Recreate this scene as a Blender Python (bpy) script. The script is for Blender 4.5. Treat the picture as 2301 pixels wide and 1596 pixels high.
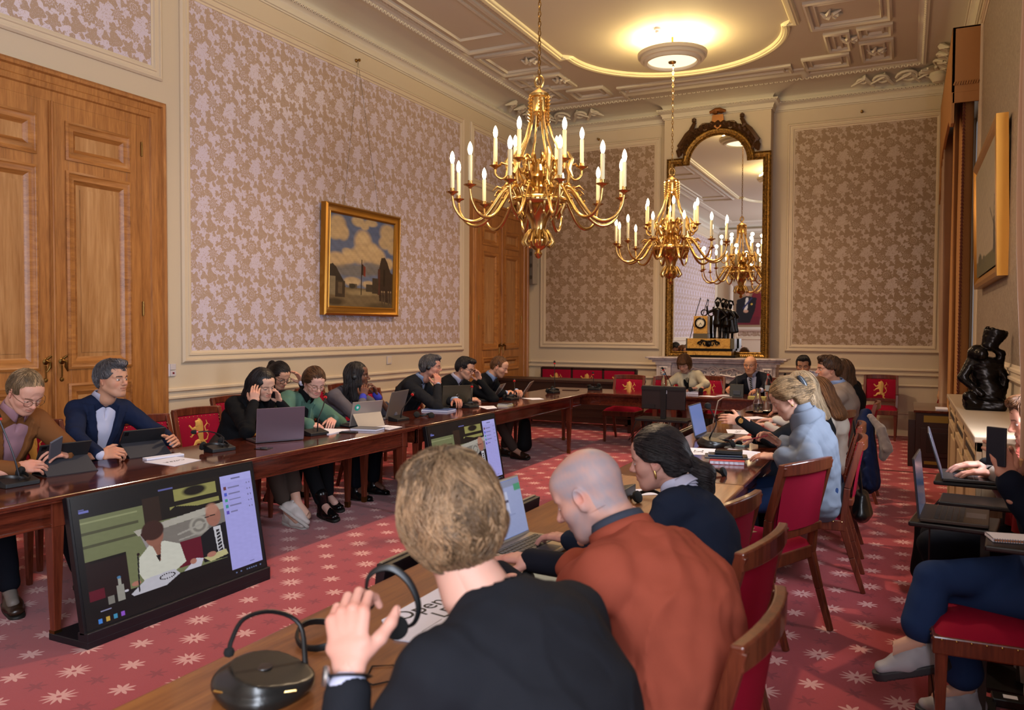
import bpy, math, numpy as np
from mathutils import Vector, Matrix
S=bpy.context.scene
for o in list(bpy.data.objects): bpy.data.objects.remove(o)
# ---------------------------------------------------------------- camera
cam_d=bpy.data.cameras.new('camera'); cam=bpy.data.objects.new('camera',cam_d)
S.collection.objects.link(cam); S.camera=cam
_f,_yaw,_pitch,_roll=1816.96,.4539,-.0321,.0047
cam_d.sensor_width=36; cam_d.sensor_fit='HORIZONTAL'; cam_d.lens=_f/2301*36
cam_d.clip_start=.05; cam_d.clip_end=100
_fw=Vector((-math.sin(_yaw)*math.cos(_pitch),math.cos(_yaw)*math.cos(_pitch),math.sin(_pitch)))
_r=Vector((math.cos(_yaw),math.sin(_yaw),0)); _u=_r.cross(_fw)
_r2=_r*math.cos(_roll)+_u*math.sin(_roll); _u2=_u*math.cos(_roll)-_r*math.sin(_roll)
CAM=Vector((5.8955,0,1.5))
_m=Matrix((_r2,_u2,-_fw)).transposed().to_4x4(); _m.translation=CAM; cam.matrix_world=_m
cam_d.dof.use_dof=True; cam_d.dof.focus_distance=5.6; cam_d.dof.aperture_fstop=4.5
# ---------------------------------------------------------------- world, daylight, exposure
w=bpy.data.worlds.new('daylight'); S.world=w; w.use_nodes=True
w.node_tree.nodes['Background'].inputs[0].default_value=(.72,.82,1,1)
w.node_tree.nodes['Background'].inputs[1].default_value=.6
def area(name,loc,rot,sx,sy,e,col):
    l=bpy.data.lights.new(name,'AREA'); l.shape='RECTANGLE'; l.size=sx; l.size_y=sy; l.energy=e; l.color=col
    o=bpy.data.objects.new(name,l); S.collection.objects.link(o); o.location=loc; o.rotation_euler=rot; return o
# daylight coming in through the three tall windows of the right wall
DAY=(.80,.87,1.0)
for _y,_e in ((3.9,480),(-1.3,430)):
    area('window_daylight',(6.5,_y,2.5),(0,math.radians(-90),0) if 0 else (0,math.radians(90),0),3.0,1.5,_e,DAY)
S.view_settings.view_transform='Standard'; S.view_settings.look='None'; S.view_settings.gamma=1
S.view_settings.use_curve_mapping=False; S.view_settings.exposure=0.12
S.cycles.max_bounces=6; S.cycles.diffuse_bounces=3; S.cycles.glossy_bounces=4; S.cycles.transmission_bounces=6
S.cycles.sample_clamp_indirect=4; S.cycles.caustics_reflective=False; S.cycles.caustics_refractive=False
try: S.cycles.use_denoising=True
except Exception: pass
# ---------------------------------------------------------------- helpers
rng=np.random.default_rng(7)
COL=S.collection
def A(*v): return np.array(v,float)
def nz(v):
    v=np.asarray(v,float); n=np.linalg.norm(v); return v/n if n>1e-9 else v
def tag(o,label=None,cat=None,group=None,kind=None):
    if label: o['label']=label
    if cat: o['category']=cat
    if group: o['group']=group
    if kind: o['kind']=kind
    return o
def empty(name,loc,label,cat,group=None,rz=0):
    o=bpy.data.objects.new(name,None); COL.objects.link(o); o.location=loc; o.rotation_euler=(0,0,rz); o.empty_display_size=.1
    return tag(o,label,cat,group)
class MB:
    """collects geometry, one mesh at the end"""
    def __init__(s): s.V=[];s.F=[];s.M=[];s.n=0;s.mi=0
    def add(s,V,F,mi=None):
        V=np.asarray(V,float).reshape(-1,3); s.V.append(V)
        for f in F: s.F.append([i+s.n for i in f]); s.M.append(s.mi if mi is None else mi)
        s.n+=len(V); return s
    def box(s,a,b,R=None,c=None):
        (x0,y0,z0),(x1,y1,z1)=a,b
        V=A((x0,y0,z0),(x1,y0,z0),(x1,y1,z0),(x0,y1,z0),(x0,y0,z1),(x1,y0,z1),(x1,y1,z1),(x0,y1,z1))
        if R is not None: V=V@np.asarray(R).T
        if c is not None: V=V+np.asarray(c)
        return s.add(V,[(0,3,2,1),(4,5,6,7),(0,1,5,4),(1,2,6,5),(2,3,7,6),(3,0,4,7)])
    def bar(s,a,b,w0,w1=None,up=(0,0,1),d0=None,d1=None):
        a=np.asarray(a,float);b=np.asarray(b,float);w1=w0 if w1 is None else w1
        d0=w0 if d0 is None else d0; d1=(w1 if d0==w0 else d0) if d1 is None else d1
        t=nz(b-a); x=np.cross(up,t)
        if np.linalg.norm(x)<1e-4: x=np.cross((0,1,0),t)
        x=nz(x); y=np.cross(t,x); V=[]
        for p,w_,d in ((a,w0,d0),(b,w1,d1)):
            for i,j in ((-1,-1),(1,-1),(1,1),(-1,1)): V.append(p+x*i*w_/2+y*j*d/2)
        return s.add(V,[(3,2,1,0),(4,5,6,7),(0,1,5,4),(1,2,6,5),(2,3,7,6),(3,0,4,7)])
    def tube(s,P,r,n=8,cap=True,flat=1.0,up=None,closed=False):
        P=np.asarray(P,float); m=len(P); r=np.broadcast_to(np.asarray(r,float),(m,))
        if closed: T=np.roll(P,-1,0)-np.roll(P,1,0)
        else: T=np.gradient(P,axis=0)
        T/=np.linalg.norm(T,axis=1)[:,None]+1e-12
        u0=np.asarray(up if up is not None else ((0,0,1) if abs(T[0][2])<.9 else (1,0,0)),float)
        N=nz(np.cross(T[0],u0)); V=[]
        an=np.arange(n)*2*math.pi/n
        for i in range(m):
            if i: N=nz(N-T[i]*np.dot(N,T[i]))
            B=np.cross(T[i],N)
            V.append(P[i]+r[i]*(np.cos(an)[:,None]*N+flat*np.sin(an)[:,None]*B))
        F=[]
        for i in range(m if closed else m-1):
            i2=(i+1)%m
            for j in range(n): F.append((i*n+j,i*n+(j+1)%n,i2*n+(j+1)%n,i2*n+j))
        if cap and not closed: F+= [tuple(range(n))[::-1],tuple((m-1)*n+j for j in range(n))]
        return s.add(np.vstack(V),F)
    def ctube(s,P,r,n=8,k=5,**kw):
        P=np.asarray(P,float); Q=np.vstack([2*P[0]-P[1],P,2*P[-1]-P[-2]]); O=[];R=[]; r=np.broadcast_to(np.asarray(r,float),(len(P),))
        for i in range(len(P)-1):
            a,b,c,d=Q[i:i+4]
            for t in np.arange(k)/k: O.append(.5*(2*b+(c-a)*t+(2*a-5*b+4*c-d)*t*t+(3*b-a-3*c+d)*t**3)); R.append(r[i]+(r[i+1]-r[i])*t)
        O.append(P[-1]);R.append(r[-1]); return s.tube(O,R,n,**kw)
    def lathe(s,prof,n=24,c=(0,0,0),cap=True,R=None):
        V=[];m=len(prof)
        for r,z in prof:
            for j in range(n):
                a=2*math.pi*j/n; V.append((r*math.cos(a),r*math.sin(a),z))
        F=[(i*n+j,i*n+(j+1)%n,(i+1)*n+(j+1)%n,(i+1)*n+j) for i in range(m-1) for j in range(n)]
        if cap:
            if prof[0][0]>1e-5: F.append(tuple(range(n))[::-1])
            if prof[-1][0]>1e-5: F.append(tuple((m-1)*n+j for j in range(n)))
        V=np.array(V)
        if R is not None: V=V@np.asarray(R).T
        return s.add(V+np.asarray(c),F)
    def prism(s,pts,d,O=(0,0,0),U=(1,0,0),W=(0,0,1)):
        """outline pts (u,w) in plane O+uU+wW, thickness d along UxW"""
        O=np.asarray(O,float);U=np.asarray(U,float);W=np.asarray(W,float);N=np.cross(U,W)
        P=np.array([O+u*U+w_*W for u,w_ in pts]); n=len(P)
        return s.add(np.vstack([P,P+N*d]),[tuple(range(n))[::-1],tuple(range(n,2*n))]+[(i,(i+1)%n,n+(i+1)%n,n+i) for i in range(n)])
    def sweep(s,path,prof,N,closed=True,out=None):
        """profile (a=outwards from path in plane, b=along N) swept on closed/open planar path, mitred"""
        P=np.asarray(path,float); N=nz(N); m=len(P); k=len(prof); V=[]
        for i in range(m):
            if closed or 0<i<m-1:
                t0=nz(P[i]-P[i-1]); t1=nz(P[(i+1)%m]-P[i])
            elif i==0: t0=t1=nz(P[1]-P[0])
            else: t0=t1=nz(P[-1]-P[-2])
            n0=np.cross(t0,N);n1=np.cross(t1,N); b=nz(n0+n1); sc=1/max(.3,np.dot(b,n0))
            for a,h in prof: V.append(P[i]+b*a*sc+N*h)
        F=[(i*k+j,((i+1)%m)*k+j,((i+1)%m)*k+(j+1),i*k+j+1) for i in range(m if closed else m-1) for j in range(k-1)]
        return s.add(V,F)
    def grid(s,fn,nu,nv,closeu=False):
        V=[fn(i/(nu if closeu else nu-1),j/(nv-1)) for i in range(nu) for j in range(nv)]
        F=[(i*nv+j,((i+1)%nu)*nv+j,((i+1)%nu)*nv+j+1,i*nv+j+1) for i in range(nu if closeu else nu-1) for j in range(nv-1)]
        return s.add(V,F)
    def build(s,name,mats,parent=None,smooth=False,bevel=0,loc=None,tagkw=None,seg=2,ang=40):
        me=bpy.data.meshes.new(name); V=np.vstack(s.V)
        if loc is not None: V=V-np.asarray(loc)
        me.from_pydata(V.tolist(),[],s.F)
        mats=mats if isinstance(mats,(list,tuple)) else [mats]
        for m in mats: me.materials.append(m)
        if len(mats)>1: me.polygons.foreach_set('material_index',s.M)
        if smooth: 
            me.polygons.foreach_set('use_smooth',[True]*len(me.polygons))
            try: me.set_sharp_from_angle(angle=math.radians(ang))
            except Exception: pass
        me.update()
        o=bpy.data.objects.new(name,me); COL.objects.link(o)
        if loc is not None: o.location=loc
        if parent: o.parent=parent
        if bevel:
            b=o.modifiers.new('bevel','BEVEL'); b.width=bevel; b.segments=seg; b.limit_method='ANGLE'
        if tagkw: tag(o,**tagkw)
        return o
def copy_tree(o,parent=None,children=None):
    c=o.copy(); COL.objects.link(c)
    if parent: c.parent=parent
    for ch in [x for x in bpy.data.objects if x.parent==o]: copy_tree(ch,c)
    return c
def Rz(a): c,s_=math.cos(a),math.sin(a); return A((c,-s_,0),(s_,c,0),(0,0,1))
def Rx(a): c,s_=math.cos(a),math.sin(a); return A((1,0,0),(0,c,-s_),(0,s_,c))
def Ry(a): c,s_=math.cos(a),math.sin(a); return A((c,0,s_),(0,1,0),(-s_,0,c))
def text_mesh(txt,size,mat,parent,M,name='lettering',align='CENTER',ext=.0006):
    cu=bpy.data.curves.new(name,'FONT'); cu.body=txt; cu.size=size; cu.align_x=align; cu.align_y='CENTER'; cu.extrude=ext; cu.resolution_u=3
    t=bpy.data.objects.new(name,cu); COL.objects.link(t)
    dg=bpy.context.evaluated_depsgraph_get(); me=bpy.data.meshes.new_from_object(t.evaluated_get(dg)); bpy.data.objects.remove(t)
    o=bpy.data.objects.new(name,me); COL.objects.link(o); me.materials.clear(); me.materials.append(mat)
    o.parent=parent; o.matrix_local=M; return o
def M4(R,t):
    M=Matrix.Identity(4)
    for i in range(3):
        for j in range(3): M[i][j]=float(R[i][j])
        M[i][3]=float(t[i])
    return M
# ---------------------------------------------------------------- materials
def srgb(h):
    if isinstance(h,str): h=[int(h[i:i+2],16)/255 for i in (0,2,4)]
    return tuple(c/12.92 if c<=.04045 else ((c+.055)/1.055)**2.4 for c in h[:3])
class NT:
    def __init__(s,m): s.t=m.node_tree; s.n=s.t.nodes; s.l=s.t.links
    def new(s,ty,**kw):
        n=s.n.new(ty)
        for k,v in kw.items(): setattr(n,k,v)
        return n
    def put(s,v,inp):
        if isinstance(v,E): v=v.o
        if hasattr(v,'is_output') or isinstance(v,bpy.types.NodeSocket): s.l.new(v,inp)
        else: inp.default_value=v
class E:
    """tiny expression wrapper over Math nodes"""
    def __init__(s,nt,o): s.nt=nt;s.o=o
    def op(s,op,*a):
        n=s.nt.new('ShaderNodeMath',operation=op)
        for i,v in enumerate((s,)+a): s.nt.put(v,n.inputs[i])
        return E(s.nt,n.outputs[0])
    def __add__(s,b): return s.op('ADD',b)
    def __radd__(s,b): return s.op('ADD',b)
    def __sub__(s,b): return s.op('SUBTRACT',b)
    def __rsub__(s,b): return (s*-1)+b
    def __mul__(s,b): return s.op('MULTIPLY',b)
    __rmul__=__mul__
    def __truediv__(s,b): return s.op('DIVIDE',b)
    def frac(s): return s.op('FRACT')
    def cos(s): return s.op('COSINE')
    def abs(s): return s.op('ABSOLUTE')
    def lt(s,b): return s.op('LESS_THAN',b)
    def gt(s,b): return s.op('GREATER_THAN',b)
    def max(s,b): return s.op('MAXIMUM',b)
    def min(s,b): return s.op('MINIMUM',b)
    def sqrt(s): return s.op('SQRT')
    def at2(s,b): return s.op('ARCTAN2',b)
    def sm(s,a,b):  # smoothstep
        n=s.nt.new('ShaderNodeMapRange',interpolation_type='SMOOTHSTEP'); s.nt.put(s,n.inputs[0]); n.inputs[1].default_value=a;n.inputs[2].default_value=b
        return E(s.nt,n.outputs[0])
MATS={}
def mat(name,col=(.5,.5,.5),rough=.5,metal=0,spec=.5,emit=None,es=1,sheen=0,coat=0,trans=0,ior=1.45,alpha=1):
    if name in MATS: return MATS[name]
    m=bpy.data.materials.new(name); m.use_nodes=True; b=m.node_tree.nodes['Principled BSDF']
    if isinstance(col,str): col=srgb(col)
    b.inputs['Base Color'].default_value=(*col,1); b.inputs['Roughness'].default_value=rough; b.inputs['Metallic'].default_value=metal
    b.inputs['Specular IOR Level'].default_value=spec; b.inputs['IOR'].default_value=ior
    if emit is not None:
        b.inputs['Emission Color'].default_value=(*(srgb(emit) if isinstance(emit,str) else emit),1); b.inputs['Emission Strength'].default_value=es
    if sheen: b.inputs['Sheen Weight'].default_value=sheen
    if coat: b.inputs['Coat Weight'].default_value=coat; b.inputs['Coat Roughness'].default_value=.08
    if trans: b.inputs['Transmission Weight'].default_value=trans
    MATS[name]=m; return m
def coords(nt,kind='Object',scale=(1,1,1),rot=(0,0,0),loc=(0,0,0)):
    t=nt.new('ShaderNodeTexCoord'); mp=nt.new('ShaderNodeMapping'); nt.l.new(t.outputs[kind],mp.inputs[0])
    mp.inputs['Scale'].default_value=scale; mp.inputs['Rotation'].default_value=rot; mp.inputs['Location'].default_value=loc
    return mp.outputs[0]
def ramp(nt,fac,stops):
    r=nt.new('ShaderNodeValToRGB'); nt.put(fac,r.inputs[0]); e=r.color_ramp.elements
    while len(e)<len(stops): e.new(.5)
    for i,(p,c) in enumerate(stops):
        e[i].position=p; e[i].color=(*(srgb(c) if isinstance(c,str) else c),1)
    return r.outputs[0]
def mixc(nt,f,a,b,mode='MIX'):
    n=nt.new('ShaderNodeMix',data_type='RGBA',blend_type=mode); nt.put(f,n.inputs[0])
    for v,i in ((a,6),(b,7)):
        if isinstance(v,str): v=(*srgb(v),1)
        elif isinstance(v,tuple) and len(v)==3: v=(*v,1)
        nt.put(v,n.inputs[i])
    return n.outputs[2]
def noise(nt,vec,scale,detail=3,rough=.5,dist=0):
    n=nt.new('ShaderNodeTexNoise'); nt.l.new(vec,n.inputs['Vector']); n.inputs['Scale'].default_value=scale
    n.inputs['Detail'].default_value=detail; n.inputs['Roughness'].default_value=rough; n.inputs['Distortion'].default_value=dist
    return n.outputs['Fac']
def bump(m,h,strength=.3,dist=.01):
    nt=NT(m); b=nt.n['Principled BSDF']; n=nt.new('ShaderNodeBump'); nt.put(h,n.inputs['Height']); n.inputs['Strength'].default_value=strength; n.inputs['Distance'].default_value=dist
    nt.l.new(n.outputs[0],b.inputs['Normal'])
def wood(name,c1,c2,c3,rough=.35,axis=2,sc=1,coat=0,spec=.5):
    if name in MATS: return MATS[name]
    m=mat(name,c1,rough,coat=coat,spec=spec); nt=NT(m); s=[9*sc]*3; s[axis]=.7*sc
    v=coords(nt,'Object',tuple(s)); f=noise(nt,v,1.6,5,.6,1.2); g=noise(nt,v,9,3,.6)
    c=ramp(nt,f,[(.3,c3),(.5,c1),(.72,c2)]); c=mixc(nt,.25,c,ramp(nt,g,[(.35,c3),(.65,c2)]))
    nt.l.new(c,nt.n['Principled BSDF'].inputs['Base Color']); return m
def fabric(name,col,rough=.9,sc=900,amt=.15,sheen=.3,bumps=.15):
    if name in MATS: return MATS[name]
    m=mat(name,col,rough,sheen=0,spec=.15); nt=NT(m); v=coords(nt); f=noise(nt,v,sc,2); c=srgb(col) if isinstance(col,str) else col
    g=noise(nt,v,sc/30,3)
    k=mixc(nt,f,tuple(x*(1-amt) for x in c),tuple(min(1,x*(1+amt)) for x in c)); k=mixc(nt,g,k,mixc(nt,.0+amt,k,tuple(x*.6 for x in c)))
    nt.l.new(k,nt.n['Principled BSDF'].inputs['Base Color']); bump(m,f,bumps,.002); return m
def vcol_mat(name,rough=.5,spec=.3,sss=0,emit=0,bumpsc=0):
    """procedural surface that reads the mesh's own colour attribute (skin, painted canvas)"""
    if name in MATS: return MATS[name]
    m=mat(name,(.5,.5,.5),rough,spec=spec); nt=NT(m); a=nt.new('ShaderNodeAttribute',attribute_name='Col'); b=nt.n['Principled BSDF']
    nt.l.new(a.outputs['Color'],b.inputs['Base Color'])
    if sss: b.inputs['Subsurface Weight'].default_value=sss; b.inputs['Subsurface Radius'].default_value=(1,.35,.2); b.inputs['Subsurface Scale'].default_value=.004
    if emit: nt.l.new(a.outputs['Color'],b.inputs['Emission Color']); b.inputs['Emission Strength'].default_value=emit
    if bumpsc: bump(m,noise(nt,coords(nt),bumpsc,3),.15,.002)
    return m
# ---------------------------------------------------------------- signed-distance sculpting (for people, statues, soft things)
class SD:
    def __init__(s,lo,hi,h):
        s.h=h; s.lo=np.asarray(lo,float); n=np.ceil((np.asarray(hi)-s.lo)/h).astype(int)+1
        s.ax=[(s.lo[i]+np.arange(n[i])*h).astype(np.float32) for i in range(3)]; s.f=np.full(tuple(n),.25,np.float32)
    def sub(s,a,b):
        r=[]
        for i in range(3):
            i0=int(max(0,math.floor((a[i]-s.lo[i])/s.h))); i1=int(min(len(s.ax[i]),math.ceil((b[i]-s.lo[i])/s.h)+1))
            if i1<=i0: return None
            r.append(slice(i0,i1))
        return tuple(r)
    def grid(s,r): return s.ax[0][r[0]][:,None,None],s.ax[1][r[1]][None,:,None],s.ax[2][r[2]][None,None,:]
    def comb(s,r,d,k,op):
        g=s.f[r]
        if op=='u':
            if k>0:
                h=np.maximum(k-np.abs(g-d),0)/k; s.f[r]=np.minimum(g,d)-h*h*k*.25
            else: s.f[r]=np.minimum(g,d)
        elif op=='s':
            d=-d
            if k>0:
                h=np.maximum(k-np.abs(g-d),0)/k; s.f[r]=np.maximum(g,d)+h*h*k*.25
            else: s.f[r]=np.maximum(g,d)
    def cap(s,a,b,ra,rb=None,k=.01,op='u'):
        a=np.asarray(a,float);b=np.asarray(b,float);rb=ra if rb is None else rb; m=max(ra,rb)+k+3*s.h
        r=s.sub(np.minimum(a,b)-m,np.maximum(a,b)+m)
        if r is None: return s
        X,Y,Z=s.grid(r); d=b-a; L=max(d@d,1e-9)
        t=np.clip(((X-a[0])*d[0]+(Y-a[1])*d[1]+(Z-a[2])*d[2])/L,0,1).astype(np.float32)
        q=np.sqrt((X-a[0]-t*d[0])**2+(Y-a[1]-t*d[1])**2+(Z-a[2]-t*d[2])**2)-(ra+(rb-ra)*t)
        s.comb(r,q.astype(np.float32),k,op); return s
    def chain(s,P,R,k=.01,op='u'):
        for i in range(len(P)-1): s.cap(P[i],P[i+1],R[i],R[i+1],k,op)
        return s
    def ecap(s,a,b,wa,wb,lat,k=.02,op='u',fw=None):
        """elliptical capsule; wa=(half width along lat, half depth)"""
        a=np.asarray(a,float);b=np.asarray(b,float); d=b-a; L=max(d@d,1e-9); t_=nz(d)
        lat=np.asarray(lat,float); lat=nz(lat-t_*(lat@t_)); fr=np.cross(t_,lat)
        m=max(*wa,*wb)+k+3*s.h; r=s.sub(np.minimum(a,b)-m,np.maximum(a,b)+m)
        if r is None: return s
        X,Y,Z=s.grid(r); x=X-a[0];y=Y-a[1];z=Z-a[2]
        t=np.clip((x*d[0]+y*d[1]+z*d[2])/L,0,1)
        x=x-t*d[0];y=y-t*d[1];z=z-t*d[2]
        W=wa[0]+(wb[0]-wa[0])*t; D=wa[1]+(wb[1]-wa[1])*t
        u=(x*lat[0]+y*lat[1]+z*lat[2])/W; v=(x*fr[0]+y*fr[1]+z*fr[2])/D; e=(x*t_[0]+y*t_[1]+z*t_[2])/np.minimum(W,D)
        q=(np.sqrt(u*u+v*v+e*e)-1)*np.minimum(W,D)
        s.comb(r,q.astype(np.float32),k,op); return s
    def ell(s,c,rad,R=None,k=.01,op='u'):
        c=np.asarray(c,float); rad=np.asarray(rad,float); m=rad.max()+k+3*s.h; r=s.sub(c-m,c+m)
        if r is None: return s
        X,Y,Z=s.grid(r); x=X-c[0];y=Y-c[1];z=Z-c[2]
        if R is None: u,v,e=x/rad[0],y/rad[1],z/rad[2]
        else:
            R=np.asarray(R); u=(x*R[0,0]+y*R[1,0]+z*R[2,0])/rad[0]; v=(x*R[0,1]+y*R[1,1]+z*R[2,1])/rad[1]; e=(x*R[0,2]+y*R[1,2]+z*R[2,2])/rad[2]
        k0=np.sqrt(u*u+v*v+e*e); q=(k0-1)*rad.min()
        s.comb(r,q.astype(np.float32),k,op); return s
    def box(s,c,hs,R=None,rd=.01,k=.01,op='u'):
        c=np.asarray(c,float);hs=np.asarray(hs,float); m=np.linalg.norm(hs)+k+3*s.h; r=s.sub(c-m,c+m)
        if r is None: return s
        X,Y,Z=s.grid(r); x=X-c[0];y=Y-c[1];z=Z-c[2]
        R=np.eye(3) if R is None else np.asarray(R)
        q=[np.abs(x*R[0,i]+y*R[1,i]+z*R[2,i])-(hs[i]-rd) for i in range(3)]
        d=np.sqrt(sum(np.maximum(v,0)**2 for v in q))+np.minimum(np.maximum(np.maximum(q[0],q[1]),q[2]),0)-rd
        s.comb(r,d.astype(np.float32),k,op); return s
    def mod(s,fn):
        X,Y,Z=s.ax[0][:,None,None],s.ax[1][None,:,None],s.ax[2][None,None,:]; s.f=fn(s.f,X,Y,Z).astype(np.float32); return s
    def mesh(s):
        f=s.f; ins=f<0; nx,ny,nz_=f.shape
        c=np.zeros((nx-1,ny-1,nz_-1),np.int8)
        for i in (0,1):
            for j in (0,1):
                for k in (0,1): c+=ins[i:nx-1+i,j:ny-1+j,k:nz_-1+k]
        act=np.argwhere((c>0)&(c<8))
        if len(act)==0: return np.zeros((0,3)),np.zeros((0,4),int)
        idx=np.full(c.shape,-1,np.int64); idx[act[:,0],act[:,1],act[:,2]]=np.arange(len(act))
        P=np.zeros((len(act),3)); cnt=np.zeros(len(act))
        offs=[(i,j,k) for i in (0,1) for j in (0,1) for k in (0,1)]
        cv={o:f[act[:,0]+o[0],act[:,1]+o[1],act[:,2]+o[2]] for o in offs}
        for o in offs:
            for ax in range(3):
                if o[ax]==0:
                    p=list(o);p[ax]=1;p=tuple(p); a=cv[o];b=cv[p]; m=(a<0)!=(b<0)
                    t=a[m]/(a[m]-b[m]); q=np.tile(np.array(o,float),(m.sum(),1)); q[:,ax]=t; P[m]+=q; cnt[m]+=1
        P=(P/cnt[:,None]+act)*s.h+s.lo
        F=[]
        for ax in range(3):
            sl0=[slice(None)]*3; sl1=[slice(None)]*3; sl0[ax]=slice(0,-1); sl1[ax]=slice(1,None)
            a=ins[tuple(sl0)];b=ins[tuple(sl1)]
            e=np.argwhere(a!=b); o1,o2=[(1,2),(2,0),(0,1)][ax]
            e=e[(e[:,o1]>0)&(e[:,o2]>0)&(e[:,o1]<f.shape[o1]-1)&(e[:,o2]<f.shape[o2]-1)]
            q=[]
            for d1,d2 in ((1,1),(0,1),(0,0),(1,0)):
                t=e.copy(); t[:,o1]-=d1; t[:,o2]-=d2; q.append(idx[t[:,0],t[:,1],t[:,2]])
            q=np.stack(q,1); fl=~a[e[:,0],e[:,1],e[:,2]]; q[fl]=q[fl][:,::-1]; q=q[(q>=0).all(1)]; F.append(q)
        return P,np.vstack(F)
def smooth_mesh(V,F,it=1,w=.5):
    if len(V)==0: return V
    for _ in range(it):
        acc=np.zeros_like(V);n=np.zeros(len(V))
        for j in range(4):
            a=F[:,j];b=F[:,(j+1)%4]; 
            for c in range(3): acc[:,c]+=np.bincount(a,V[b,c],len(V))+np.bincount(b,V[a,c],len(V))
            n+=np.bincount(a,minlength=len(V))+np.bincount(b,minlength=len(V))
        V=V*(1-w)+w*acc/np.maximum(n,1)[:,None]
    return V
def fast_mesh(name,V,F,mats,parent=None,fm=None,col=None,smooth=True,loc=None,tagkw=None):
    V=np.ascontiguousarray(V,np.float32); F=np.asarray(F); n=F.shape[1]
    me=bpy.data.meshes.new(name); me.vertices.add(len(V)); me.vertices.foreach_set('co',V.ravel())
    me.loops.add(F.size); me.loops.foreach_set('vertex_index',F.astype(np.int32).ravel())
    me.polygons.add(len(F)); me.polygons.foreach_set('loop_start',np.arange(0,F.size,n,dtype=np.int32)); 
    try: me.polygons.foreach_set('loop_total',np.full(len(F),n,np.int32))
    except Exception: pass
    if smooth: me.polygons.foreach_set('use_smooth',np.ones(len(F),bool))
    mats=mats if isinstance(mats,(list,tuple)) else [mats]
    for m in mats: me.materials.append(m)
    if fm is not None: me.polygons.foreach_set('material_index',np.asarray(fm,np.int32))
    if col is not None:
        ca=me.color_attributes.new('Col','FLOAT_COLOR','POINT'); c=np.ones((len(V),4),np.float32); c[:,:3]=col; ca.data.foreach_set('color',c.ravel())
    me.update(calc_edges=True); me.validate()
    o=bpy.data.objects.new(name,me); COL.objects.link(o)
    if loc is not None: o.location=loc
    if parent: o.parent=parent
    if tagkw: tag(o,**tagkw)
    return o
def wob(X,Y,Z,sc,seed,n=4):
    """cheap smooth noise, about -1..1"""
    r=np.random.default_rng(seed); q=0
    for _ in range(n):
        d=r.normal(size=3); d/=np.linalg.norm(d); q=q+np.sin((X*d[0]+Y*d[1]+Z*d[2])*sc*r.uniform(.6,1.7)+r.uniform(0,6.3))
    return q/n
# ---------------------------------------------------------------- people
SKIN=vcol_mat('skin',.52,.35,sss=.12,bumpsc=900)
def HAIR(name,c1,c2,rough=.42):
    if name in MATS: return MATS[name]
    m=mat(name,c1,rough,spec=.35); nt=NT(m); a=nt.new('ShaderNodeAttribute',attribute_name='Col'); 
    f=noise(nt,coords(nt,'Object',(60,60,14)),1.5,4,.6,.6); c=mixc(nt,f,c1,c2)
    c=mixc(nt,1.0,c,a.outputs['Color'],'MULTIPLY'); nt.l.new(c,nt.n['Principled BSDF'].inputs['Base Color'])
    bump(m,noise(nt,coords(nt,'Object',(260,260,40)),1.5,3,.6,.4),.5,.003); return m
def samp(sd,P):
    q=(P-sd.lo)/sd.h; i=np.clip(np.floor(q).astype(int),1,np.array(sd.f.shape)-3); t=np.clip(q-i,0,1)
    f=sd.f; r=0
    for a in (0,1):
        for b in (0,1):
            for c in (0,1):
                r=r+f[i[:,0]+a,i[:,1]+b,i[:,2]+c]*(t[:,0] if a else 1-t[:,0])*(t[:,1] if b else 1-t[:,1])*(t[:,2] if c else 1-t[:,2])
    return r
def grad(sd,P):
    e=sd.h; g=np.stack([samp(sd,P+np.eye(3)[k]*e)-samp(sd,P-np.eye(3)[k]*e) for k in range(3)],1)
    return g/(np.linalg.norm(g,axis=1)[:,None]+1e-9)
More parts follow.
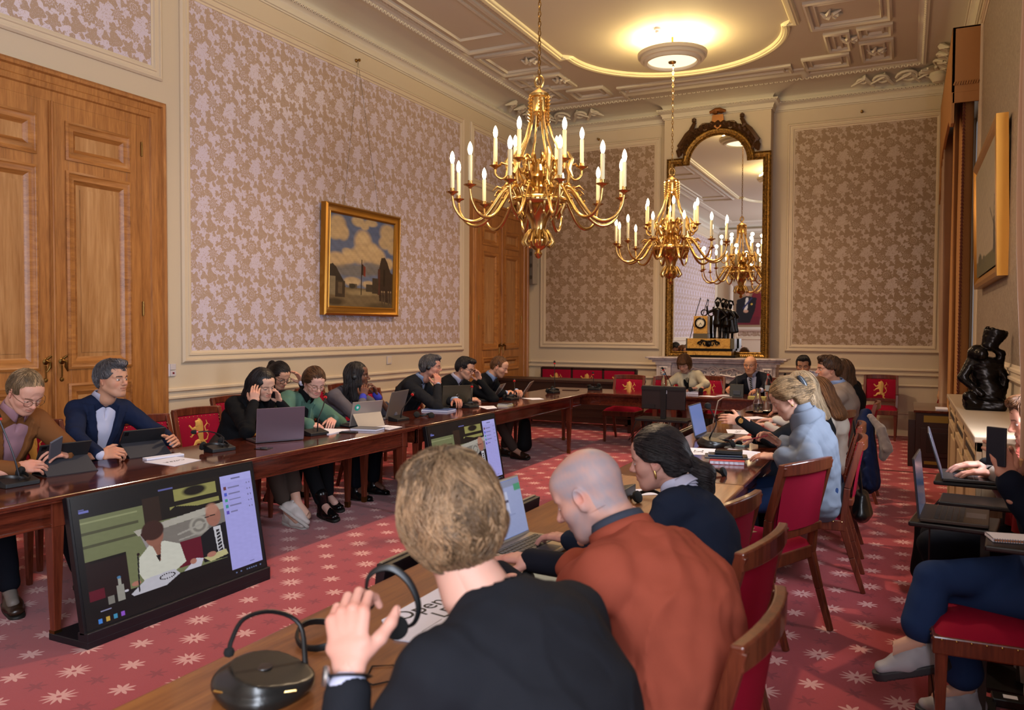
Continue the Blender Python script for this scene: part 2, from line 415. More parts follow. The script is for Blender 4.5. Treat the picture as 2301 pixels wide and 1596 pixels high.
def head_mesh(sp):
    h=sp.get('hh',.0026); fem=sp.get('fem',0); s=SD((-.1,-.125,-.2),(.1,.135,.15),h); jw=.052 if fem else .058
    s.ell((0,-.014,.032),(.076,.097,.088),k=0)
    s.ell((0,.028,-.03),(jw+.006,.062,.074),k=.03); s.ell((0,.05,-.075),(jw*.72,.036,.03),k=.03)
    s.cap((-.012,.072,-.094),(.012,.072,-.094),.014 if fem else .017,k=.022)
    for e in (-1,1):
        s.ell((e*.04,.05,-.022),(.026,.03,.028),k=.02)
        s.cap((e*(jw-.004),-.005,-.05),(e*.03,.055,-.085),.016,k=.02)
        s.cap((e*.012,.086,.026),(e*.05,.068,.024),.009 if fem else .0115,.007,k=.014)
    s.ell((0,.045,.055),(.058,.045,.04),k=.03)
    for e in (-1,1): s.ell((e*.033,.096,.006),(.017,.016,.011),k=.012,op='s')
    for e in (-1,1): s.ell((e*.032,.0735,.005),(.0145,.0145,.0135),k=.003); s.cap((e*.02,.083,.0125),(e*.045,.074,.0115),.0035,.003,k=.006)
    nl=sp.get('nose',1)
    s.cap((0,.088,.018),(0,.094+.014*nl,-.018),.0075,.0105,k=.012); s.ell((0,.095+.014*nl,-.022),(.0115,.0125,.010),k=.008)
    for e in (-1,1): s.ell((e*.0125,.097,-.026),(.0075,.0115,.0075),k=.006); s.ell((e*.007,.1,-.0345),(.004,.006,.004),k=.003,op='s')
    s.ell((0,.08,-.052),(.028,.017,.018),k=.012)
    sm=sp.get('smile',0)*.006
    up=[(-.024,.082,-.052+sm),(-.01,.0925,-.0485),(0,.0945,-.05),(.01,.0925,-.0485),(.024,.082,-.052+sm)]
    lo=[(-.022,.083,-.055+sm),(-.009,.092,-.0615),(.009,.092,-.0615),(.022,.083,-.055+sm)]
    s.chain(up,[.0035,.005,.0045,.005,.0035],k=.004); s.chain(lo,[.0035,.0058,.0058,.0035],k=.004)
    s.chain([(-.026,.086,-.0535+sm),(-.01,.0995,-.0545),(.01,.0995,-.0545),(.026,.086,-.0535+sm)],[.0012,.0022,.0022,.0012],k=.003,op='s')
    for e in (-1,1):
        R=Rz(e*-.45)@Ry(e*.12)@Rx(-.18)
        s.ell((e*.079,-.008,-.002),(.0075,.019,.031),R,k=.006); s.ell((e*.0865,-.004,.004),(.006,.011,.018),R,k=.004,op='s'); s.ell((e*.078,-.002,-.026),(.006,.009,.01),R,k=.006)
    nr=.048 if fem else .058
    s.ecap((0,-.03,-.04),(0,-.042,-.125),(nr,nr*.95),(nr*.92,nr*.9),(1,0,0),k=.03)
    V,F=s.mesh(); V=smooth_mesh(V,F,1,.35)
    x,y,z=V.T; ax=np.abs(x)
    base=np.array(srgb(sp['skin'])); c=np.tile(base,(len(V),1))
    def bl(m,col,a=1.0):
        nonlocal c; m=np.clip(m*a,0,1)[:,None]; c=c*(1-m)+np.array(col)*m
    g=lambda cx,cy,cz,r:np.exp(-(((ax-cx)**2+(y-cy)**2+(z-cz)**2)/r**2))
    red=base*np.array((1.12,.72,.68)); 
    bl(g(.042,.075,-.025,.022),red,.5); bl(g(0,.115,-.02,.014),red,.6); bl(g(.08,-.008,0,.025),red,.6); bl(g(0,.08,-.095,.018),red,.25)
    bl((c[:,0]*0)+wob(x,y,z,160,3)*.5+.1,base*.88,.5)
    # lips
    lip=(y>.078)&(ax<.0255)&(z<-.0445+sm-ax*.12)&(z>-.0665+ax*.35); bl(lip.astype(float),base*np.array((.95,.55,.55) if fem else (.85,.6,.57)),.8)
    bl(((np.abs(z+.0542-sm*ax/.026)<.0016)&(ax<.025)&(y>.078)).astype(float),base*.3,.7)
    # eyes
    lid=sp.get('lid',.0045); ed=(V-np.array((0,.0735,.005)))
    er=np.sqrt((ax-.032)**2+(y-.0735)**2+(z-.005)**2)
    eye=(er<.0165)&(y>.079)&(z<.005+lid)&(z>-.0005)&(ax>.02)&(ax<.0445)
    gz=sp.get('gaze',0); 
    bl(eye.astype(float),(.62,.58,.55)); ir=eye&((x-np.sign(x)*.032-gz*.006)**2+(z-.0045)**2<.0052**2); bl(ir.astype(float),srgb(sp.get('iris','3a2a20')))
    bl((((np.abs(z-.005-lid)<.0016)|(np.abs(z+.001)<.0009))&(er<.0175)&(y>.077)&(ax>.019)&(ax<.046)).astype(float),(.06,.04,.035),.75)
    # brows
    bc=srgb(sp.get('brow',sp.get('hair','3a2a20'))); zb=.0265-((ax-.03)**2)*6
    bl(((np.abs(z-zb)<(.0026 if fem else .0042))&(ax>.014)&(ax<.05)&(y>.05)).astype(float),bc,.8)
    # beard
    b=sp.get('beard'); 
    if b:
        ss=lambda a,b_,v:np.clip((v-a)/(b_-a),0,1); bm=ss(-.02,.005,y)*ss(-.02,-.045,z+.0-np.clip(ax-.045,0,.02)*.6)*~lip
        st={'stubble':.45,'full':.9,'white':.7}.get(b,0); col=srgb(sp.get('beardc','4a3020'))
        n=np.clip(.8+.3*wob(x,y,z,150,5),0,1)
        if b!='mus': bl(bm*n,col,st)
        mu=(y>.08)&(ax<.03)&(z<-.037)&(z>-.047-ax*.25); bl(mu*n,col,st if b!='mus' else .95)
    if sp.get('scalp'):
        ss=lambda a,b_,v:np.clip((v-a)/(b_-a),0,1); sc=ss(-.035,-.005,z-.95*np.clip(y,-.05,.2))*ss(.075,.05,y)*ss(-.075,-.055,z)*np.where((y>-.03),ss(-.0,.015,z+(ax<.07)*.02),1)
        if sp.get('bald'): sc=sc*np.maximum(ss(.112,.088,z),ss(-.04,-.075,y))
        bl(sc*np.clip(.8+.3*wob(x,y,z,130,9)+.15*wob(x,y,z,330,4),0,1),srgb(sp['scalp']),sp.get('scalpa',.75))
    return V,F,c
def hair_field(sp,h=.0042):
    st=sp['style']; s=SD((-.16,-.24,-.34),(.16,.16,.2),h); v=sp.get('vol',1.0); t=.010*v
    s.ell((0,-.016,.036),(.078+t,.098+t,.091+t),k=0); s.ell((0,-.04,.0),(.073+t*.8,.07+t,.075),k=.03)
    ro=sp.get('front',.0)
    def cut(f,X,Y,Z):
        zl=np.where(Y<.02,-.015+.75*(Y+.0)-.0,-.015+.9*(Y-.0)); zl=np.maximum(zl,-.092)
        zl=np.where(Y>.055,np.maximum(zl,.052+ro-.25*np.abs(X)),zl)
        side=(np.abs(X)>.045)&(Y<.055); zl=np.where(side&(Y>-.035),np.maximum(zl,.012),zl)
        return np.maximum(f,(zl-Z)*.8)
    if st in('short','receding','curly'):
        s.mod(cut)
        if st=='short': s.ell((0,.05,.105+.004*v),(.058,.045,.022+.006*v),k=.02)
        if st=='curly': s.mod(lambda f,X,Y,Z:f-.007*wob(X,Y,Z,170,11,6)*1.5)
    elif st=='bob':
        s.mod(lambda f,X,Y,Z:np.maximum(f,np.where(Y>.05,(.04-Z),-.1)))
        for e in (-1,1): s.ecap((e*.07,-.01,.03),(e*.078,.005,-.06),(.02,.05),(.016,.05),(0,1,0) if 0 else (1,0,0),k=.02)
        s.ell((0,-.07,-.02),(.08,.05,.075),k=.02); s.ell((0,.075,.06),(.06,.03,.028),k=.015)
        s.mod(lambda f,X,Y,Z:np.maximum(f,-.085-Z))
    elif st=='long':
        s.mod(cut)
        for e in (-1,1): 
            s.ecap((e*.066,-.02,.05),(e*.086,-.01,-.08),(.022,.055),(.026,.06),(1,0,0),k=.025)
            s.ecap((e*.086,-.01,-.08),(e*.092,.02,-.22),(.026,.06),(.03,.045),(1,0,0),k=.02)
        s.ecap((0,-.08,.0),(0,-.095,-.22),(.085,.035),(.1,.04),(1,0,0),k=.03)
    elif st=='low':   # gathered in a low tail
        s.mod(cut); s.ell((0,-.055,-.01),(.07,.055,.07),k=.03)
        for e in (-1,1): s.cap((e*.07,.0,.03),(e*.03,-.11,-.03),.02,.022,k=.03)
        s.cap((0,-.115,-.03),(0,-.135,-.05),.024,k=.006)
        s.chain([(0,-.135,-.045),(0,-.165,-.085),(0,-.15,-.14),(0,-.13,-.17)],[.028,.04,.036,.014],k=.015)
    elif st in('tail','bun'):
        s.mod(cut); s.ell((0,-.05,0),(.07,.06,.06),k=.03)
        for e in (-1,1): s.cap((e*.07,.0,.03),(e*.03,-.1,.03),.018,.022,k=.03)
        if st=='bun': s.ell((0,-.125,.03),(.036,.034,.036),k=.008)
        else: s.chain([(0,-.11,.05),(0,-.15,.04),(0,-.165,-.06),(0,-.15,-.18)],[.022,.03,.034,.012],k=.01)
    elif st=='clip':
        s.mod(cut); s.ell((0,-.055,-.01),(.07,.06,.07),k=.03)
        for e in (-1,1): s.cap((e*.068,.0,.03),(e*.025,-.1,.0),.02,.026,k=.03)
        s.chain([(0,-.11,-.03),(0,-.135,.0),(.005,-.13,.05),(.0,-.105,.085)],[.024,.032,.032,.018],k=.015)
    s.mod(lambda f,X,Y,Z:f-.0022*wob(X,Y,Z*.25,330,21,5)-.003*wob(X,Y,Z,60,22,4)*v)
    return s
def strands(sd,n,L,rad,seed,crown=(0,-.05,.12),sides=3,seg=8,lift=.0015,curl=.25,zmin=-1,jit=.35,down=0,clump=22):
    r=np.random.default_rng(seed); V,F=sd.mesh(); m=V[:,2]>zmin; V=V[m]; P=V[r.integers(0,len(V),n)]; P0=P.copy()
    nc=max(8,n//clump); ci=r.integers(0,len(V),nc); CP=V[ci]; cl=np.concatenate([np.argmin(((P[i:i+400,None]-CP[None])**2).sum(2),1) for i in range(0,n,400)])
    cr=np.array(crown); off=r.uniform(0,lift,n)
    jd=(r.normal(size=(nc,3))*jit)[cl]+r.normal(size=(n,3))*jit*.25; pts=[P]; le=L*r.uniform(.7,1.25,n)*r.uniform(.8,1.2,nc)[cl]; ph=r.uniform(0,6.3,nc)[cl]+r.normal(size=n)*.3; fr=r.uniform(.5,1.1,nc)[cl]*8/seg
    off=off*.5+lift*.5*r.uniform(0,1,nc)[cl]
    for i in range(seg):
        g=grad(sd,P); t=P-cr+jd*np.linalg.norm(P-cr,axis=1)[:,None]*.6; t[:,2]-=.04*(1+down*4); t-=g*(t*g).sum(1)[:,None]; t/=np.linalg.norm(t,axis=1)[:,None]+1e-9
        b=np.cross(t,g); w=np.sin(ph+fr*i)*curl; t=t+b*w[:,None]; t/=np.linalg.norm(t,axis=1)[:,None]
        P=P+t*(le/seg)[:,None]; dd=samp(sd,P); P=P-grad(sd,P)*np.clip(dd-off-.0008,-.01,.01)[:,None]; pts.append(P)
    pts=np.stack(pts,1); kp=~((pts[:,:,1]>.05)&(pts[:,:,2]<.052)&(np.abs(pts[:,:,0])<.07)).any(1); pts=pts[kp]; P0=P0[kp]; n=len(pts); cl=cl[kp]; m=seg+1; T=np.gradient(pts,axis=1); T/=np.linalg.norm(T,axis=2)[...,None]+1e-9
    up=np.broadcast_to(grad(sd,P0)[:,None],T.shape); B=np.cross(T,up); B/=np.linalg.norm(B,axis=2)[...,None]+1e-9; N=np.cross(B,T)
    rr=rad*np.sqrt(np.clip(1-np.linspace(-.15,1,m)**2,0.02,1)); an=np.arange(sides)*2*math.pi/sides
    VV=(pts[:,:,None]+rr[None,:,None,None]*(np.cos(an)[None,None,:,None]*B[:,:,None]*1.8+np.sin(an)[None,None,:,None]*N[:,:,None]*.7)).reshape(-1,3)
    i=np.arange(n)[:,None,None]*m*sides; j=np.arange(m-1)[None,:,None]*sides; k=np.arange(sides)[None,None,:]; k2=(k+1)%sides
    q=np.stack([i+j+k,i+j+k2,i+j+sides+k2,i+j+sides+k],-1).reshape(-1,4)
    shade=np.repeat(r.uniform(.75,1.25,n)*(r.uniform(.5,1.6,nc)[cl]),m*sides)*np.tile(np.repeat(np.linspace(.8,1.25,m),sides),n)
    return VV,q,shade
def hand_mesh(side,curl,spread=.0,thumb=.5,h=.0034,scale=1.0,fing=None):
    """side +1: thumb towards +X.  +Y fingers, +Z back of the hand"""
    s=SD((-.08,-.09,-.1),(.08,.21,.06),h); sg=side
    s.ecap((0,-.075,0),(0,.0,0),(.026,.02),(.026,.017),(1,0,0),k=.01)
    s.ecap((0,.0,0),(0,.03,0),(.026,.016),(.036,.016),(1,0,0),k=.014); s.ecap((0,.03,0),(0,.078,-.002),(.036,.015),(.040,.012),(1,0,0),k=.012)
    base=[(.030,.084),(.010,.091),(-.011,.088),(-.030,.078)]; Ls=[(.042,.026,.021),(.046,.03,.022),(.043,.028,.022),(.034,.021,.019)]
    for i,((bx,by),L) in enumerate(zip(base,Ls)):
        cu=curl[i] if isinstance(curl,(list,tuple)) else curl
        a0=cu*1.15; p=A(sg*bx,by,-.002); P=[p]; R=[.0098]; ang=-a0*.75; lat=sg*(bx*(3.5*spread))
        for j,l in enumerate(L):
            d=A(lat,math.cos(ang),math.sin(ang)); d=nz(d); p=p+d*l; P.append(p); R.append([.0086,.008,.0068][j]); ang-=a0*(1.0 if j==0 else .65)
        s.chain(P,R,k=.0015)
        s.cap((sg*bx*.75,by-.03,-.001),P[0],.011,.0102,k=.008)
    t=thumb; p=A(sg*.022,.012,-.006); d=nz(A(sg*(.75-.25*t),.62,-.22-.45*t)); P=[p]; R=[.0145]
    for l,r_ in ((.042,.0125),(.032,.0105),(.026,.0085)):
        p=p+d*l; P.append(p); R.append(r_); d=nz(d+A(-sg*.35*t-.02*sg,.15,-.1*t))
    s.chain(P,R,k=.006)
    V,F=s.mesh(); V=smooth_mesh(V,F,1,.3); return V*scale,F
def frame(y,z):
    """rotation with local Y->y, local Z ~ z"""
    y=nz(y); z=np.asarray(z,float); z=nz(z-y*(z@y)); x=np.cross(y,z); return np.stack([x,y,z],1)
def person(sp):
    fem=sp.get('fem',0); H=A(*sp['head']); by=math.radians(sp.get('byaw',0)); hy=math.radians(sp.get('hyaw',sp.get('byaw',0)))
    px,py=sp['seat']; root=empty('person',(px,py,0),sp['label'],'person',sp.get('group')); O=A(px,py,0); sc=sp.get('scale',1)
    fwd=A(-math.sin(by),math.cos(by),0); lat=A(math.cos(by),math.sin(by),0)
    P0=A(px,py,sp.get('pz',.56)); Rh=Rz(hy)@Rx(-math.radians(sp.get('hpitch',0)))@Ry(math.radians(sp.get('hroll',0)))
    tdir=nz(H-P0); C7=H-.135*nz(tdir+A(0,0,.6))*sc-.05*fwd+Rh@A(0,-.02,-.0)
    if 'c7' in sp: C7=A(*sp['c7'])
    U=nz(C7-P0); lat=nz(lat-U*(lat@U)); Fw=np.cross(U,lat)*1.0
    bk=sp.get('hunch',.03); M=(P0+C7)/2-Fw*bk; Ls=np.linalg.norm(C7-P0)
    def sp_(t): return (1-t)**2*P0+2*t*(1-t)*(M*2-(P0+C7)/2)+t*t*C7
    wd=sp.get('wide',1)*(0.9 if fem else 1.0)
    prof=[(0,.172,.12),(.28,.150,.108),(.62,.162,.116),(.82,.15,.092),(.95,.07,.052)]
    if fem: prof=[(0,.17,.115),(.3,.128,.094),(.62,.142,.1),(.82,.132,.078),(.95,.06,.046)]
    prof=[(t,a*sp.get('wide',1),b*sp.get('wide',1)) for t,a,b in prof]
    sh=[sp_(.85)+e*lat*.158*wd+A(0,0,.0)+Fw*.012 for e in (-1,1)]   # index0 = person's left (-lat)? lat is right
    arms=[]
    for i,e in enumerate((-1,1)):
        a=sp['arms'][i]
        W=A(*a['w']); Sj=sh[i]; up,fo=.285*sc,.262*sc; d=W-Sj; L=np.linalg.norm(d)
        if L>up+fo-.004:
            Sj=Sj+nz(d)*min(L-(up+fo-.004),.05); d=W-Sj; L=np.linalg.norm(d)
            if L>up+fo-.004: W=Sj+nz(d)*(up+fo-.004); d=W-Sj; L=np.linalg.norm(d)
        x=(up*up-fo*fo+L*L)/(2*L); hh=math.sqrt(max(up*up-x*x,0)); pole=A(*a.get('pole',tuple(lat*e*.6+A(0,0,-1)))); t=nz(d); pole=nz(pole-t*(pole@t))
        E_=Sj+t*x+pole*hh
        if 'el' in a: E_=A(*a['el'])
        arms.append((Sj,E_,W,a))
    hd=sp.get('h',.008)
    lo=np.minimum.reduce([P0,C7]+[q for a in arms for q in a[:3]])-.26; hi=np.maximum.reduce([P0,C7]+[q for a in arms for q in a[:3]])+.26
    # legs
    legs=[]
    for i,e in enumerate((-1,1)):
        hip=P0+lat*e*.095+A(0,0,-.0); lg=sp.get('legs',[{},{}])[i]
        kn=A(*lg['k']) if 'k' in lg else A(hip[0],hip[1],.0)+A(fwd[0],fwd[1],0)*.42+A(lat[0],lat[1],0)*e*.05+A(0,0,.53)
        an=A(*lg['a']) if 'a' in lg else A(kn[0],kn[1],.1)-A(fwd[0],fwd[1],0)*lg.get('back',.05)
        fd=A(*lg['f']) if 'f' in lg else A(fwd[0],fwd[1],-.08)
        legs.append((hip,kn,an,nz(fd)))
    # ---- skin body (one mesh)
    VV=[];FF=[];CC=[];n=0
    def addp(V,F,C):
        nonlocal n; VV.append(V-O); FF.append(F+n); CC.append(np.broadcast_to(C,V.shape)); n+=len(V)
    V,F,c=head_mesh(sp); V=V*sc; V=V@Rh.T+H; addp(V,F,c)
    base=np.array(srgb(sp['skin']))
    s=SD(lo,hi,.013); ch=[(sp_(t),(a-.035,b-.035)) for t,a,b in prof if t<.9]
    for (p,wa),(q,wb) in zip(ch[:-1],ch[1:]): s.ecap(p,q,wa,wb,lat,k=.03)
    s.cap(sp_(.86),H+Rh@A(0,-.035,-.07),.046 if fem else .052,.044 if fem else .05,k=.01)
    for Sj,E_,W,a in arms: s.cap(Sj,E_,.03,.026,k=.01); s.cap(E_,W,.026,.022,k=.01)
    for hip,kn,an,fd in legs: s.cap(hip,kn,.075,.05,k=.04); 
    V,F=s.mesh(); addp(V,F,base)
    s=SD(np.minimum.reduce([l[2] for l in legs]+[l[1] for l in legs])-.09,np.maximum.reduce([l[1] for l in legs]+[l[2] for l in legs])+.09,.01)
    for hip,kn,an,fd in legs: s.cap(kn,an,.048,.034,k=.01); s.cap(an,an+fd*.1-A(0,0,.04),.032,.03,k=.01)
    V,F=s.mesh(); addp(V,F,base if not sp.get('sock') else srgb(sp['sock']))
    hc=base*np.array((1.02,.93,.92))
    for i,(Sj,E_,W,a) in enumerate(arms):
        e=1 if i==0 else -1   # left hand: thumb towards the right (+X) when back of the hand is up
        V,F=hand_mesh(e,a.get('curl',.35),a.get('spread',.1),a.get('thumb',.5),sp.get('hhand',.0036),1.0*sc*(.92 if fem else 1.03))
        R=frame(a.get('dir',tuple(nz(W-E_))),a.get('back',(0,0,1))); x,y,z=V.T
        k=np.clip(1-((y-.09)**2+(z-.008)**2)/.03**2,0,1)[:,None]; c=hc*(1-.25*k)+hc*A(1.1,.7,.65)*.25*k
        tip=np.clip((np.linalg.norm(V,axis=1)-.15)/.03,0,1)[:,None]*.3; c=c*(1-tip)+hc*A(1.15,.78,.74)*tip
        V=V@R.T+W+0*R[:,1]; addp(V,F,c)
    fast_mesh('body',np.vstack(VV),np.vstack(FF),SKIN,root,col=np.vstack(CC))
    # ---- hair
    if sp.get('style'):
        hs=hair_field(sp,sp.get('hairh',.0042)); V,F=hs.mesh(); c=np.ones((len(V),3))
        if 'hero' not in sp: sp['hero']={'short':(1500,.04,.0016,dict(jit=.25,curl=.15,lift=.004,seg=5)),'receding':(1500,.035,.0014,dict(jit=.2,curl=.1,lift=.002,seg=5)),'long':(1500,.16,.0018,dict(crown=(0,-.02,.15),jit=.06,curl=.06,lift=.003,seg=8,down=1.2)),'bob':(1200,.10,.0018,dict(crown=(0,-.03,.14),jit=.06,curl=.05,lift=.002,seg=7)),'bun':(1500,.09,.0015,dict(crown=(0,.12,.04),jit=.08,curl=.05,lift=.002,seg=7)),'tail':(1200,.09,.0015,dict(crown=(0,.12,.04),jit=.08,curl=.05,lift=.002,seg=7))}.get(sp['style'])
        if sp.get('hero'):
            V2,F2,shd=strands(hs,*sp['hero'][:3],5,**sp['hero'][3]); c=np.vstack([c*.5,np.repeat(shd[:,None],3,1)]); F=np.vstack([F,F2+len(V)]); V=np.vstack([V,V2])
        V=V*sc@Rh.T+H-O; fast_mesh('hair',V,F,sp['hmat'],root,col=c)
    # ---- torso clothing
    top=sp['top']; tm=top['mat']; op=top.get('open',0); vd=top.get('vdepth',.3); T=C7+Fw*.055-U*.045; th=top.get('th',0)
    def torso(s,off,k=.03,sleeves=True,short=0):
        ch=[(sp_(t),(a+off,b+off)) for t,a,b in prof]
        for (p,wa),(q,wb) in zip(ch[:-1],ch[1:]): s.ecap(p,q,wa,wb,lat,k=k)
        if fem and top.get('bust',1):
            for e in (-1,1): s.ell(sp_(.62)+lat*e*.07+Fw*(.075+off),(.06,.06,.06),k=.05)
        s.cap(sh[0],C7-U*.035,.046+off,.042+off,k=.035); s.cap(sh[1],C7-U*.035,.046+off,.042+off,k=.035)
        if sleeves:
            for Sj,E_,W,a in arms:
                q=W-nz(W-E_)*top.get('cuffgap',.01)
                s.cap(Sj,E_,.05+off+th,.037+off+th,k=.03); s.cap(E_,q,.037+off+th,top.get('cuff',.036)+th,k=.015)
        return s
    def framec(X,Y,Z,P=T):
        x,y,z=X-P[0],Y-P[1],Z-P[2]
        return x*lat[0]+y*lat[1]+z*lat[2], x*Fw[0]+y*Fw[1]+z*Fw[2], -(x*U[0]+y*U[1]+z*U[2])
    s=SD(lo,hi,hd); torso(s,.012)
    if top.get('neck')=='roll': s.ecap(C7-U*.02,H+Rh@A(0,-.03,-.085),(.078,.075),(.064,.062),lat,k=.02)
    if top.get('hem',1):
        d=P0+A(0,0,-.05); s.ecap(P0,d,(prof[0][1]+.02,prof[0][2]+.02),(prof[0][1]+.02,prof[0][2]+.03),lat,k=.03)
    amp=top.get('wr',.0045)
    def wrk(f,X,Y,Z):
        q=wob(X,Y,Z,38,sp.get('seed',1),4)+.6*wob(X,Y,Z,75,sp.get('seed',1)+5,4)
        q=q-.7*(1-np.abs(wob(X,Y,Z*.7,24,sp.get('seed',1)+9,3)))**7+.35*(1-np.abs(wob(X,Y*1.2,Z*.6,40,sp.get('seed',1)+2,3)))**8
        for Sj,E_,W,a in arms:
            r=np.sqrt((X-E_[0])**2+(Y-E_[1])**2+(Z-E_[2])**2); q=q+.9*np.sin(r*70+2.2*wob(X,Y,Z,45,3,4)*2)*np.exp(-(r/.09)**2)
        return f+amp*q*np.exp(-np.maximum(np.abs(f)-.03,0)*30)
    s.mod(wrk)
    if op:
        hw0=op
        def opn(f,X,Y,Z):
            u,v,w_=framec(X,Y,Z); hw=np.clip(hw0*(1-w_/vd),-.05,hw0*1.1); au=np.abs(u)
            lap=(au>hw)&(au<hw+top.get('lapel',.05)*np.clip(1.15-w_/vd,0,1))&(v>-.03)&(w_>-.02)&(w_<vd); f=f-.007*lap
            cut=np.maximum(np.maximum(au-hw,-.0-v),w_-vd); return np.maximum(f,-cut)
        s.mod(opn)
    else:
        s.mod(lambda f,X,Y,Z:f)
    # open around the neck
    if top.get('neck')!='roll': s.ecap(C7+U*.012,C7+U*.2+Fw*.08,(.06,.056),(.085,.085),lat,k=.006,op='s')
    V,F=s.mesh(); V=smooth_mesh(V,F,1,.4); fast_mesh(top.get('name','jacket'),V-O,F,tm,root)
    if 'shirt' in sp:
        q=sp['shirt']; s=SD(lo,hi,max(hd,.008)); torso(s,q.get('off',-.006),sleeves=False)
        s.ecap(C7+U*.005,C7+U*.2+Fw*.08,(.056,.053),(.08,.08),lat,k=.006,op='s')
        s.mod(lambda f,X,Y,Z:f+.002*wob(X,Y,Z,70,4))
        if q.get('open'):
            def o2(f,X,Y,Z):
                u,v,w_=framec(X,Y,Z); return np.maximum(f,-np.maximum(np.maximum(np.abs(u)-q['open']*(1-w_/q['vd']),-v),w_-q['vd']))
            s.mod(o2)
        for Sj,E_,W,a in arms:
            if q.get('cuffs',1): s.cap(W-nz(W-E_)*q.get('cuffl',.03),W+nz(W-E_)*q.get('cuffo',.008),top.get('cuff',.036)-.003,top.get('cuff',.036)-.005,k=0)
        V,F=s.mesh(); fast_mesh(q.get('name','shirt'),V-O,F,q['mat'],root)
        if q.get('collar',1):
            m=MB(); N0=C7+U*.022+Fw*.006; gp=.22+q.get('open',0)*5; nu=26; nk=nz(H+Rh@A(0,-.03,-.06)-C7)
            def cf(a,b):
                th_=gp+(2*math.pi-2*gp)*a; k=math.cos(th_); r=.058+.006*b; rows=[(-.01,0),(.03,-.002),(.034,.004),(.0-.03*max(0,k)**3,.012+.006*max(0,k))]
                hgt,dr=rows[int(round(b*3))]; r=.060+dr
                return N0+(r)*(math.sin(th_)*lat+k*(Fw+U*-.35*max(0,k)))+nk*(hgt)
            m.grid(cf,nu,4); o=m.build('collar',q['mat'],root,smooth=True,loc=None); o.data.transform(Matrix.Translation(Vector(-O)))
            so=o.modifiers.new('s','SOLIDIFY'); so.thickness=.003
        if q.get('tie'):
            m=MB(); cs=lambda w_:T+Fw*(.058 +.035*min(1,w_/.16))-U*w_
            P=[cs(w_) for w_ in np.linspace(.0,.26,8)]; W_=[.018,.02,.024,.028,.033,.037,.04,.042]
            for i in range(7): m.bar(P[i],P[i+1],W_[i],W_[i+1],up=Fw,d0=.008,d1=.008)
            m.lathe([(.014,-.018),(.019,0),(.014,.016)],8,c=P[0]+U*.012+Fw*.004); o=m.build('tie',q['tie'],root,loc=None,smooth=False); o.data.transform(Matrix.Translation(Vector(-O)))
    # ---- trousers, shoes
    lg=sp.get('trousers'); 
    if lg is not None:
        pts=[q for l in legs for q in l[:3]]; s=SD(np.minimum.reduce(pts)-.2,np.maximum.reduce(pts)+.2,sp.get('hl',.01))
        fl=sp.get('flare',.055)
        s.ecap(P0-Fw*.01,P0+A(0,0,.05),(.165,.12),(.165,.12),lat,k=.03)
        for hip,kn,an,fd in legs:
            s.cap(hip,kn,.086,.063,k=.03); q=an+nz(kn-an)*sp.get('ankle',.04); s.cap(kn,q,.063,fl,k=.015)
        s.mod(lambda f,X,Y,Z:f+.003*wob(X,Y,Z,50,8,5)); V,F=s.mesh(); V=smooth_mesh(V,F,1,.4); fast_mesh('trousers',V-O,F,lg,root)
        if sp.get('shoes') is not None:
            for hip,kn,an,fd in legs: shoe(an,fd,nz(kn-an),sp['shoes'],root,O,sp.get('sole'),sp.get('boot'))
    sp['_']=dict(root=root,O=O,C7=C7,H=H,Rh=Rh,U=U,Fw=Fw,lat=lat,arms=arms,legs=legs,T=T)
    if sp.get('glasses'): glasses(sp)
    if sp.get('headset'): worn_headset(sp)
    return sp['_']
def shoe(an,fd,up,m,root,O,sole=None,boot=0,trainer=0,name='shoe'):
    s=SD(an-.25,an+.25,.006 if not trainer else .0042); n=nz(np.cross(fd,up)); up=nz(np.cross(n,fd)); b=an-up*.07
    if boot: s.cap(an+up*.08,b,.05,.042,k=.02)
    s.ecap(b-fd*.045,b+fd*.06,(.036,.042),(.042,.036),n,k=.02); s.ecap(b+fd*.06,b+fd*.155,(.043,.034),(.036,.022),n,k=.03)
    s.cap(b+fd*.01+up*.045,b+fd*.09+up*.012,.03,.028,k=.03)
    if not boot: s.cap(b-fd*.01+up*.03,b-fd*.01+up*.1,.034,.036,k=.02); s.cap(b-fd*.005+up*.07,b-fd*.005+up*.2,.034,k=.004,op='s')
    def fl(f,X,Y,Z):
        w_=(X-b[0])*up[0]+(Y-b[1])*up[1]+(Z-b[2])*up[2]; return np.maximum(f,-.022-w_)
    s.mod(fl); V,F=s.mesh(); V=smooth_mesh(V,F,1,.4); o=fast_mesh(name,V-O,F,m,root)
    t=SD(an-.27,an+.27,.006 if not trainer else .0045); bb=b-up*.026; z=.012 if not trainer else .016
    R=np.stack([n,fd,up],1); t.ecap(bb-fd*.05,bb+fd*.155,(.043,.5),(.042,.5),n,k=0)
    q=(V-b)@up
    def slab(f,X,Y,Z):
        w_=(X-bb[0])*up[0]+(Y-bb[1])*up[1]+(Z-bb[2])*up[2]; x=(X-bb[0])*fd[0]+(Y-bb[1])*fd[1]+(Z-bb[2])*fd[2]; y=(X-bb[0])*n[0]+(Y-bb[1])*n[1]+(Z-bb[2])*n[2]
        e=np.sqrt((np.clip(np.abs(x-.052)-.1,0,9))**2+y*y)-.043-.004*np.sin((x+.05)*22); return np.maximum(e,np.abs(w_)-z)
    t.mod(slab); V,F=t.mesh(); fast_mesh('sole',V-O,F,sole or mat('sole_black','15130f',.6),o if 0 else root); return o
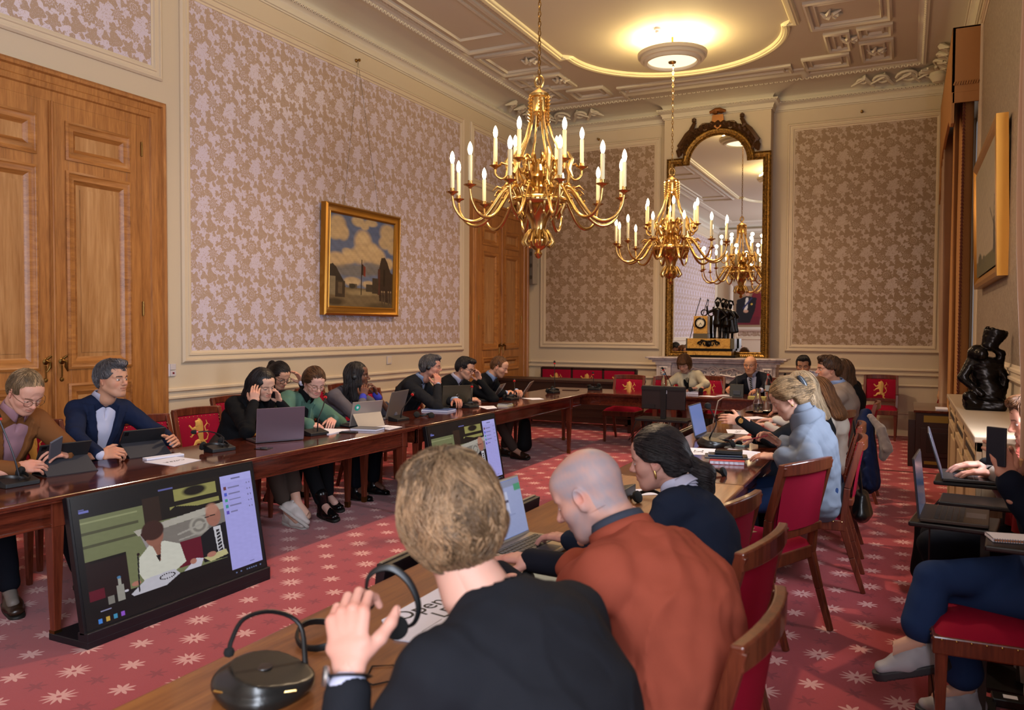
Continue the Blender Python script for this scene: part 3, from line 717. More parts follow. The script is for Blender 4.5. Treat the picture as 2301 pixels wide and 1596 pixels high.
def glasses(sp):
    q=sp['_']; m=MB(); R=q['Rh']; H=q['H']; rd=sp['glasses'].get('r',.021); w_=sp['glasses'].get('w',.0011); T=lambda p:R@A(*p)+H-q['O']
    for e in (-1,1):
        m.tube([T((e*.033+rd*1.1*math.cos(a),.1-abs(math.cos(a)*e+1)*.002,.002+rd*.9*math.sin(a))) for a in np.linspace(0,2*math.pi,20)[:-1]],w_,5,closed=True)
        m.tube([T((e*(.033+rd*1.1),.098,.006)),T((e*.078,.06,.008)),T((e*.082,.0,.006)),T((e*.08,-.02,-.01))],w_,5)
    m.tube([T((-.011,.101,.006)),T((0,.104,.009)),T((.011,.101,.006))],w_,5)
    m.build('glasses',sp['glasses']['mat'],q['root'],smooth=True)
def worn_headset(sp):
    q=sp['_']; m=MB(); R=q['Rh']; H=q['H']; T=lambda p:R@A(*p)+H-q['O']; k=.088 if sp.get('style')!='long' else .112
    m.tube([T((k*math.cos(a),-.03+.0*math.sin(a),.0+(.118 if k<.1 else .128)*math.sin(a))) for a in np.linspace(-.05,math.pi+.05,24)],.0035,6,flat=1.6)
    o=MB()
    for e in (-1,1): o.lathe([(0,-.012),(.02,-.012),(.024,-.004),(.024,.006),(.014,.012),(0,.012)],16,c=T((e*k,-.012,-.004)),R=R@Ry(math.pi/2)); 
    bm=mat('black_plastic','0c0c0e',.4); a=m.build('headset',bm,q['root'],smooth=True); o.build('ear_pad',bm,a,smooth=True)
# ---------------------------------------------------------------- room materials
def wallpaper_mat(name,ui,ground,motif,ug=.335,vg=.47,u0=5.5,v0=1.2):
    m=mat(name,ground,.42,spec=.35); nt=NT(m); b=nt.n['Principled BSDF']
    t=nt.new('ShaderNodeTexCoord'); sx=nt.new('ShaderNodeSeparateXYZ'); nt.l.new(t.outputs['Object'],sx.inputs[0])
    nz1=noise(nt,coords(nt),26,2,.5); nz2=noise(nt,coords(nt,'Object',loc=(7,3,5)),26,2,.5)
    U=(E(nt,sx.outputs[ui])-u0+(E(nt,nz1)-.5)*.034)/ug; V=(E(nt,sx.outputs[2])-v0+(E(nt,nz2)-.5)*.034)/vg
    K=1420.
    mot=[(1110,460,98,12,.16,0,1),(990,80,92,9,.22,.6,1),(850,250,88,3,.30,.4,0),(1035,290,84,5,.34,.9,0),(1200,245,50,3,.3,1.2,0),(785,390,36,1,.05,0,0),
         (815,485,60,2,.42,1.1,0),(885,610,78,9,.30,.2,1),(820,112,52,5,.25,0,0),(1030,650,62,4,.3,.3,0),(962,470,38,3,.35,.5,0),(1130,135,54,7,.3,0,1),(715,505,40,4,.3,0,0),(905,345,30,2,.4,2.2,0),(1090,590,34,3,.3,1.7,0)]
    tot=None
    for cx,cy,R,n,a,ph,ring in mot:
        du=((U-(cx-690)/K/ug+.5).frac()-.5)*ug; dv=((V-(690-cy)/K/vg+.5).frac()-.5)*vg
        r=(du*du+dv*dv).sqrt(); th=dv.at2(du)
        k=(th*n+ph).cos(); rad=(k*(a*.8)+(1.12-a*.45))*(R/K); d=r-rad
        s=d.lt(0)
        if ring: s=s*(((r-rad*.55).abs()).gt(R/K*.045)); s=s*(((r-rad*.22).abs()).gt(R/K*.035))
        tot=s if tot is None else tot.max(s)
    n3=noise(nt,coords(nt),95,2,.6,.8); tot=tot.max(E(nt,n3).gt(.605)*1.0)*1.0
    n4=noise(nt,coords(nt,loc=(3,9,2)),150,1,.5); tot=tot*E(nt,n4).lt(.66)
    c=mixc(nt,tot,ground,motif); nt.l.new(c,b.inputs['Base Color'])
    rr=tot*.3+.32; nt.put(rr,b.inputs['Roughness']); bump(m,tot.o,.25,.002); return m
CREAM=mat('wall_paint_cream','c2b199',.6,spec=.25); MOULD=mat('moulding_paint','c9b79e',.5,spec=.3)
PLASTER=mat('plaster_offwhite','c6bba8',.6,spec=.3); CEILM=mat('ceiling_paint','c2b5a0',.75,spec=.2)
WPL=wallpaper_mat('wallpaper_left',1,'c6b9c6','a88f7c'); WPB=wallpaper_mat('wallpaper_back',0,'b09a88','8c735a',u0=.3)
OAK=wood('oak_orange','9b6331','b47a40','7c4a20',.38,2,1.2); OAKH=wood('oak_horizontal','9a622f','b0763c','784820',.38,1,1.2); OAKP=wood('oak_figured_panel','a27243','bd9060','805026',.34,2,.55)
MAHOG=wood('mahogany','4e2114','6c3220','2e110a',.13,1,1.5,coat=.5); MAHV=wood('mahogany_legs','5c2819','7a3a24','3c160e',.3,2,1.5,coat=.3)
WALN=wood('walnut_table','7d4a28','96602f','5b3018',.3,1,1.2,coat=.35)
BRASS=mat('brass','c8a668',.27,1); BRASSD=mat('aged_brass','8a6a3a',.38,1); GOLD=mat('gilding_dark','8a6428',.45,.7); BRONZE=mat('bronze_dark','17120e',.28,.6); MARB=mat('marble_pale','bdb0ac',.35)
nt=NT(MARB); nt.l.new(ramp(nt,noise(nt,coords(nt),3,5,.65,2.5),[(.35,'8f8486'),(.5,'b9adab'),(.7,'c9bdb8')]),nt.n['Principled BSDF'].inputs['Base Color'])
nt=NT(GOLD); nt.l.new(ramp(nt,noise(nt,coords(nt),40,3),[(.35,'4f3512'),(.6,'8a6428'),(.75,'b08a44')]),nt.n['Principled BSDF'].inputs['Base Color'])
CRIM=fabric('crimson_velvet','8c0a2a',.85,700,.15,.25); BLACK=mat('black_plastic','0c0c0e',.4); WHITE=mat('white_paper','dcdcec',.7); WHITEP=mat('white_plastic','cfcad6',.35); GLASS=mat('clear_glass',(1,1,1),.02,trans=1,ior=1.45); SILV=mat('silver_metal','a8a8ac',.25,.9)
# carpet
CARP=mat('carpet',(.5,.1,.1),.95,spec=.1,sheen=.2); nt=NT(CARP); t=nt.new('ShaderNodeTexCoord'); sx=nt.new('ShaderNodeSeparateXYZ'); nt.l.new(t.outputs['Object'],sx.inputs[0])
X=E(nt,sx.outputs[0]);Y=E(nt,sx.outputs[1]); q=(3.0-X)/.1705; qi=(q+.5).op('FLOOR'); lx=(q-qi)*-.1705
yy=(Y-3.303-qi*.188)/.693
def star(off,R,n,a,pw,rot=0,hole=0,ys=1):
    ly=((yy-off+.5).frac()-.5)*.693; r=(lx*lx+ly*ly*ys).sqrt(); th=ly.at2(lx)
    k=(((th*(n/6.28318)+rot/3.14159*1.0).frac()-.5).abs()*2).op('POWER',pw); s=r.lt((k*(1-a)+a)*R)
    if hole: s=s*r.gt(hole)
    return s
big=star(0,.074,12,.40,1.3,0,.010); sml=star(.5,.058,8,.26,.8,math.pi/2); dk=star(.25,.05,6,.3,1.4,.3).max(star(.75,.05,6,.3,1.4,.3))
f=noise(nt,coords(nt),240,2); g=noise(nt,coords(nt),1.6,3)
c=mixc(nt,g,'983238','a13c40'); c=mixc(nt,dk*.8,c,'7e2830'); c=mixc(nt,big.max(sml)*.85,c,'d9a7a0'); c=mixc(nt,(E(nt,f)-.3)*.35,c,(.25,.03,.04))
nt.l.new(c,nt.n['Principled BSDF'].inputs['Base Color']); bump(CARP,f,.35,.004)
ST=dict(kind='structure')
RX,RY0,RY1,CZ=6.52,-3.2,12.8,5.15
# ---------------------------------------------------------------- shell
MB().box((-.1,RY0-.1,-.1),(RX+.1,RY1+.1,0)).build('floor',CARP,tagkw=ST)
wl=MB().box((-.15,RY0,0),(0,RY1,CZ)).build('wall_left',CREAM,tagkw=ST)
wb=MB().box((0,RY1,0),(RX,RY1+.15,CZ)).box((2.42,12.55,0),(4.03,RY1,CZ)).build('wall_back',CREAM,tagkw=ST)
wr=MB()
WIN=[(9.6,11.9),(3.0,4.8),(-2.2,-.4)]
ys=[RY0]+[v for w_ in sorted(WIN) for v in w_]+[RY1]
for i in range(0,len(ys),2): wr.box((RX,ys[i],0),(RX+.3,ys[i+1],CZ))
for a,b in WIN: wr.box((RX,a,0),(RX+.3,b,.9)).box((RX,a,4.2),(RX+.3,b,CZ))
wr=wr.build('wall_right',CREAM,tagkw=ST)
wf=MB().box((0,RY0-.15,0),(RX,RY0,CZ)).build('wall_front',CREAM,tagkw=ST)
for i,(a,b) in enumerate(WIN):
    m=MB(); x=RX+.12
    for y in (a,b-.07,(a+b)/2-.04): m.box((x,y,.9),(x+.08,y+.08,4.2))
    for z in (.9,2.9,4.12): m.box((x,a,z),(x+.08,b,z+.08))
    m.build('window_%d'%(i+1),mat('window_paint','cfc8c0',.4),tagkw=ST); 
MB().box((0,RY0,CZ),(RX,RY1,CZ+.1)).build('ceiling',CEILM,tagkw=ST)
# ---- helper: rectangular moulding on a wall; M maps (u,v,outwards)
def rect_frame(mb,wall,u0,u1,v0,v1,prof):
    if wall=='L': O,U,N=A(0,0,0),A(0,1,0),A(1,0,0)
    elif wall=='B': O,U,N=A(0,RY1,0),A(1,0,0),A(0,-1,0)
    elif wall=='R': O,U,N=A(RX,0,0),A(0,1,0),A(-1,0,0)
    elif wall=='F': O,U,N=A(0,RY0,0),A(1,0,0),A(0,1,0)
    elif wall=='C': O,U,N=A(0,0,CZ),A(1,0,0),A(0,0,-1)
    W=A(0,0,1) if wall!='C' else A(0,1,0)
    P=[O+U*u+W*v for u,v in ((u0,v0),(u1,v0),(u1,v1),(u0,v1))]
    c=sum(P)/4; t=P[1]-P[0]
    if np.dot(np.cross(t,N),P[0]-c)<0: P=P[::-1]
    mb.sweep(P,prof,N)
PF=[(0,0),(0,.018),(-.016,.034),(-.03,.034),(-.036,.02),(-.062,.02),(-.068,.03),(-.084,.03),(-.09,.016),(-.108,.012),(-.108,0)]
PS=[(0,0),(0,.012),(-.01,.02),(-.022,.02),(-.026,.008),(-.03,0)]
def paper(wall,u0,u1,v0,v1,parent,m):
    mb=MB(); rect_frame(mb,wall,u0,u1,v0,v1,PF); mb.build('panel_moulding',MOULD,parent)
    g=.1; q=MB()
    if wall=='L': q.box((.0,u0+g,v0+g),(.006,u1-g,v1-g))
    elif wall=='B': q.box((u0+g,RY1-.006,v0+g),(u1-g,RY1,v1-g))
    elif wall=='R': q.box((RX-.006,u0+g,v0+g),(RX,u1-g,v1-g))
    else: q.box((u0+g,RY0,v0+g),(u1-g,RY0+.006,v1-g))
    q.build('wallpaper',m,parent)
paper('L',5.26,10.42,1.18,4.585,wl,WPL); paper('L',2.97,5.064,3.645,4.6,wl,WPL); paper('L',10.62,12.56,3.655,4.585,wl,WPL)
paper('L',-2.9,2.7,1.18,4.585,wl,WPL)
paper('B',.19,2.30,1.18,4.585,wb,WPB); paper('B',4.24,6.33,1.18,4.585,wb,WPB)
WPR=mat('wallpaper_right_silk','8d7a66',.5); nt=NT(WPR); nt.l.new(ramp(nt,noise(nt,coords(nt,'Object',(1,60,14)),3,3,.6,.5),[(.4,'6f5f50'),(.62,'a39280')]),nt.n['Principled BSDF'].inputs['Base Color'])
paper('R',5.0,9.25,1.18,4.585,wr,WPR)
paper('F',.6,2.9,1.18,4.585,wf,WPB)
def rail(wall,u0,u1,parent,skip=()):
    mb=MB()
    prof=[(0,.0),(0,.028),(-.012,.04),(-.03,.04),(-.04,.02),(-.075,.018),(-.085,.028),(-.1,.026),(-.108,.008),(-.108,0)]
    segs=[(u0,u1)]
    for a,b in segs:
        for z,pr in ((.962,prof),):
            if wall=='L': P=[(0,a,z),(0,b,z)];N=(1,0,0)
            elif wall=='B': P=[(b,RY1,z),(a,RY1,z)][::-1];N=(0,-1,0)
            elif wall=='R': P=[(RX,a,z),(RX,b,z)][::-1];N=(-1,0,0)
            V=[];F=[];k=len(pr)
            for p in P:
                for dz,o in pr: V.append(A(*p)+A(*N)*o+A(0,0,dz))
            mb.add(V,[(j,j+1,k+j+1,k+j) for j in range(k-1)])
        if wall=='L': mb.box((0,a,0),(.03,b,.22)).box((0,a,.22),(.022,b,.25))
        if wall=='B': mb.box((a,RY1-.03,0),(b,RY1,.22)).box((a,RY1-.022,.22),(b,RY1,.25))
        if wall=='R': mb.box((RX-.03,a,0),(RX,b,.22))
    mb.build('chair_rail',MOULD,parent)
for a,b in ((-3.2,2.97),(5.064,10.61),(12.61,12.8)): rail('L',a,b,wl)
rail('B',0,2.42,wb); rail('B',4.03,RX,wb); rail('R',5,9.4,wr)
mb=MB()
for w_,u0,u1 in (('L',5.22,7.7),('L',7.85,10.4),('B',.2,2.3),('B',4.4,6.35)): rect_frame(mb,w_,u0,u1,.31,.735,PS)
mb.build('wainscot_moulding',MOULD,wl)
# cornice following the room and the chimney breast
mb=MB(); path=[(0,RY0,0),(0,RY1,0),(2.42,RY1,0),(2.42,12.55,0),(4.03,12.55,0),(4.03,RY1,0),(RX,RY1,0),(RX,RY0,0)]
cor=[(0,4.78),(.015,4.78),(.018,4.795),(.03,4.80),(.034,4.83),(.05,4.85),(.055,4.87),(.085,4.885),(.09,4.905),(.105,4.91),(.107,4.925),(.02,4.93)]
mb.sweep([A(x,y,0) for x,y,_ in path],[(a,z) for a,z in cor],(0,0,1),closed=True); mb.build('trim_1',PLASTER,smooth=True,ang=50,tagkw=ST)
mb=MB(); cov=[(.02,4.93)]+[(.02+.44*(1-math.cos(t)),4.93+.185*math.sin(t)) for t in np.linspace(.05,math.pi/2,9)]+[(.46,5.09),(.5,5.10),(.52,5.125),(.56,5.13),(.57,5.15)]
mb.sweep([A(x,y,0) for x,y,_ in path],cov,(0,0,1),closed=True); mb.build('trim_2',PLASTER,smooth=True,ang=50,tagkw=ST)
# leaf enrichment along cornice and cove
mb=MB()
def leafrow(p,q,inw,z,s,out):
    p=A(*p);q=A(*q);L=np.linalg.norm(q-p);n=int(L/s);t=nz(q-p); inw=A(*inw)
    for i in range(n):
        c=p+t*(i+.5)*L/n; 
        for dx in (-.28,.28):
            P=[c+t*dx*s+inw*(out-.012)+A(0,0,z+s*.28),c+t*dx*s*1.3+inw*(out+.012)+A(0,0,z),c+t*dx*s*.3+inw*(out+.002)+A(0,0,z-s*.36)]
            mb.tube(P,[s*.1,s*.2,s*.05],5)
for z,s,o in ((4.905,.05,.1),):
    leafrow((0,2,0),(0,12.7,0),(1,0,0),z,s,o); leafrow((.1,RY1,0),(2.3,RY1,0),(0,-1,0),z,s,o); leafrow((2.32,12.55,0),(4.13,12.55,0),(0,-1,0),z,s,o); leafrow((4.14,RY1,0),(6.4,RY1,0),(0,-1,0),z,s,o)
z,s,o=5.105,.07,.49
leafrow((0,3,0),(0,12.3,0),(1,0,0),z,s,o); leafrow((.5,RY1,0),(6.0,RY1,0),(0,-1,0),z,s,o); leafrow((RX,7,0),(RX,12.3,0),(-1,0,0),z,s,o)
mb.build('trim_3',PLASTER,smooth=True,tagkw=ST)
# central oval field and coffer mouldings
mb=MB(); P=[(1.66,2.2),(1.66,10.12),(1.78,10.12)]
P+=[(3.15-1.38*math.cos(a),10.12+1.36*math.sin(a)) for a in np.linspace(.0,math.pi,40)]+[(4.52,10.12),(4.64,10.12),(4.64,2.2)]
P+=[(4.52,2.2)]+[(3.15+1.38*math.cos(a),2.2-1.36*math.sin(a)) for a in np.linspace(0,math.pi,40)][1:-1]+[(1.78,2.2)]
P=[A(x,y,CZ) for x,y in P][::-1]
if np.dot(np.cross(P[1]-P[0],A(0,0,-1)),P[0]-A(3.15,6,CZ))<0: P=P[::-1]
mb.sweep(P,[(-.05,0),(-.05,.02),(-.035,.035),(-.02,.035),(-.015,.05),(.02,.055),(.03,.04),(.045,.04),(.055,.02),(.06,0)],(0,0,-1)); mb.build('trim_4',mat('field_moulding','d8cba6',.5),smooth=True,ang=45,tagkw=ST)
mb=MB(); PC=[(0,0),(0,.03),(-.025,.045),(-.05,.03),(-.055,0)]; PD=[(0,0),(0,.02),(-.018,.03),(-.03,.0)]
for r in ((.62,1.52,2.0,9.45),(.62,1.52,9.6,10.5),(.62,1.02,10.65,11.05),(.62,1.02,11.2,12.0),(1.15,1.75,11.55,12.05),(1.9,4.4,11.72,12.1),(4.55,5.15,11.55,12.05),(4.78,5.68,2.0,9.45),(4.78,5.68,9.6,10.5),(5.28,5.68,10.65,11.05),(5.28,5.68,11.2,12.0),(.75,1.4,10.7,11.4),(4.9,5.2,10.7,11.4)):
    rect_frame(mb,'C',*r,PC); 
    if r[3]-r[2]<2: rect_frame(mb,'C',r[0]+.1,r[1]-.1,r[2]+.1,r[3]-.1,PD)
for x0,x1 in ((.75,1.39),(4.91,5.55)):
    for y0 in (2.6,6.1): rect_frame(mb,'C',x0,x1,y0,y0+2.9,PD)
for y0,y1,xx in ((2.0,9.45,.57),(2.0,9.45,1.57),(2,9.45,4.7),(2,9.45,5.75)):
    n=int((y1-y0)/.06)
    for i in range(n): mb.lathe([(0,-.014),(.02,-.006),(.02,0)],5,c=(xx,y0+i*.06,CZ))
for i in range(40): mb.lathe([(0,-.014),(.02,-.006),(.02,0)],5,c=(1.9+i*.0635,12.16,CZ))
for cx,cy in ((1.25,10.05),(5.05,10.05),(1.3,11.0),(5.2,11.0),(.82,11.6),(5.48,11.6)):
    for k in range(6):
        a=k*math.pi/3; mb.tube([(cx,cy,CZ-.01),(cx+.07*math.cos(a),cy+.07*math.sin(a),CZ-.035),(cx+.13*math.cos(a+.5),cy+.13*math.sin(a+.5),CZ-.012)],[.02,.03,.01],5)
mb.build('trim_5',PLASTER,smooth=True,ang=45,tagkw=ST)
# corner cartouches (scrolls on the cove)
mb=MB()
def scroll(c,U,W,r,turns,s=1,th=.02):
    c=A(*c);U=A(*U);W=A(*W); P=[];R=[]
    for t in np.linspace(0,1,22):
        a=t*turns*2*math.pi; q=r*(1-t*.85); P.append(c+U*(q*math.cos(a)*s)+W*q*math.sin(a)); R.append(th*(1.1-t*.5))
    mb.tube(P,R,6)
for sx,x0 in ((1,0),(-1,RX)):
    sc_=.7
    for fwd,off in (((0,-1,0),(sx*.0,0,0)),):
        n=nz(A(0,-.45,-1))
        for du,r in ((.35,.13),(.62,.15),(.95,.11),(1.2,.07)):
            scroll((x0+sx*(du+.05),RY1-.26,5.02),(sx,0,0),(0,-.8,.35),r,1.6,1)
            mb.tube([(x0+sx*(du-.1),RY1-.15,4.96),(x0+sx*(du+.02),RY1-.3,5.06),(x0+sx*(du+.2),RY1-.22,4.98)],[.02,.045,.01],6)
        for du,r in ((.35,.13),(.62,.15),(.95,.11),(1.25,.07)):
            scroll((x0+sx*.26,RY1-du,5.02),(0,-1,0),(sx*.8,0,.35),r,1.6,1)
            mb.tube([(x0+sx*.15,RY1-du+.1,4.96),(x0+sx*.3,RY1-du-.02,5.06),(x0+sx*.22,RY1-du-.2,4.98)],[.02,.045,.01],6)
    for k in range(7):
        a=k*math.pi/6; c=A(x0+sx*.34,RY1-.34,5.02); mb.tube([c,c+A(sx*.1*math.cos(a)-sx*.02,-.1*math.sin(a)+.02,.03),c+A(sx*.2*math.cos(a),-.2*math.sin(a),-.0)],[.03,.05,.015],6)
    mb.lathe([(0,-.12),(.07,-.1),(.12,-.02),(.1,.06),(.04,.09),(0,.1)],10,c=(x0+sx*.3,RY1-.3,4.98)); mb.lathe([(0,-.07),(.05,-.05),(.05,.03),(0,.06)],8,c=(x0+sx*.12,RY1-.12,4.72))
mb.build('trim_6',PLASTER,smooth=True,tagkw=ST)
# ---------------------------------------------------------------- doors
def door(n,y0,y1,zt,fw,leaf):
    """double door in the left wall; y0,y1 = outer architrave"""
    m=MB(); P=[A(0,y0,0),A(0,y0,zt),A(0,y1,zt),A(0,y1,0)][::-1]
    pr=[(0,0),(0,.06),(-.02,.075),(-.04,.07),(-.05,.05),(-.1,.045),(-.11,.055),(-.15,.05),(-.16,.035),(-fw,.03),(-fw,0)]
    V=[];c=A(0,(y0+y1)/2,1.5)
    if np.dot(np.cross(P[1]-P[0],A(1,0,0)),P[0]-c)<0: P=P[::-1]
    m.sweep(P,pr,(1,0,0),closed=False); d=m.build('door_%d'%n,OAK,smooth=True,ang=30,tagkw=ST)
    a,b=y0+fw,y1-fw; mid=(a+b)/2; zi=zt-fw
    for s,(u0,u1) in enumerate(((a,mid),(mid,b))):
        m=MB(); x=.03; W=u1-u0; st=.145; m.box((0,u0,.01),(x-.022,u1,zi))
        for v0,v1 in ((u0,u0+st),(u1-st,u1)): m.box((x-.022,v0,.01),(x,v1,zi))
        k=zi/3.21; hs=[(.14*k,.70*k),(.86*k,1.03*k),(1.20*k,2.66*k+.02),(2.82*k,3.06*k)]; zz=[.01,.14*k]; pv=.01
        for (z0,z1),nx in zip(hs,[h[0] for h in hs[1:]]+[zi]):
            m.box((x-.022,u0+st,pv),(x,u1-st,z0)); pv=z1
        m.box((x-.022,u0+st,pv),(x,u1-st,zi))
        lf=m.build('door_leaf',OAK,d,bevel=.0015,seg=1)
        m=MB(); q=MB()
        for z0,z1 in hs:
            P=[A(x,u0+st,z0),A(x,u1-st,z0),A(x,u1-st,z1),A(x,u0+st,z1)]; c=sum(P)/4
            if np.dot(np.cross(P[1]-P[0],A(1,0,0)),P[0]-c)<0: P=P[::-1]
            m.sweep(P,[(.03,0),(.03,.012),(.012,.02),(0,.012),(-.015,.006),(-.035,.008),(-.05,-.006),(-.07,-.016),(-.07,-.02)],(1,0,0))
            q.box((x-.022,u0+st+.06,z0+.06),(x-.014,u1-st-.06,z1-.06)); 
            if z1-z0>.3: q.box((x-.016,u0+st+.1,z0+.1),(x-.009,u1-st-.1,z1-.1))
        m.build('panel_moulding',OAKH,lf,smooth=True,ang=35); q.build('panel',OAKP,lf)
        h=MB(); e=-1 if s==0 else 1; y=mid+e*.065; z=1.235
        h.lathe([(0,0),(.022,.0),(.024,.006),(.012,.012),(.012,.05),(0,.05)],12,c=(x,y,z),R=Ry(math.pi/2)); h.tube([(x+.05,y-.05*e*0-.03,z+.01),(x+.055,y,z),(x+.05,y+.0,z-.04),(x+.045,y+.02*e,z-.075)],[.008,.01,.011,.006],8)
        h.tube([(x+.02,y+.0,z+.02),(x+.03,y+.028,z+.045)],[.01,.007],8); h.lathe([(0,0),(.018,0),(.014,.008),(0,.01)],12,c=(x,y,z-.14),R=Ry(math.pi/2)); h.tube([(x+.006,y,z-.03),(x+.006,y,z-.12)],[.006,.005],6)
        h.build('door_handle',BRASSD,d,smooth=True)
    m=MB(); m.box((.03,mid-.018,.01),(.045,mid+.018,zi)); m.tube([(.048,mid,.01),(.048,mid,zi)],.012,8); m.build('astragal',OAK,d)
    m=MB()
    for z in (.4,1.6,2.95): m.tube([(.036,b,z),(.036,b,z+.12)],.009,8); m.tube([(.036,a,z),(.036,a,z+.12)],.009,8)
    m.build('hinge',BRASSD,d)
door(1,2.975,5.064,3.445,.235,0); door(2,10.614,12.606,3.45,.235,0)
# floor-level trim: baseboard, carpet joint strip
MB().box((4.9,9.52,0),(6.5,9.545,.004)).build('trim_7',mat('joint_strip','2e1c14',.7),tagkw=ST)
MB().box((0,-3.2,0),(.035,2.97,.2)).build('baseboard_left',MOULD,tagkw=ST)
# switches and sensor plate
t=empty('light_switch_panel',(0.006,5.125,1.12),'white light switch plates on wall beside the nearest oak door','switch'); m=MB()
m.box((0,-.062,-.055),(.01,-.004,.055)); m.build('plate',WHITEP,t,bevel=.002); m=MB(); m.box((0,.0,.002),(.01,.062,.055)).box((0,.0,-.055),(.01,.062,-.004)); m.build('thermostat',mat('offwhite_plastic','bdb3b3',.4),t,bevel=.002)
MB().box((.01,.022,-.035),(.012,.042,-.02)).build('display',mat('red_led','500010',.3,emit='600008',es=.4),t)
t=empty('wall_plate',(0.004,8.52,1.10),'small square cream grille plate on wall right of framed landscape','plate'); MB().box((0,-.05,-.05),(.008,.05,.05)).build('plate',mat('offwhite_plastic','bdb3b3',.4),t,bevel=.002); MB().box((.008,-.035,-.035),(.01,.035,.035)).build('grille',MOULD,t)
# column loudspeakers
for (x,y,z0,z1,rz,lab) in ((.11,12.68,2.27,3.42,-.5,'slim grey column loudspeaker on wall corner right of far oak door'),(6.36,12.7,2.35,3.5,.5,'slim beige column loudspeaker in far corner beside window curtain')):
    t=empty('column_loudspeaker',(x,y,z0),lab,'loudspeaker',rz=rz); gm=mat('speaker_grey','8f8478',.6); MB().box((-.055,-.05,0),(.055,.05,z1-z0)).build('cabinet',gm,t,bevel=.008)
    m=MB()
    for k in range(4): m.lathe([(0,0),(.036,0),(.036,.004),(0,.004)],16,c=(0,-.05,.12+k*.2),R=Rx(math.pi/2))
    m.build('speaker_grille',mat('grille_brown','5e544a',.7),t); MB().box((-.02,.05,.3),(.02,.09,.36)).build('bracket',gm,t)
# little brass picture hooks
def hook(x,y,z,n,lab):
    t=empty('picture_hook',(x,y,z),lab,'hook'); m=MB(); R=Ry(math.pi/2) if n=='L' else Rx(math.pi/2); m.lathe([(0,0),(.022,0),(.02,.012),(.01,.02),(.01,.04),(.018,.045),(.015,.06),(0,.065)],12,R=R); m.build('knob',BRASSD,t,smooth=True)
hook(0,7.85,4.655,'L','brass hook holding the wires of the landscape painting'); hook(1.24,RY1,4.655,'B','brass knob above the left back wallpaper panel'); hook(5.256,RY1,4.66,'B','brass knob above the right back wallpaper panel')
# ---------------------------------------------------------------- small numpy painter: flat pictures as coloured grids
class Canvas:
    def __init__(s,w,h,bg): s.w=w;s.h=h; s.c=np.tile(np.array(srgb(bg)),(h,w,1)); s.X,s.Y=np.meshgrid((np.arange(w)+.5)/w,(np.arange(h)+.5)/h)
    def fill(s,m,col,a=1): 
        m=np.clip(m*a,0,1)[...,None]; s.c=s.c*(1-m)+np.array(srgb(col))*m; return s
    def rect(s,x0,y0,x1,y1,col,a=1): return s.fill(((s.X>=x0)&(s.X<x1)&(s.Y>=y0)&(s.Y<y1)).astype(float),col,a)
    def ell(s,cx,cy,rx,ry,col,a=1,soft=.15,ang=0):
        c_,s_=math.cos(ang),math.sin(ang); dx=s.X-cx;dy=s.Y-cy; u=(dx*c_+dy*s_)/rx; v=(-dx*s_+dy*c_)/ry; return s.fill(np.clip((1-np.sqrt(u*u+v*v))/soft,0,1),col,a)
    def poly(s,pts,col,a=1):
        ins=np.zeros(s.X.shape,bool); n=len(pts)
        for i in range(n):
            (x0,y0),(x1,y1)=pts[i],pts[(i+1)%n]
            if y0==y1: continue
            c=((y0>s.Y)!=(y1>s.Y))&(s.X<(x1-x0)*(s.Y-y0)/(y1-y0)+x0); ins^=c
        return s.fill(ins.astype(float),col,a)
    def line(s,x0,y0,x1,y1,w,col,a=1):
        dx,dy=x1-x0,y1-y0; L=dx*dx+dy*dy; t=np.clip(((s.X-x0)*dx+(s.Y-y0)*dy)/max(L,1e-9),0,1); d=np.hypot(s.X-x0-t*dx,(s.Y-y0-t*dy)); return s.fill((d<w).astype(float),col,a)
    def grain(s,a,sc=60,seed=3):
        n=wob(s.X*s.w/s.h,s.Y,0*s.X,sc,seed,6)+.6*wob(s.X,s.Y,0*s.X,sc*2.7,seed+1,5); s.c=np.clip(s.c*(1+a*n[...,None]),0,1); return s
    def obj(s,name,m,parent,O,U,W):
        """picture plane: O lower-left, U width vector, W height vector"""
        w,h=s.w+1,s.h+1; gx,gy=np.meshgrid(np.linspace(0,1,w),np.linspace(1,0,h)); V=A(*O)+gx.reshape(-1,1)*A(*U)+gy.reshape(-1,1)*A(*W)
        i,j=np.meshgrid(np.arange(s.w),np.arange(s.h)); a=(j*w+i).ravel(); F=np.stack([a,a+w,a+w+1,a+1],1)
        me_c=np.zeros((h,w,3)); me_c[:-1,:-1]=s.c; me_c[-1,:-1]=s.c[-1]; me_c[:-1,-1]=s.c[:,-1]; me_c[-1,-1]=s.c[-1,-1]
        return fast_mesh(name,V,F,m,parent,col=me_c.reshape(-1,3),smooth=False)
PAINT=vcol_mat('oil_paint',.45,.4); SCREEN=vcol_mat('lit_screen',.25,.4,emit=.75)
nt=NT(SCREEN); 
for l in list(nt.l):
    if l.to_socket.name=='Base Color': nt.l.remove(l)
nt.n['Principled BSDF'].inputs['Base Color'].default_value=(.01,.01,.01,1)
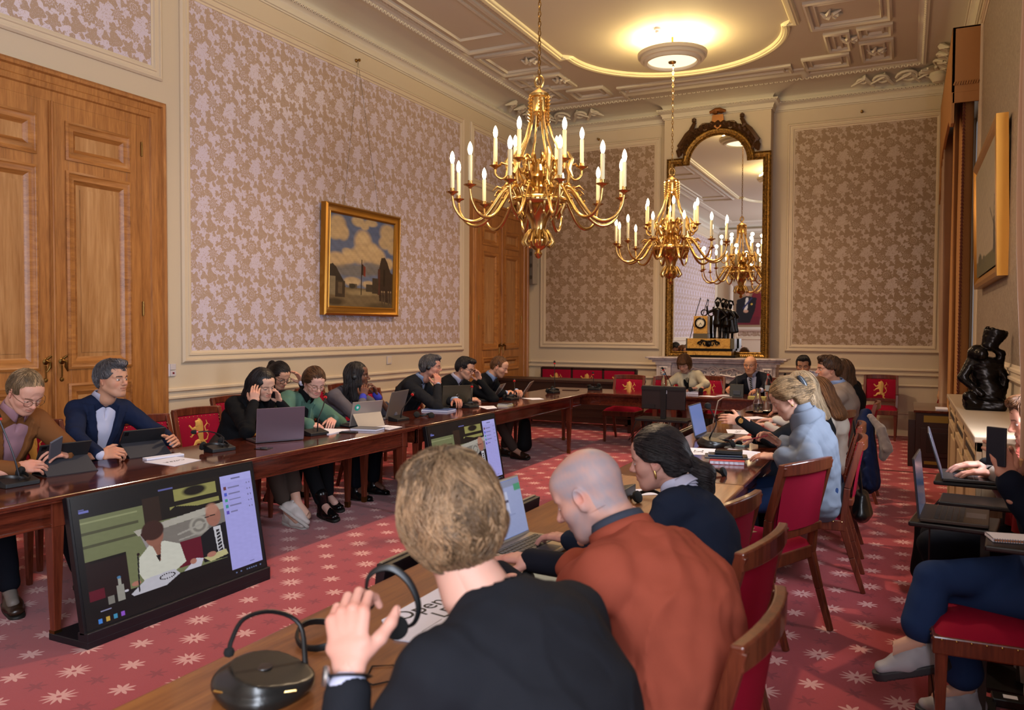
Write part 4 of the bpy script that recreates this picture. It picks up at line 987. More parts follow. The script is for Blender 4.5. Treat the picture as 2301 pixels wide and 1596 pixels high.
# landscape on the left wall
def landscape():
    c=Canvas(150,180,'4a5878'); c.fill(np.clip(c.Y*1.4-.2,0,1),'7b7d86',.5)
    def cloud(L,col,a=.95):
        for x,y,rx,ry in L: c.ell(x,y,rx,ry,col,a,.35)
    cloud([(.12,.12,.14,.12),(.2,.2,.1,.1),(.08,.22,.12,.08)],'b39a72'); cloud([(.42,.05,.12,.07),(.52,.09,.08,.05),(.62,.04,.12,.05)],'b09870')
    cloud([(.9,.12,.16,.12),(.85,.24,.12,.09),(.98,.28,.1,.1)],'ad946c'); cloud([(.5,.27,.16,.16),(.62,.38,.2,.14),(.45,.42,.16,.12),(.75,.42,.14,.12),(.3,.45,.12,.1),(.12,.5,.2,.1)],'b79c72')
    cloud([(.5,.22,.1,.08),(.66,.32,.09,.06),(.25,.4,.08,.05)],'c4aa7e',.6); cloud([(.35,.6,.4,.08),(.7,.56,.3,.08)],'6f685e',.8); cloud([(.92,.48,.1,.08)],'b79c72'); cloud([(.35,.72,.16,.06),(.6,.74,.12,.05)],'b39a72')
    c.rect(0,.79,1,1,'6e5c40'); c.ell(.5,.84,.35,.04,'94805a',.8,.6)
    c.poly([(0,.56),(.06,.54),(.11,.58),(.22,.72),(.25,.79),(0,.79)],'2b231c'); c.rect(0,.68,.1,.88,'7d6f55'); c.rect(.1,.72,.24,.9,'3a2e22'); c.rect(.14,.74,.2,.86,'5a4a36')
    c.poly([(.8,.42),(.86,.41),(.9,.46),(.96,.58),(1,.6),(1,.95),(.78,.92),(.75,.6)],'33261c'); c.rect(.75,.55,.79,.85,'4c2a20'); c.rect(.66,.66,.76,.84,'3a3024'); c.rect(.84,.55,.87,.75,'24190f')
    c.rect(.3,.745,.42,.8,'5a4e3c'); c.rect(.56,.74,.66,.82,'40362a'); c.ell(.35,.77,.05,.03,'2e281e',.9)
    c.line(.485,.47,.485,.86,.006,'2a2018'); c.poly([(.49,.51),(.55,.55),(.55,.66),(.49,.63)],'5a3020'); c.rect(.49,.52,.51,.64,'1c1714'); c.poly([(.53,.54),(.55,.55),(.55,.66),(.53,.65)],'7a2a1c')
    for x in (.82,.86,.93,.97): c.line(x,.82,x+.01,.95,.012,'4a3c2e'); c.ell(x,.81,.012,.012,'8a7458')
    c.ell(.1,.95,.18,.05,'2e2418',.8,.5); c.ell(.8,.98,.3,.05,'4a3c28',.8,.5); c.grain(.16,70); return c
y0,y1,z0,z1=7.17,8.63,1.65,2.905
t=empty('landscape_painting',(0,7.9,1.65),'gold framed village landscape with clouds and flagpole on left wall','painting'); T0=A(0,7.9,1.65)
m=MB(); top=.085; bot=.05
P=[A(bot,y0,z0),A(bot,y1,z0),A(top,y1,z1),A(top,y0,z1)]; nrm=nz(np.cross(P[1]-P[0],P[3]-P[0])); nrm=nrm if nrm[0]>0 else -nrm; c=sum(P)/4
if np.dot(np.cross(P[1]-P[0],nrm),P[0]-c)<0: P=P[::-1]
m.sweep(P,[(0,-.05),(0,.02),(-.02,.035),(-.035,.02),(-.06,.012),(-.085,.008),(-.09,.014),(-.105,.004),(-.11,-.02)],nrm)
m.build('frame',mat('picture_gilding','a4742c',.32,.75),t,smooth=True,ang=30,loc=T0).location=(0,0,0)
O=A(bot-.005,y0+.1,z0+.1); landscape().obj('canvas',PAINT,t,O-T0+nrm*.0,A(0,y1-y0-.2,0),A(top-bot-.005,0,z1-z0-.2))
m=MB(); m.box((.062,7.85,1.675),(.068,7.95,1.69)); m.build('title_plate',BRASSD,t,loc=T0).location=(0,0,0)
m=MB()
for yy in (7.55,8.25): m.tube([(.03,7.85,4.64),(.05,yy,2.88)],.0022,4)
m.build('hanging_wire',mat('wire','4a4038',.5,.5),t,loc=T0).location=(0,0,0)
# picture on the right wall pier
t=empty('framed_windmill_painting',(RX,7.9,1.88),'gold framed windmill painting hanging on right wall between windows','painting'); T0=A(RX,7.9,1.88)
P=[A(6.47,6.27,1.88),A(6.47,9.3,1.88),A(6.44,9.3,2.94),A(6.44,6.27,2.94)]; P=[A(6.462,6.5,1.885),A(6.462,8.6,1.885),A(6.435,8.6,3.0),A(6.435,6.5,3.0)]
nrm=nz(np.cross(P[1]-P[0],P[3]-P[0])); nrm=nrm if nrm[0]<0 else -nrm; c=sum(P)/4
if np.dot(np.cross(P[1]-P[0],nrm),P[0]-c)<0: P=P[::-1]
m=MB(); m.sweep(P,[(0,-.06),(0,.015),(-.03,.02),(-.05,.012),(-.09,-.01),(-.1,-.02)],nrm); m.build('frame',mat('picture_gilding','a4742c',.32,.75),t,loc=T0).location=(0,0,0)
c=Canvas(90,60,'8e8470'); c.fill(np.clip(c.Y*1.2-.1,0,1),'a08f78',.6); c.rect(0,.86,1,1,'4c4a2a'); c.poly([(.82,.9),(.85,.62),(.9,.62),(.93,.9)],'2c2620'); c.line(.7,.5,.93,.75,.008,'2c2620'); c.line(.9,.45,.84,.8,.008,'2c2620'); c.ell(.2,.86,.1,.06,'3a3a22'); c.ell(.4,.88,.06,.04,'43402a'); c.grain(.12,60)
c.obj('canvas',PAINT,t,A(6.46,8.5,1.98)-T0,A(0,-1.9,0),A(-.025,0,.92))
# portrait on the front wall (seen in the mirror)
t=empty('portrait_painting',(1.1,RY0,1.5),'portrait in carved pale frame, seen reflected in the mantel mirror','painting')
c=Canvas(60,80,'8a7358'); c.ell(.3,.5,.22,.42,'6a1d28'); c.rect(.2,.75,.9,.95,'5e1a26'); c.poly([(.3,.3),(.6,.25),(.9,.35),(.95,.9),(.5,.9),(.35,.6)],'15151c'); c.poly([(.55,.3),(.62,.28),(.68,.6),(.58,.6)],'c9c2b4'); c.line(.45,.3,.7,.55,.02,'2a2f55'); c.ell(.58,.17,.08,.09,'b98e74'); c.ell(.62,.62,.08,.04,'b98e74'); c.ell(.45,.45,.03,.03,'c0a040')
c.obj('canvas',PAINT,t,A(.55,.05,.1),A(-1.1,0,0),A(0,0,1.4)); m=MB(); rr=[A(1.1-.68,RY0,1.48),A(1.1+.68,RY0,1.48),A(1.1+.68,RY0,3.12),A(1.1-.68,RY0,3.12)]
if np.dot(np.cross(rr[1]-rr[0],A(0,1,0)),rr[0]-sum(rr)/4)<0: rr=rr[::-1]
m.sweep(rr,[(0,0),(.02,.05),(-.04,.09),(-.1,.07),(-.14,.04)],(0,1,0)); m.build('frame',mat('carved_frame_pale','b9aa98',.6),t,loc=A(1.1,RY0,1.5)).location=(0,0,0)
# ---------------------------------------------------------------- tables
ZT=.71
def table(name,x0,x1,y0,y1,label,legs,wm,group=None,lm=None):
    cx,cy=(x0+x1)/2,(y0+y1)/2; t=empty('conference_table',(cx,cy,0),label,'table',group); T=A(cx,cy,0); lm=lm or MAHV
    m=MB(); m.box((x0-cx,y0-cy,ZT-.022),(x1-cx,y1-cy,ZT)); m.build('tabletop',wm,t,bevel=.007,seg=3)
    m=MB(); m.box((x0+.02-cx,y0+.02-cy,ZT-.036),(x1-.02-cx,y1-.02-cy,ZT-.022)); m.build('edge_moulding',lm,t,bevel=.004)
    a=.075; m=MB()
    for A0,B0 in (((x0+a,y0+a),(x1-a,y0+a+.02)),((x0+a,y1-a-.02),(x1-a,y1-a)),((x0+a,y0+a),(x0+a+.02,y1-a)),((x1-a-.02,y0+a),(x1-a,y1-a))):
        m.box((A0[0]-cx,A0[1]-cy,ZT-.155),(B0[0]-cx,B0[1]-cy,ZT-.03)); 
        m.box((A0[0]-.006-cx,A0[1]-.006-cy,ZT-.155),(B0[0]+.006-cx,B0[1]+.006-cy,ZT-.142))
    m.build('apron',wm,t,bevel=.003)
    for lx,ly in legs:
        m=MB(); m.box((lx-.034-cx,ly-.034-cy,ZT-.16),(lx+.034-cx,ly+.034-cy,ZT-.03)); m.bar((lx-cx,ly-cy,.045),(lx-cx,ly-cy,ZT-.16),.034,.062,up=(0,1,0)); g=m.build('leg',lm,t,bevel=.003)
        m=MB(); m.bar((lx-cx,ly-cy,0),(lx-cx,ly-cy,.048),.034,.04,up=(0,1,0)); m.build('sabot',BRASSD,g)
    return t
XL0,XL1,XR0,XR1,YB0,YB1=1.61,2.35,4.43,5.165,9.46,10.2
ly=lambda x,ys:[(x,y) for y in ys]
table('l',XL0,XL1,1.3,5.55,'mahogany table under the left row, nearest one by the big tilted screen',ly(2.25,(2.49,5.45))+ly(1.71,(2.49,5.45)),MAHOG)
table('l2',XL0,XL1,5.555,9.455,'mahogany table under the left row, farther one reaching the back corner',ly(2.25,(5.68,9.05))+ly(1.71,(5.68,9.05)),MAHOG)
table('b',XL0,3.28,YB0,YB1,'mahogany table across the back left, empty chairs behind it',[(1.75,10.1),(3.17,9.56),(3.17,10.1)],MAHOG)
table('b2',3.285,5.165,YB0,YB1,'mahogany table across the back where the chairwoman sits',[(3.4,9.56),(5.06,9.56),(3.4,10.1),(5.06,10.1)],MAHOG)
table('r',XR0,XR1,4.2,9.455,'mahogany table under the right row, running to the back table',[(4.53,4.35),(5.06,4.35),(4.53,9.3),(5.06,9.3)],MAHOG)
table('r2',XR0,XR1,.1,4.195,'matt brown wooden table in the right foreground',[(4.53,.25),(5.06,.25),(4.53,4.05),(5.06,4.05)],WALN)
# ---------------------------------------------------------------- chairs
LIONM=mat('gold_embroidery','c4964e',.55,.25)
def lion(mb,s,O,U,W,N,front=1):
    """heraldic rampant lion with looping tail"""
    O=A(*O);U=A(*U);W=A(*W);N=A(*N)
    def st(P,R): mb.tube([O+U*x*s+W*y*s+N*.003 for x,y in P],[r*s for r in R],7,flat=.28,up=N)
    st([(.02,-.30),(.02,-.12),(-.01,.05),(-.03,.2)],[.085,.10,.135,.11])
    st([(-.03,.2),(-.04,.34),(-.13,.33)],[.13,.12,.035]); st([(-.02,.42),(.03,.38),(.09,.3),(.1,.18),(.11,.05)],[.03,.05,.05,.05,.03])
    st([(-.1,.14),(-.26,.12),(-.36,.24),(-.4,.22)],[.06,.04,.035,.045]); st([(-.36,.24),(-.38,.3)],[.02,.015]); st([(-.1,.02),(-.24,-.03),(-.33,-.12),(-.37,-.09)],[.055,.038,.03,.04])
    st([(-.02,-.28),(-.16,-.3),(-.26,-.42),(-.36,-.42)],[.085,.06,.035,.04]); st([(.06,-.28),(.16,-.38),(.13,-.5),(.22,-.56)],[.08,.06,.035,.035])
    st([(.08,-.3),(.24,-.24),(.3,-.1),(.22,.02),(.2,.16),(.3,.26),(.38,.2),(.34,.12)],[.02]*6+[.022,.012]); st([(.22,.02),(.32,.04),(.36,-.04)],[.018,.02,.012]); st([(.3,.26),(.27,.36)],[.02,.012])
CH=.872
def make_chair(lio=True,style=0):
    """origin on the floor under the seat centre, sitter looks along +Y"""
    t=empty('dining_chair',(0,0,0),'x','chair'); w,wt,d=.225,.205,.21; wm=MAHV; sh=.425
    m=MB(); m.box((-w,-d,sh-.075),(w,d+.0,sh-.01)); m.build('seat_frame',wm,t,bevel=.006)
    m=MB()
    def sf(a,b):
        u=a*2-1;v=b*2-1; e=(1-u**6)*(1-v**6); return (u*w*.985,v*d*.98,sh-.012+.05*e**.7 if abs(u)<1 and abs(v)<1 else sh-.016)
    m.grid(sf,15,15); m.build('seat',CRIM,t,smooth=True)
    for s in (-1,1):
        m=MB(); m.bar((s*(w-.03),d-.03,0),(s*(w-.03),d-.03,sh-.07),.026,.042,up=(0,1,0)); m.build('leg',wm,t,bevel=.003)
        m=MB(); P=[(s*(w-.025),-d-.1,0),(s*(w-.022),-d-.035,.2),(s*(w-.02),-d+.015,sh-.05),(s*(wt+.005),-d-.005,.6),(s*wt,-d-.075,CH-.01)]
        P=[A(*p) for p in P]; k=[.026,.032,.038,.036,.034]
        for i in range(4): m.bar(P[i],P[i+1],k[i],k[i+1],up=(0,1,0))
        m.build('leg',wm,t,bevel=.004)
    # back frame: lower rail, crest rail (curved)
    yb=lambda z:-d-.0-.0+ (-.02-.055*((z-.5)/.37)**1.3 if z>.5 else -.01)
    m=MB()
    def crest(z0,z1,bow,th=.03):
        n=9; V=[]
        for i in range(n):
            u=-1+2*i/(n-1); x=u*(wt+.017); yy=yb((z0+z1)/2)-bow*(1-u*u); 
            for dz,dy in ((z0,-th/2),(z0,th/2),(z1,th/2),(z1,-th/2)): V.append((x,yy+dy,dz+(0.008*(1-u*u) if dz==z1 else 0)))
        F=[]
        for i in range(n-1):
            for j in range(4): F.append((i*4+j,(i+1)*4+j,(i+1)*4+(j+1)%4,i*4+(j+1)%4))
        F+=[(0,1,2,3),tuple((n-1)*4+j for j in (3,2,1,0))]; m.add(V,F)
    crest(CH-.055,CH,.028); m.build('crest_rail',wm,t,bevel=.005); m=MB(); crest(.50,.54,.012,.026); m.build('lower_rail',wm,t,bevel=.005)
    m=MB()
    def pf(a,b):
        u=a*2-1; z=.54+b*(CH-.055-.54); e=(1-u**8)*(1-(2*b-1)**8); return (u*(wt-.012),yb(z)-.020*(1-u*u)+.012+.012*e**.6,z)
    m.grid(pf,11,11); 
    def pb(a,b):
        u=1-a*2; z=.54+b*(CH-.055-.54); return (u*(wt-.012),yb(z)-.020*(1-u*u)-.008,z)
    m.grid(pb,11,5); bk=m.build('backrest',CRIM,t,smooth=True)
    if lio:
        m=MB(); z=.685; sl=nz(A(0,yb(.8)-yb(.58),.22)); lion(m,.25,(0,yb(z)+.003,z),(-1,0,0),sl,nz(A(0,1,.25))); m.build('lion_emblem',LIONM,bk,smooth=True)
    m=MB()
    for i in range(11):
        u=-1+2*i/10; 
        for z,o in ((.55,.018),(CH-.066,.02)): m.lathe([(0,.004),(.003,.002),(.0045,0)],6,c=(u*(wt-.02),yb(z)-.02*(1-u*u)+o-.001,z),R=Rx(-math.pi/2))
        m.lathe([(0,.004),(.003,.002),(.0045,0)],6,c=(u*(w-.01),d+.001,sh-.02),R=Rx(-math.pi/2))
    for s in (-1,1):
        for z in np.linspace(.58,CH-.09,8): m.lathe([(0,.004),(.003,.002),(.0045,0)],6,c=(s*(wt-.018),yb(z)+.016,z),R=Rx(-math.pi/2))
        for yy in np.linspace(-d+.02,d-.03,9): m.lathe([(0,.004),(.003,.002),(.0045,0)],6,c=(s*(w+.0015),yy,sh-.02),R=Ry(s*math.pi/2))
    m.build('nail_heads',BRASS,t)
    return t
chair0=make_chair(); _used=[0]
def chair(x,y,rz,label,group=None,worn=False):
    o=chair0 if not _used[0] else copy_tree(chair0); _used[0]=1
    o.location=(x,y,0); o.rotation_euler=(0,0,math.radians(rz)); o['label']=label
    if group: o['group']=group
    if worn:
        m=MB(); r=np.random.default_rng(3)
        m.prism([(.0+.07*math.cos(a)*(1+.5*math.sin(3*a)),.05+.035*math.sin(a)*(1+.4*math.cos(5*a))) for a in np.linspace(0,2*math.pi,22)[:-1]],.0015,(0,0,.4635),(1,0,0),(0,1,0)); m.build('worn_patch',mat('worn_lining','a8895e',.8),o)
    return o
G='crimson and mahogany conference chairs'
chair(1.33,3.98,-90,'empty red lion chair pushed up to table between navy suit man and laptop woman',G)
chair(.22,5.22,-92,'red lion chair against left wall behind the seated row',G)
chair(1.2,4.56,-95,'red lion chair under the woman in black blazer',G)
chair(.98,3.36,-95,'red chair under the man in navy suit',G); chair(1.16,2.76,-90,'red chair under the man in brown corduroy jacket',G)
chair(1.24,5.08,-95,'red chair under the woman in green cardigan',G); chair(.60,5.52,-90,'red chair under the woman sitting behind the row by the wall',G)
chair(1.12,5.82,-88,'red chair under the woman in grey blazer',G); chair(1.16,6.88,-88,'red chair under the grey-haired man with headset',G); chair(.5,6.75,-90,'red chair against left wall behind the grey-haired man',G)
chair(1.2,7.56,-88,'red chair under the man with black glasses',G); chair(1.25,8.26,-85,'red chair under the bearded man at far left',G)
chair(.45,7.35,-90,'second red chair against left wall, behind grey-haired man shoulder',G); chair(1.36,6.35,-90,'empty red chair between grey blazer woman and grey-haired man',G)
chair(1.40,9.1,-85,'red lion chair at far end of left row beside bearded man',G)
chair(2.48,10.42,180,'left one of the two empty lion chairs behind the back table',G); chair(3.03,10.45,180,'right one of the two empty lion chairs behind the back table',G)
chair(3.50,10.72,180,'red chair under the woman in white suit',G); chair(4.33,10.75,180,'red chair under the bald chairman',G); chair(5.1,10.8,180,'red chair under the moustached man',G)
chair(5.58,12.3,180,'lone red lion chair against the back wall on the right',G)
chair(5.335,1.86,87,'red chair under the bald man in orange fleece',G); chair(5.28,1.0,70,'red chair under the blond man in front',G)
chair(5.235,2.57,82,'red chair under the ponytail woman in navy blazer',G); chair(5.06,3.12,78,'empty red chair pushed against right table beside ponytail woman',G)
chair(5.215,4.23,66,'empty red chair turned away showing its plain crimson back, worn seat',G,worn=True)
chair(5.38,5.17,93,'red chair under the woman in grey sweater',G); chair(5.34,5.93,93,'red chair under the blonde woman in black',G); chair(5.19,6.86,68,'red chair under the woman in white jacket',G)
chair(5.38,7.82,90,'red chair under the man in beige suit',G); chair(6.2,3.45,92,'red chair in right foreground under person in jeans',G); chair(6.3,4.6,95,'red chair under the laptop typist by the radiator cabinet',G)
# ---------------------------------------------------------------- red three-seat bench and desk at the back
t=empty('upholstered_bench',(1.2,12.35,0),'three-part red lion bench against the back wall left of fireplace','bench')
m=MB(); W=.82
for x in (-W,-W/3,W/3,W): m.box((x-.02,.1,0),(x+.02,.15,.86))
m.box((-W,.1,.83),(W,.15,.87)).box((-W,.1,.44),(W,.15,.48)).box((-W,-.35,.34),(W,.15,.4)); m.build('frame',mat('dark_oak','2a120c',.4),t,bevel=.004)
for x in (-W,W):
    m=MB(); m.box((x-.02,-.35,0),(x+.02,-.31,.36)); m.build('leg',mat('dark_oak','2a120c',.4),t)
for i in range(3):
    x0=-W+.02+i*2*W/3; m=MB(); m.box((x0,.08,.48),(x0+2*W/3-.04,.12,.83)); b=m.build('backrest',CRIM,t,bevel=.008); m=MB(); lion(m,.27,(x0+W/3-.02,.078,.66),(1,0,0),(0,0,1),(0,-1,0)); m.build('lion_emblem',LIONM,b,smooth=True)
m=MB(); m.box((-W,-.35,.4),(W,.1,.46)); m.build('seat',CRIM,t,bevel=.02)
DK=mat('dark_oak','2a120c',.4); t=empty('writing_desk',(1.25,11.45,0),'long dark wooden desk standing before the red bench','desk'); m=MB(); m.box((-1.15,-.28,.70),(1.15,.3,.74)); m.build('desktop',DK,t,bevel=.004)
m=MB(); m.box((-1.1,-.24,.12),(1.1,-.2,.70)); 
for z in (.2,.32,.5): m.box((-1.1,-.25,z),(1.1,-.24,z+.02))
m.build('modesty_panel',DK,t); 
for x in (-1.08,1.04):
    m=MB(); m.box((x,-.24,0),(x+.05,.26,.7)); m.build('side_panel',DK,t)
# ---------------------------------------------------------------- fireplace, mirror, clock
t=empty('fireplace_mantel',(3.3,12.55,0),'carved pale marble fireplace mantel below the tall mirror','fireplace'); F0=A(3.3,12.55,0)
m=MB(); 
for a,b,c_,z0,z1 in ((2.28,4.36,12.08,1.062,1.085),(2.32,4.32,12.11,1.035,1.062),(2.37,4.27,12.15,1.0,1.035)): m.box((a,c_,z0),(b,12.55,z1))
m.build('shelf',MARB,t,bevel=.006,loc=F0).location=(0,0,0)
m=MB(); m.box((2.52,12.22,.70),(4.12,12.5,1.0)); 
for z in (.78,.93,.97): m.box((2.52,12.205,z),(4.12,12.22,z+.012))
m.build('frieze',MARB,t,bevel=.003,loc=F0).location=(0,0,0)
for x0 in (2.44,3.98):
    m=MB(); m.box((x0,12.16,0),(x0+.22,12.5,1.0)).box((x0-.02,12.14,0),(x0+.24,12.5,.16)).box((x0-.015,12.145,.72),(x0+.235,12.5,.745)).box((x0-.015,12.145,.96),(x0+.235,12.5,1.0))
    rr=[A(x0+.04,12.16,.77),A(x0+.18,12.16,.77),A(x0+.18,12.16,.94),A(x0+.04,12.16,.94)]; 
    if np.dot(np.cross(rr[1]-rr[0],A(0,-1,0)),rr[0]-sum(rr)/4)<0: rr=rr[::-1]
    m.sweep(rr,PS,(0,-1,0))
    rr=[A(x0+.04,12.16,.2),A(x0+.18,12.16,.2),A(x0+.18,12.16,.69),A(x0+.04,12.16,.69)]
    if np.dot(np.cross(rr[1]-rr[0],A(0,-1,0)),rr[0]-sum(rr)/4)<0: rr=rr[::-1]
    m.sweep(rr,PS,(0,-1,0))
    for k in range(6): a=k*math.pi/3; m.tube([(x0+.11,12.155,.855),(x0+.11+.03*math.cos(a),12.14,.855+.035*math.sin(a)),(x0+.11+.05*math.cos(a+.4),12.155,.855+.055*math.sin(a+.4))],[.012,.014,.005],5)
    m.build('pilaster',MARB,t,loc=F0).location=(0,0,0)
m=MB()
for s in (-1,1):
    for (dx,r,tn) in ((.1,.075,1.2),(.24,.06,1.3),(.38,.045,1.2)):
        P=[];
        for q in np.linspace(0,1,16): a=math.pi*(0 if s>0 else 1)+s*(.5+q*tn*2*math.pi); P.append((3.3+s*dx+r*(1-.8*q)*math.cos(a),12.2,.86+r*(1-.8*q)*math.sin(a)))
        m.tube(P,[.014*(1.1-.6*i/15) for i in range(16)],5)
    m.tube([(3.3+s*.05,12.2,.87),(3.3+s*.3,12.19,.93),(3.3+s*.5,12.2,.84)],[.012,.016,.004],5)
    m.tube([(3.3+s*.05,12.2,.84),(3.3+s*.3,12.19,.80),(3.3+s*.52,12.2,.88)],[.012,.014,.004],5)
for r in (.09,.065,.035): m.tube([(3.3+r*math.cos(a),12.195,.865+r*math.sin(a)) for a in np.linspace(0,2*math.pi,20)[:-1]],.012,6,closed=True)
m.build('carved_scrolls',MARB,t,smooth=True,loc=F0).location=(0,0,0)
MB().box((2.66,12.3,0),(3.98,12.5,.70)).build('firebox',mat('soot','0a0908',.9),t,loc=F0).location=(0,0,0)
m=MB(); 
for k in range(15): x=2.75+k*.08; h=.62+.06*math.sin(k*.9); m.tube([(x,12.24,.02),(x,12.23,h)],.006,5)
for k in range(9):
    a=math.pi*k/8; m.tube([(2.72+.14*k,12.24,.55),(2.79+.14*k,12.22,.70),(2.86+.14*k,12.24,.55)],[.01,.014,.01],6)
m.build('fire_screen',mat('cast_iron','3c3a40',.4,.8),t,loc=F0).location=(0,0,0)
# mirror
t=empty('arched_mirror',(3.26,12.52,1.09),'tall gilt mirror with arched carved crest above the fireplace','mirror'); M0=A(3.26,12.52,1.09)
xi0,xi1,zi0,zi1=2.60,3.93,1.17,4.04; cxm=3.265; ra=.43
glass=[(xi0,zi0),(xi1,zi0),(xi1,zi1),(cxm+ra,zi1)]+[(cxm+ra*math.cos(a),4.06+.40*math.sin(a)) for a in np.linspace(0,math.pi,25)]+[(cxm-ra,zi1),(xi0,zi1)]
P=[A(x,12.52,z) for x,z in glass]
if np.dot(np.cross(P[1]-P[0],A(0,-1,0)),P[0]-A(cxm,12.52,3))<0: P=P[::-1]
m=MB(); m.sweep(P,[(0,-.02),(0,.01),(.015,.02),(.03,.012),(.035,.03),(.065,.045),(.07,.025),(.095,.03),(.105,.05),(.118,.04),(.12,-.03)],(0,-1,0)); m.build('frame',GOLD,t,smooth=True,ang=35,loc=M0).location=(0,0,0)
m=MB(); 
for a,b in zip(P,P[1:]+P[:1]):
    L=np.linalg.norm(b-a); n=max(1,int(L/.028)); 
    n0=nz(np.cross(nz(b-a),A(0,-1,0)))
    for i in range(n):
        c=a+(b-a)*(i+.5)/n+n0*.05; m.lathe([(0,-.009),(.009,0),(0,.009)],5,c=c+A(0,-.045,0)); c=c+n0*-.027; m.lathe([(0,-.006),(.006,0),(0,.006)],4,c=c+A(0,-.012,0))
m.build('beading',mat('gilding_bright','b08a48',.35,.8),t,loc=M0).location=(0,0,0)
MB().prism(glass,.01,(0,12.515,0),(1,0,0),(0,0,1)).build('mirror_glass',mat('mirror_silver',(.93,.93,.93),.0,1),t,loc=M0).location=(0,0,0)
m=MB()
DG=mat('carved_walnut_gilt','4a3018',.45,.3)
m.ecap=None
for k in range(-26,27):
    a=math.pi/2+k*.047; r=.56+.035*((k*7)%3); c=A(cxm+r*math.cos(a),12.47,4.06+.545*math.sin(a)+.02); rr=A(math.cos(a),0,math.sin(a)); m.tube([c-rr*.03,c+A(0,-.03,0),c+rr*.035+A(.02*((k*5)%3-1),0,0)],[.012,.026,.006],5)
for k in range(-9,10):   # leafy garlands over the arch
    a=math.pi/2+k*.135; r=.585+.02*(k%2); c=A(cxm+r*math.cos(a),12.49,4.06+.545*math.sin(a)); tt=A(-math.sin(a),0,math.cos(a)*.95)*(-1 if k>0 else 1); rr=A(math.cos(a),0,math.sin(a))
    m.tube([c-tt*.08,c+rr*.03+A(0,-.03,0),c+tt*.09+rr*.035],[.02,.045,.012],6); m.tube([c-tt*.05-rr*.02,c-rr*.01+A(0,-.04,0),c+tt*.05-rr*.03],[.012,.03,.01],6)
for s in (-1,1):
    m.tube([(cxm+s*.5,12.49,4.2),(cxm+s*.58,12.47,4.34),(cxm+s*.47,12.47,4.5),(cxm+s*.36,12.47,4.62)],[.015,.05,.045,.02],6)
    m.lathe([(0,-.04),(.035,-.02),(.035,.02),(0,.045)],8,c=(cxm+s*.36,12.46,4.71)); m.tube([(cxm+s*.35,12.47,4.68),(cxm+s*.40,12.46,4.58),(cxm+s*.33,12.46,4.5)],[.03,.04,.02],6)
    P=[]
    for q in np.linspace(0,1,14): a=s*q*7; P.append((cxm+s*.2+s*.075*(1-.75*q)*math.cos(a*s),12.46,4.58+.075*(1-.75*q)*math.sin(a*s)))
    m.tube(P,.018,5)
m.build('carved_garland',DG,t,smooth=True,loc=M0).location=(0,0,0)
m=MB(); m.prism([(-.08,.1),(.08,.1),(.09,.02),(.055,-.08),(0,-.12),(-.055,-.08),(-.09,.02)],.03,(cxm,12.45,4.66),(-1,0,0),(0,0,1)); m.lathe([(0,-.04),(.045,-.02),(.045,.02),(0,.04)],8,c=(cxm-.04,12.46,4.80)); m.lathe([(0,-.04),(.045,-.02),(.045,.02),(0,.04)],8,c=(cxm+.05,12.46,4.81))
m.tube([(cxm-.12,12.45,4.8),(cxm-.03,12.44,4.83),(cxm+.03,12.44,4.83),(cxm+.12,12.45,4.8)],[.02,.03,.03,.02],6); m.build('crest_shield',mat('shield_gilt','7a4a20',.4,.5),t,smooth=True,ang=40,loc=M0).location=(0,0,0)
# mantel clock
YM=mat('sienna_marble','b98a3c',.3); nt=NT(YM); nt.l.new(ramp(nt,noise(nt,coords(nt),18,5,.65,2),[(.32,'6e4a1c'),(.42,'b4843a'),(.7,'d0a452')]),nt.n['Principled BSDF'].inputs['Base Color'])
GM=mat('green_grey_marble','57503f',.3); cx,cy=3.2,12.32; t=empty('mantel_clock',(cx,cy,1.085),'yellow marble mantel clock with two bronze helmeted warriors','clock'); C0=A(cx,cy,1.085)
m=MB(); m.box((-.33,-.12,.0),(.42,.12,.035)); m.build('plinth',BRONZE,t,bevel=.004); MB().box((-.30,-.11,.035),(.36,.11,.10)).build('lower_base',YM,t,bevel=.003); MB().box((-.32,-.115,.10),(.38,.115,.135)).build('base_band',BRONZE,t)
MB().box((-.30,-.105,.135),(.34,.105,.285)).build('upper_base',YM,t,bevel=.003); m=MB(); m.box((.345,-.1,.135),(.40,.1,.285)).box((-.32,-.108,.135),(-.3,.1,.285)); m.build('side_block',GM,t)
MB().box((-.22,-.085,.285),(.0,.085,.36)).build('clock_case_foot',GM,t,bevel=.003); c_=MB().box((-.215,-.08,.36),(-.005,.08,.625)).build('clock_case',YM,t,bevel=.003)
m=MB(); m.lathe([(.062,0),(.084,0),(.086,.012),(.07,.02),(.062,.012)],32,c=(-.11,-.08,.52),R=Rx(math.pi/2),cap=False); m.build('bezel',BRONZE,t,smooth=True)
MB().lathe([(0,.004),(.066,.004),(.066,0)],32,c=(-.11,-.08,.52),R=Rx(math.pi/2)).build('dial',mat('dial_enamel','d8d0b8',.4),t)
m=MB()
for k in range(12): a=k*math.pi/6; m.box((-.003,-.0865,.047),(.003,-.085,.06),R=Ry(a),c=(-.11,0,.52))
m.box((-.003,-.089,0),(.003,-.087,.035),R=Ry(2.5),c=(-.11,0,.52)); m.box((-.002,-.09,0),(.002,-.088,.052),R=Ry(-2.6),c=(-.11,0,.52)); m.lathe([(0,.004),(.006,0)],8,c=(-.11,-.086,.52),R=Rx(math.pi/2)); m.build('clock_hands_numerals',mat('black_enamel','0a0a0a',.4),t)
m=MB()
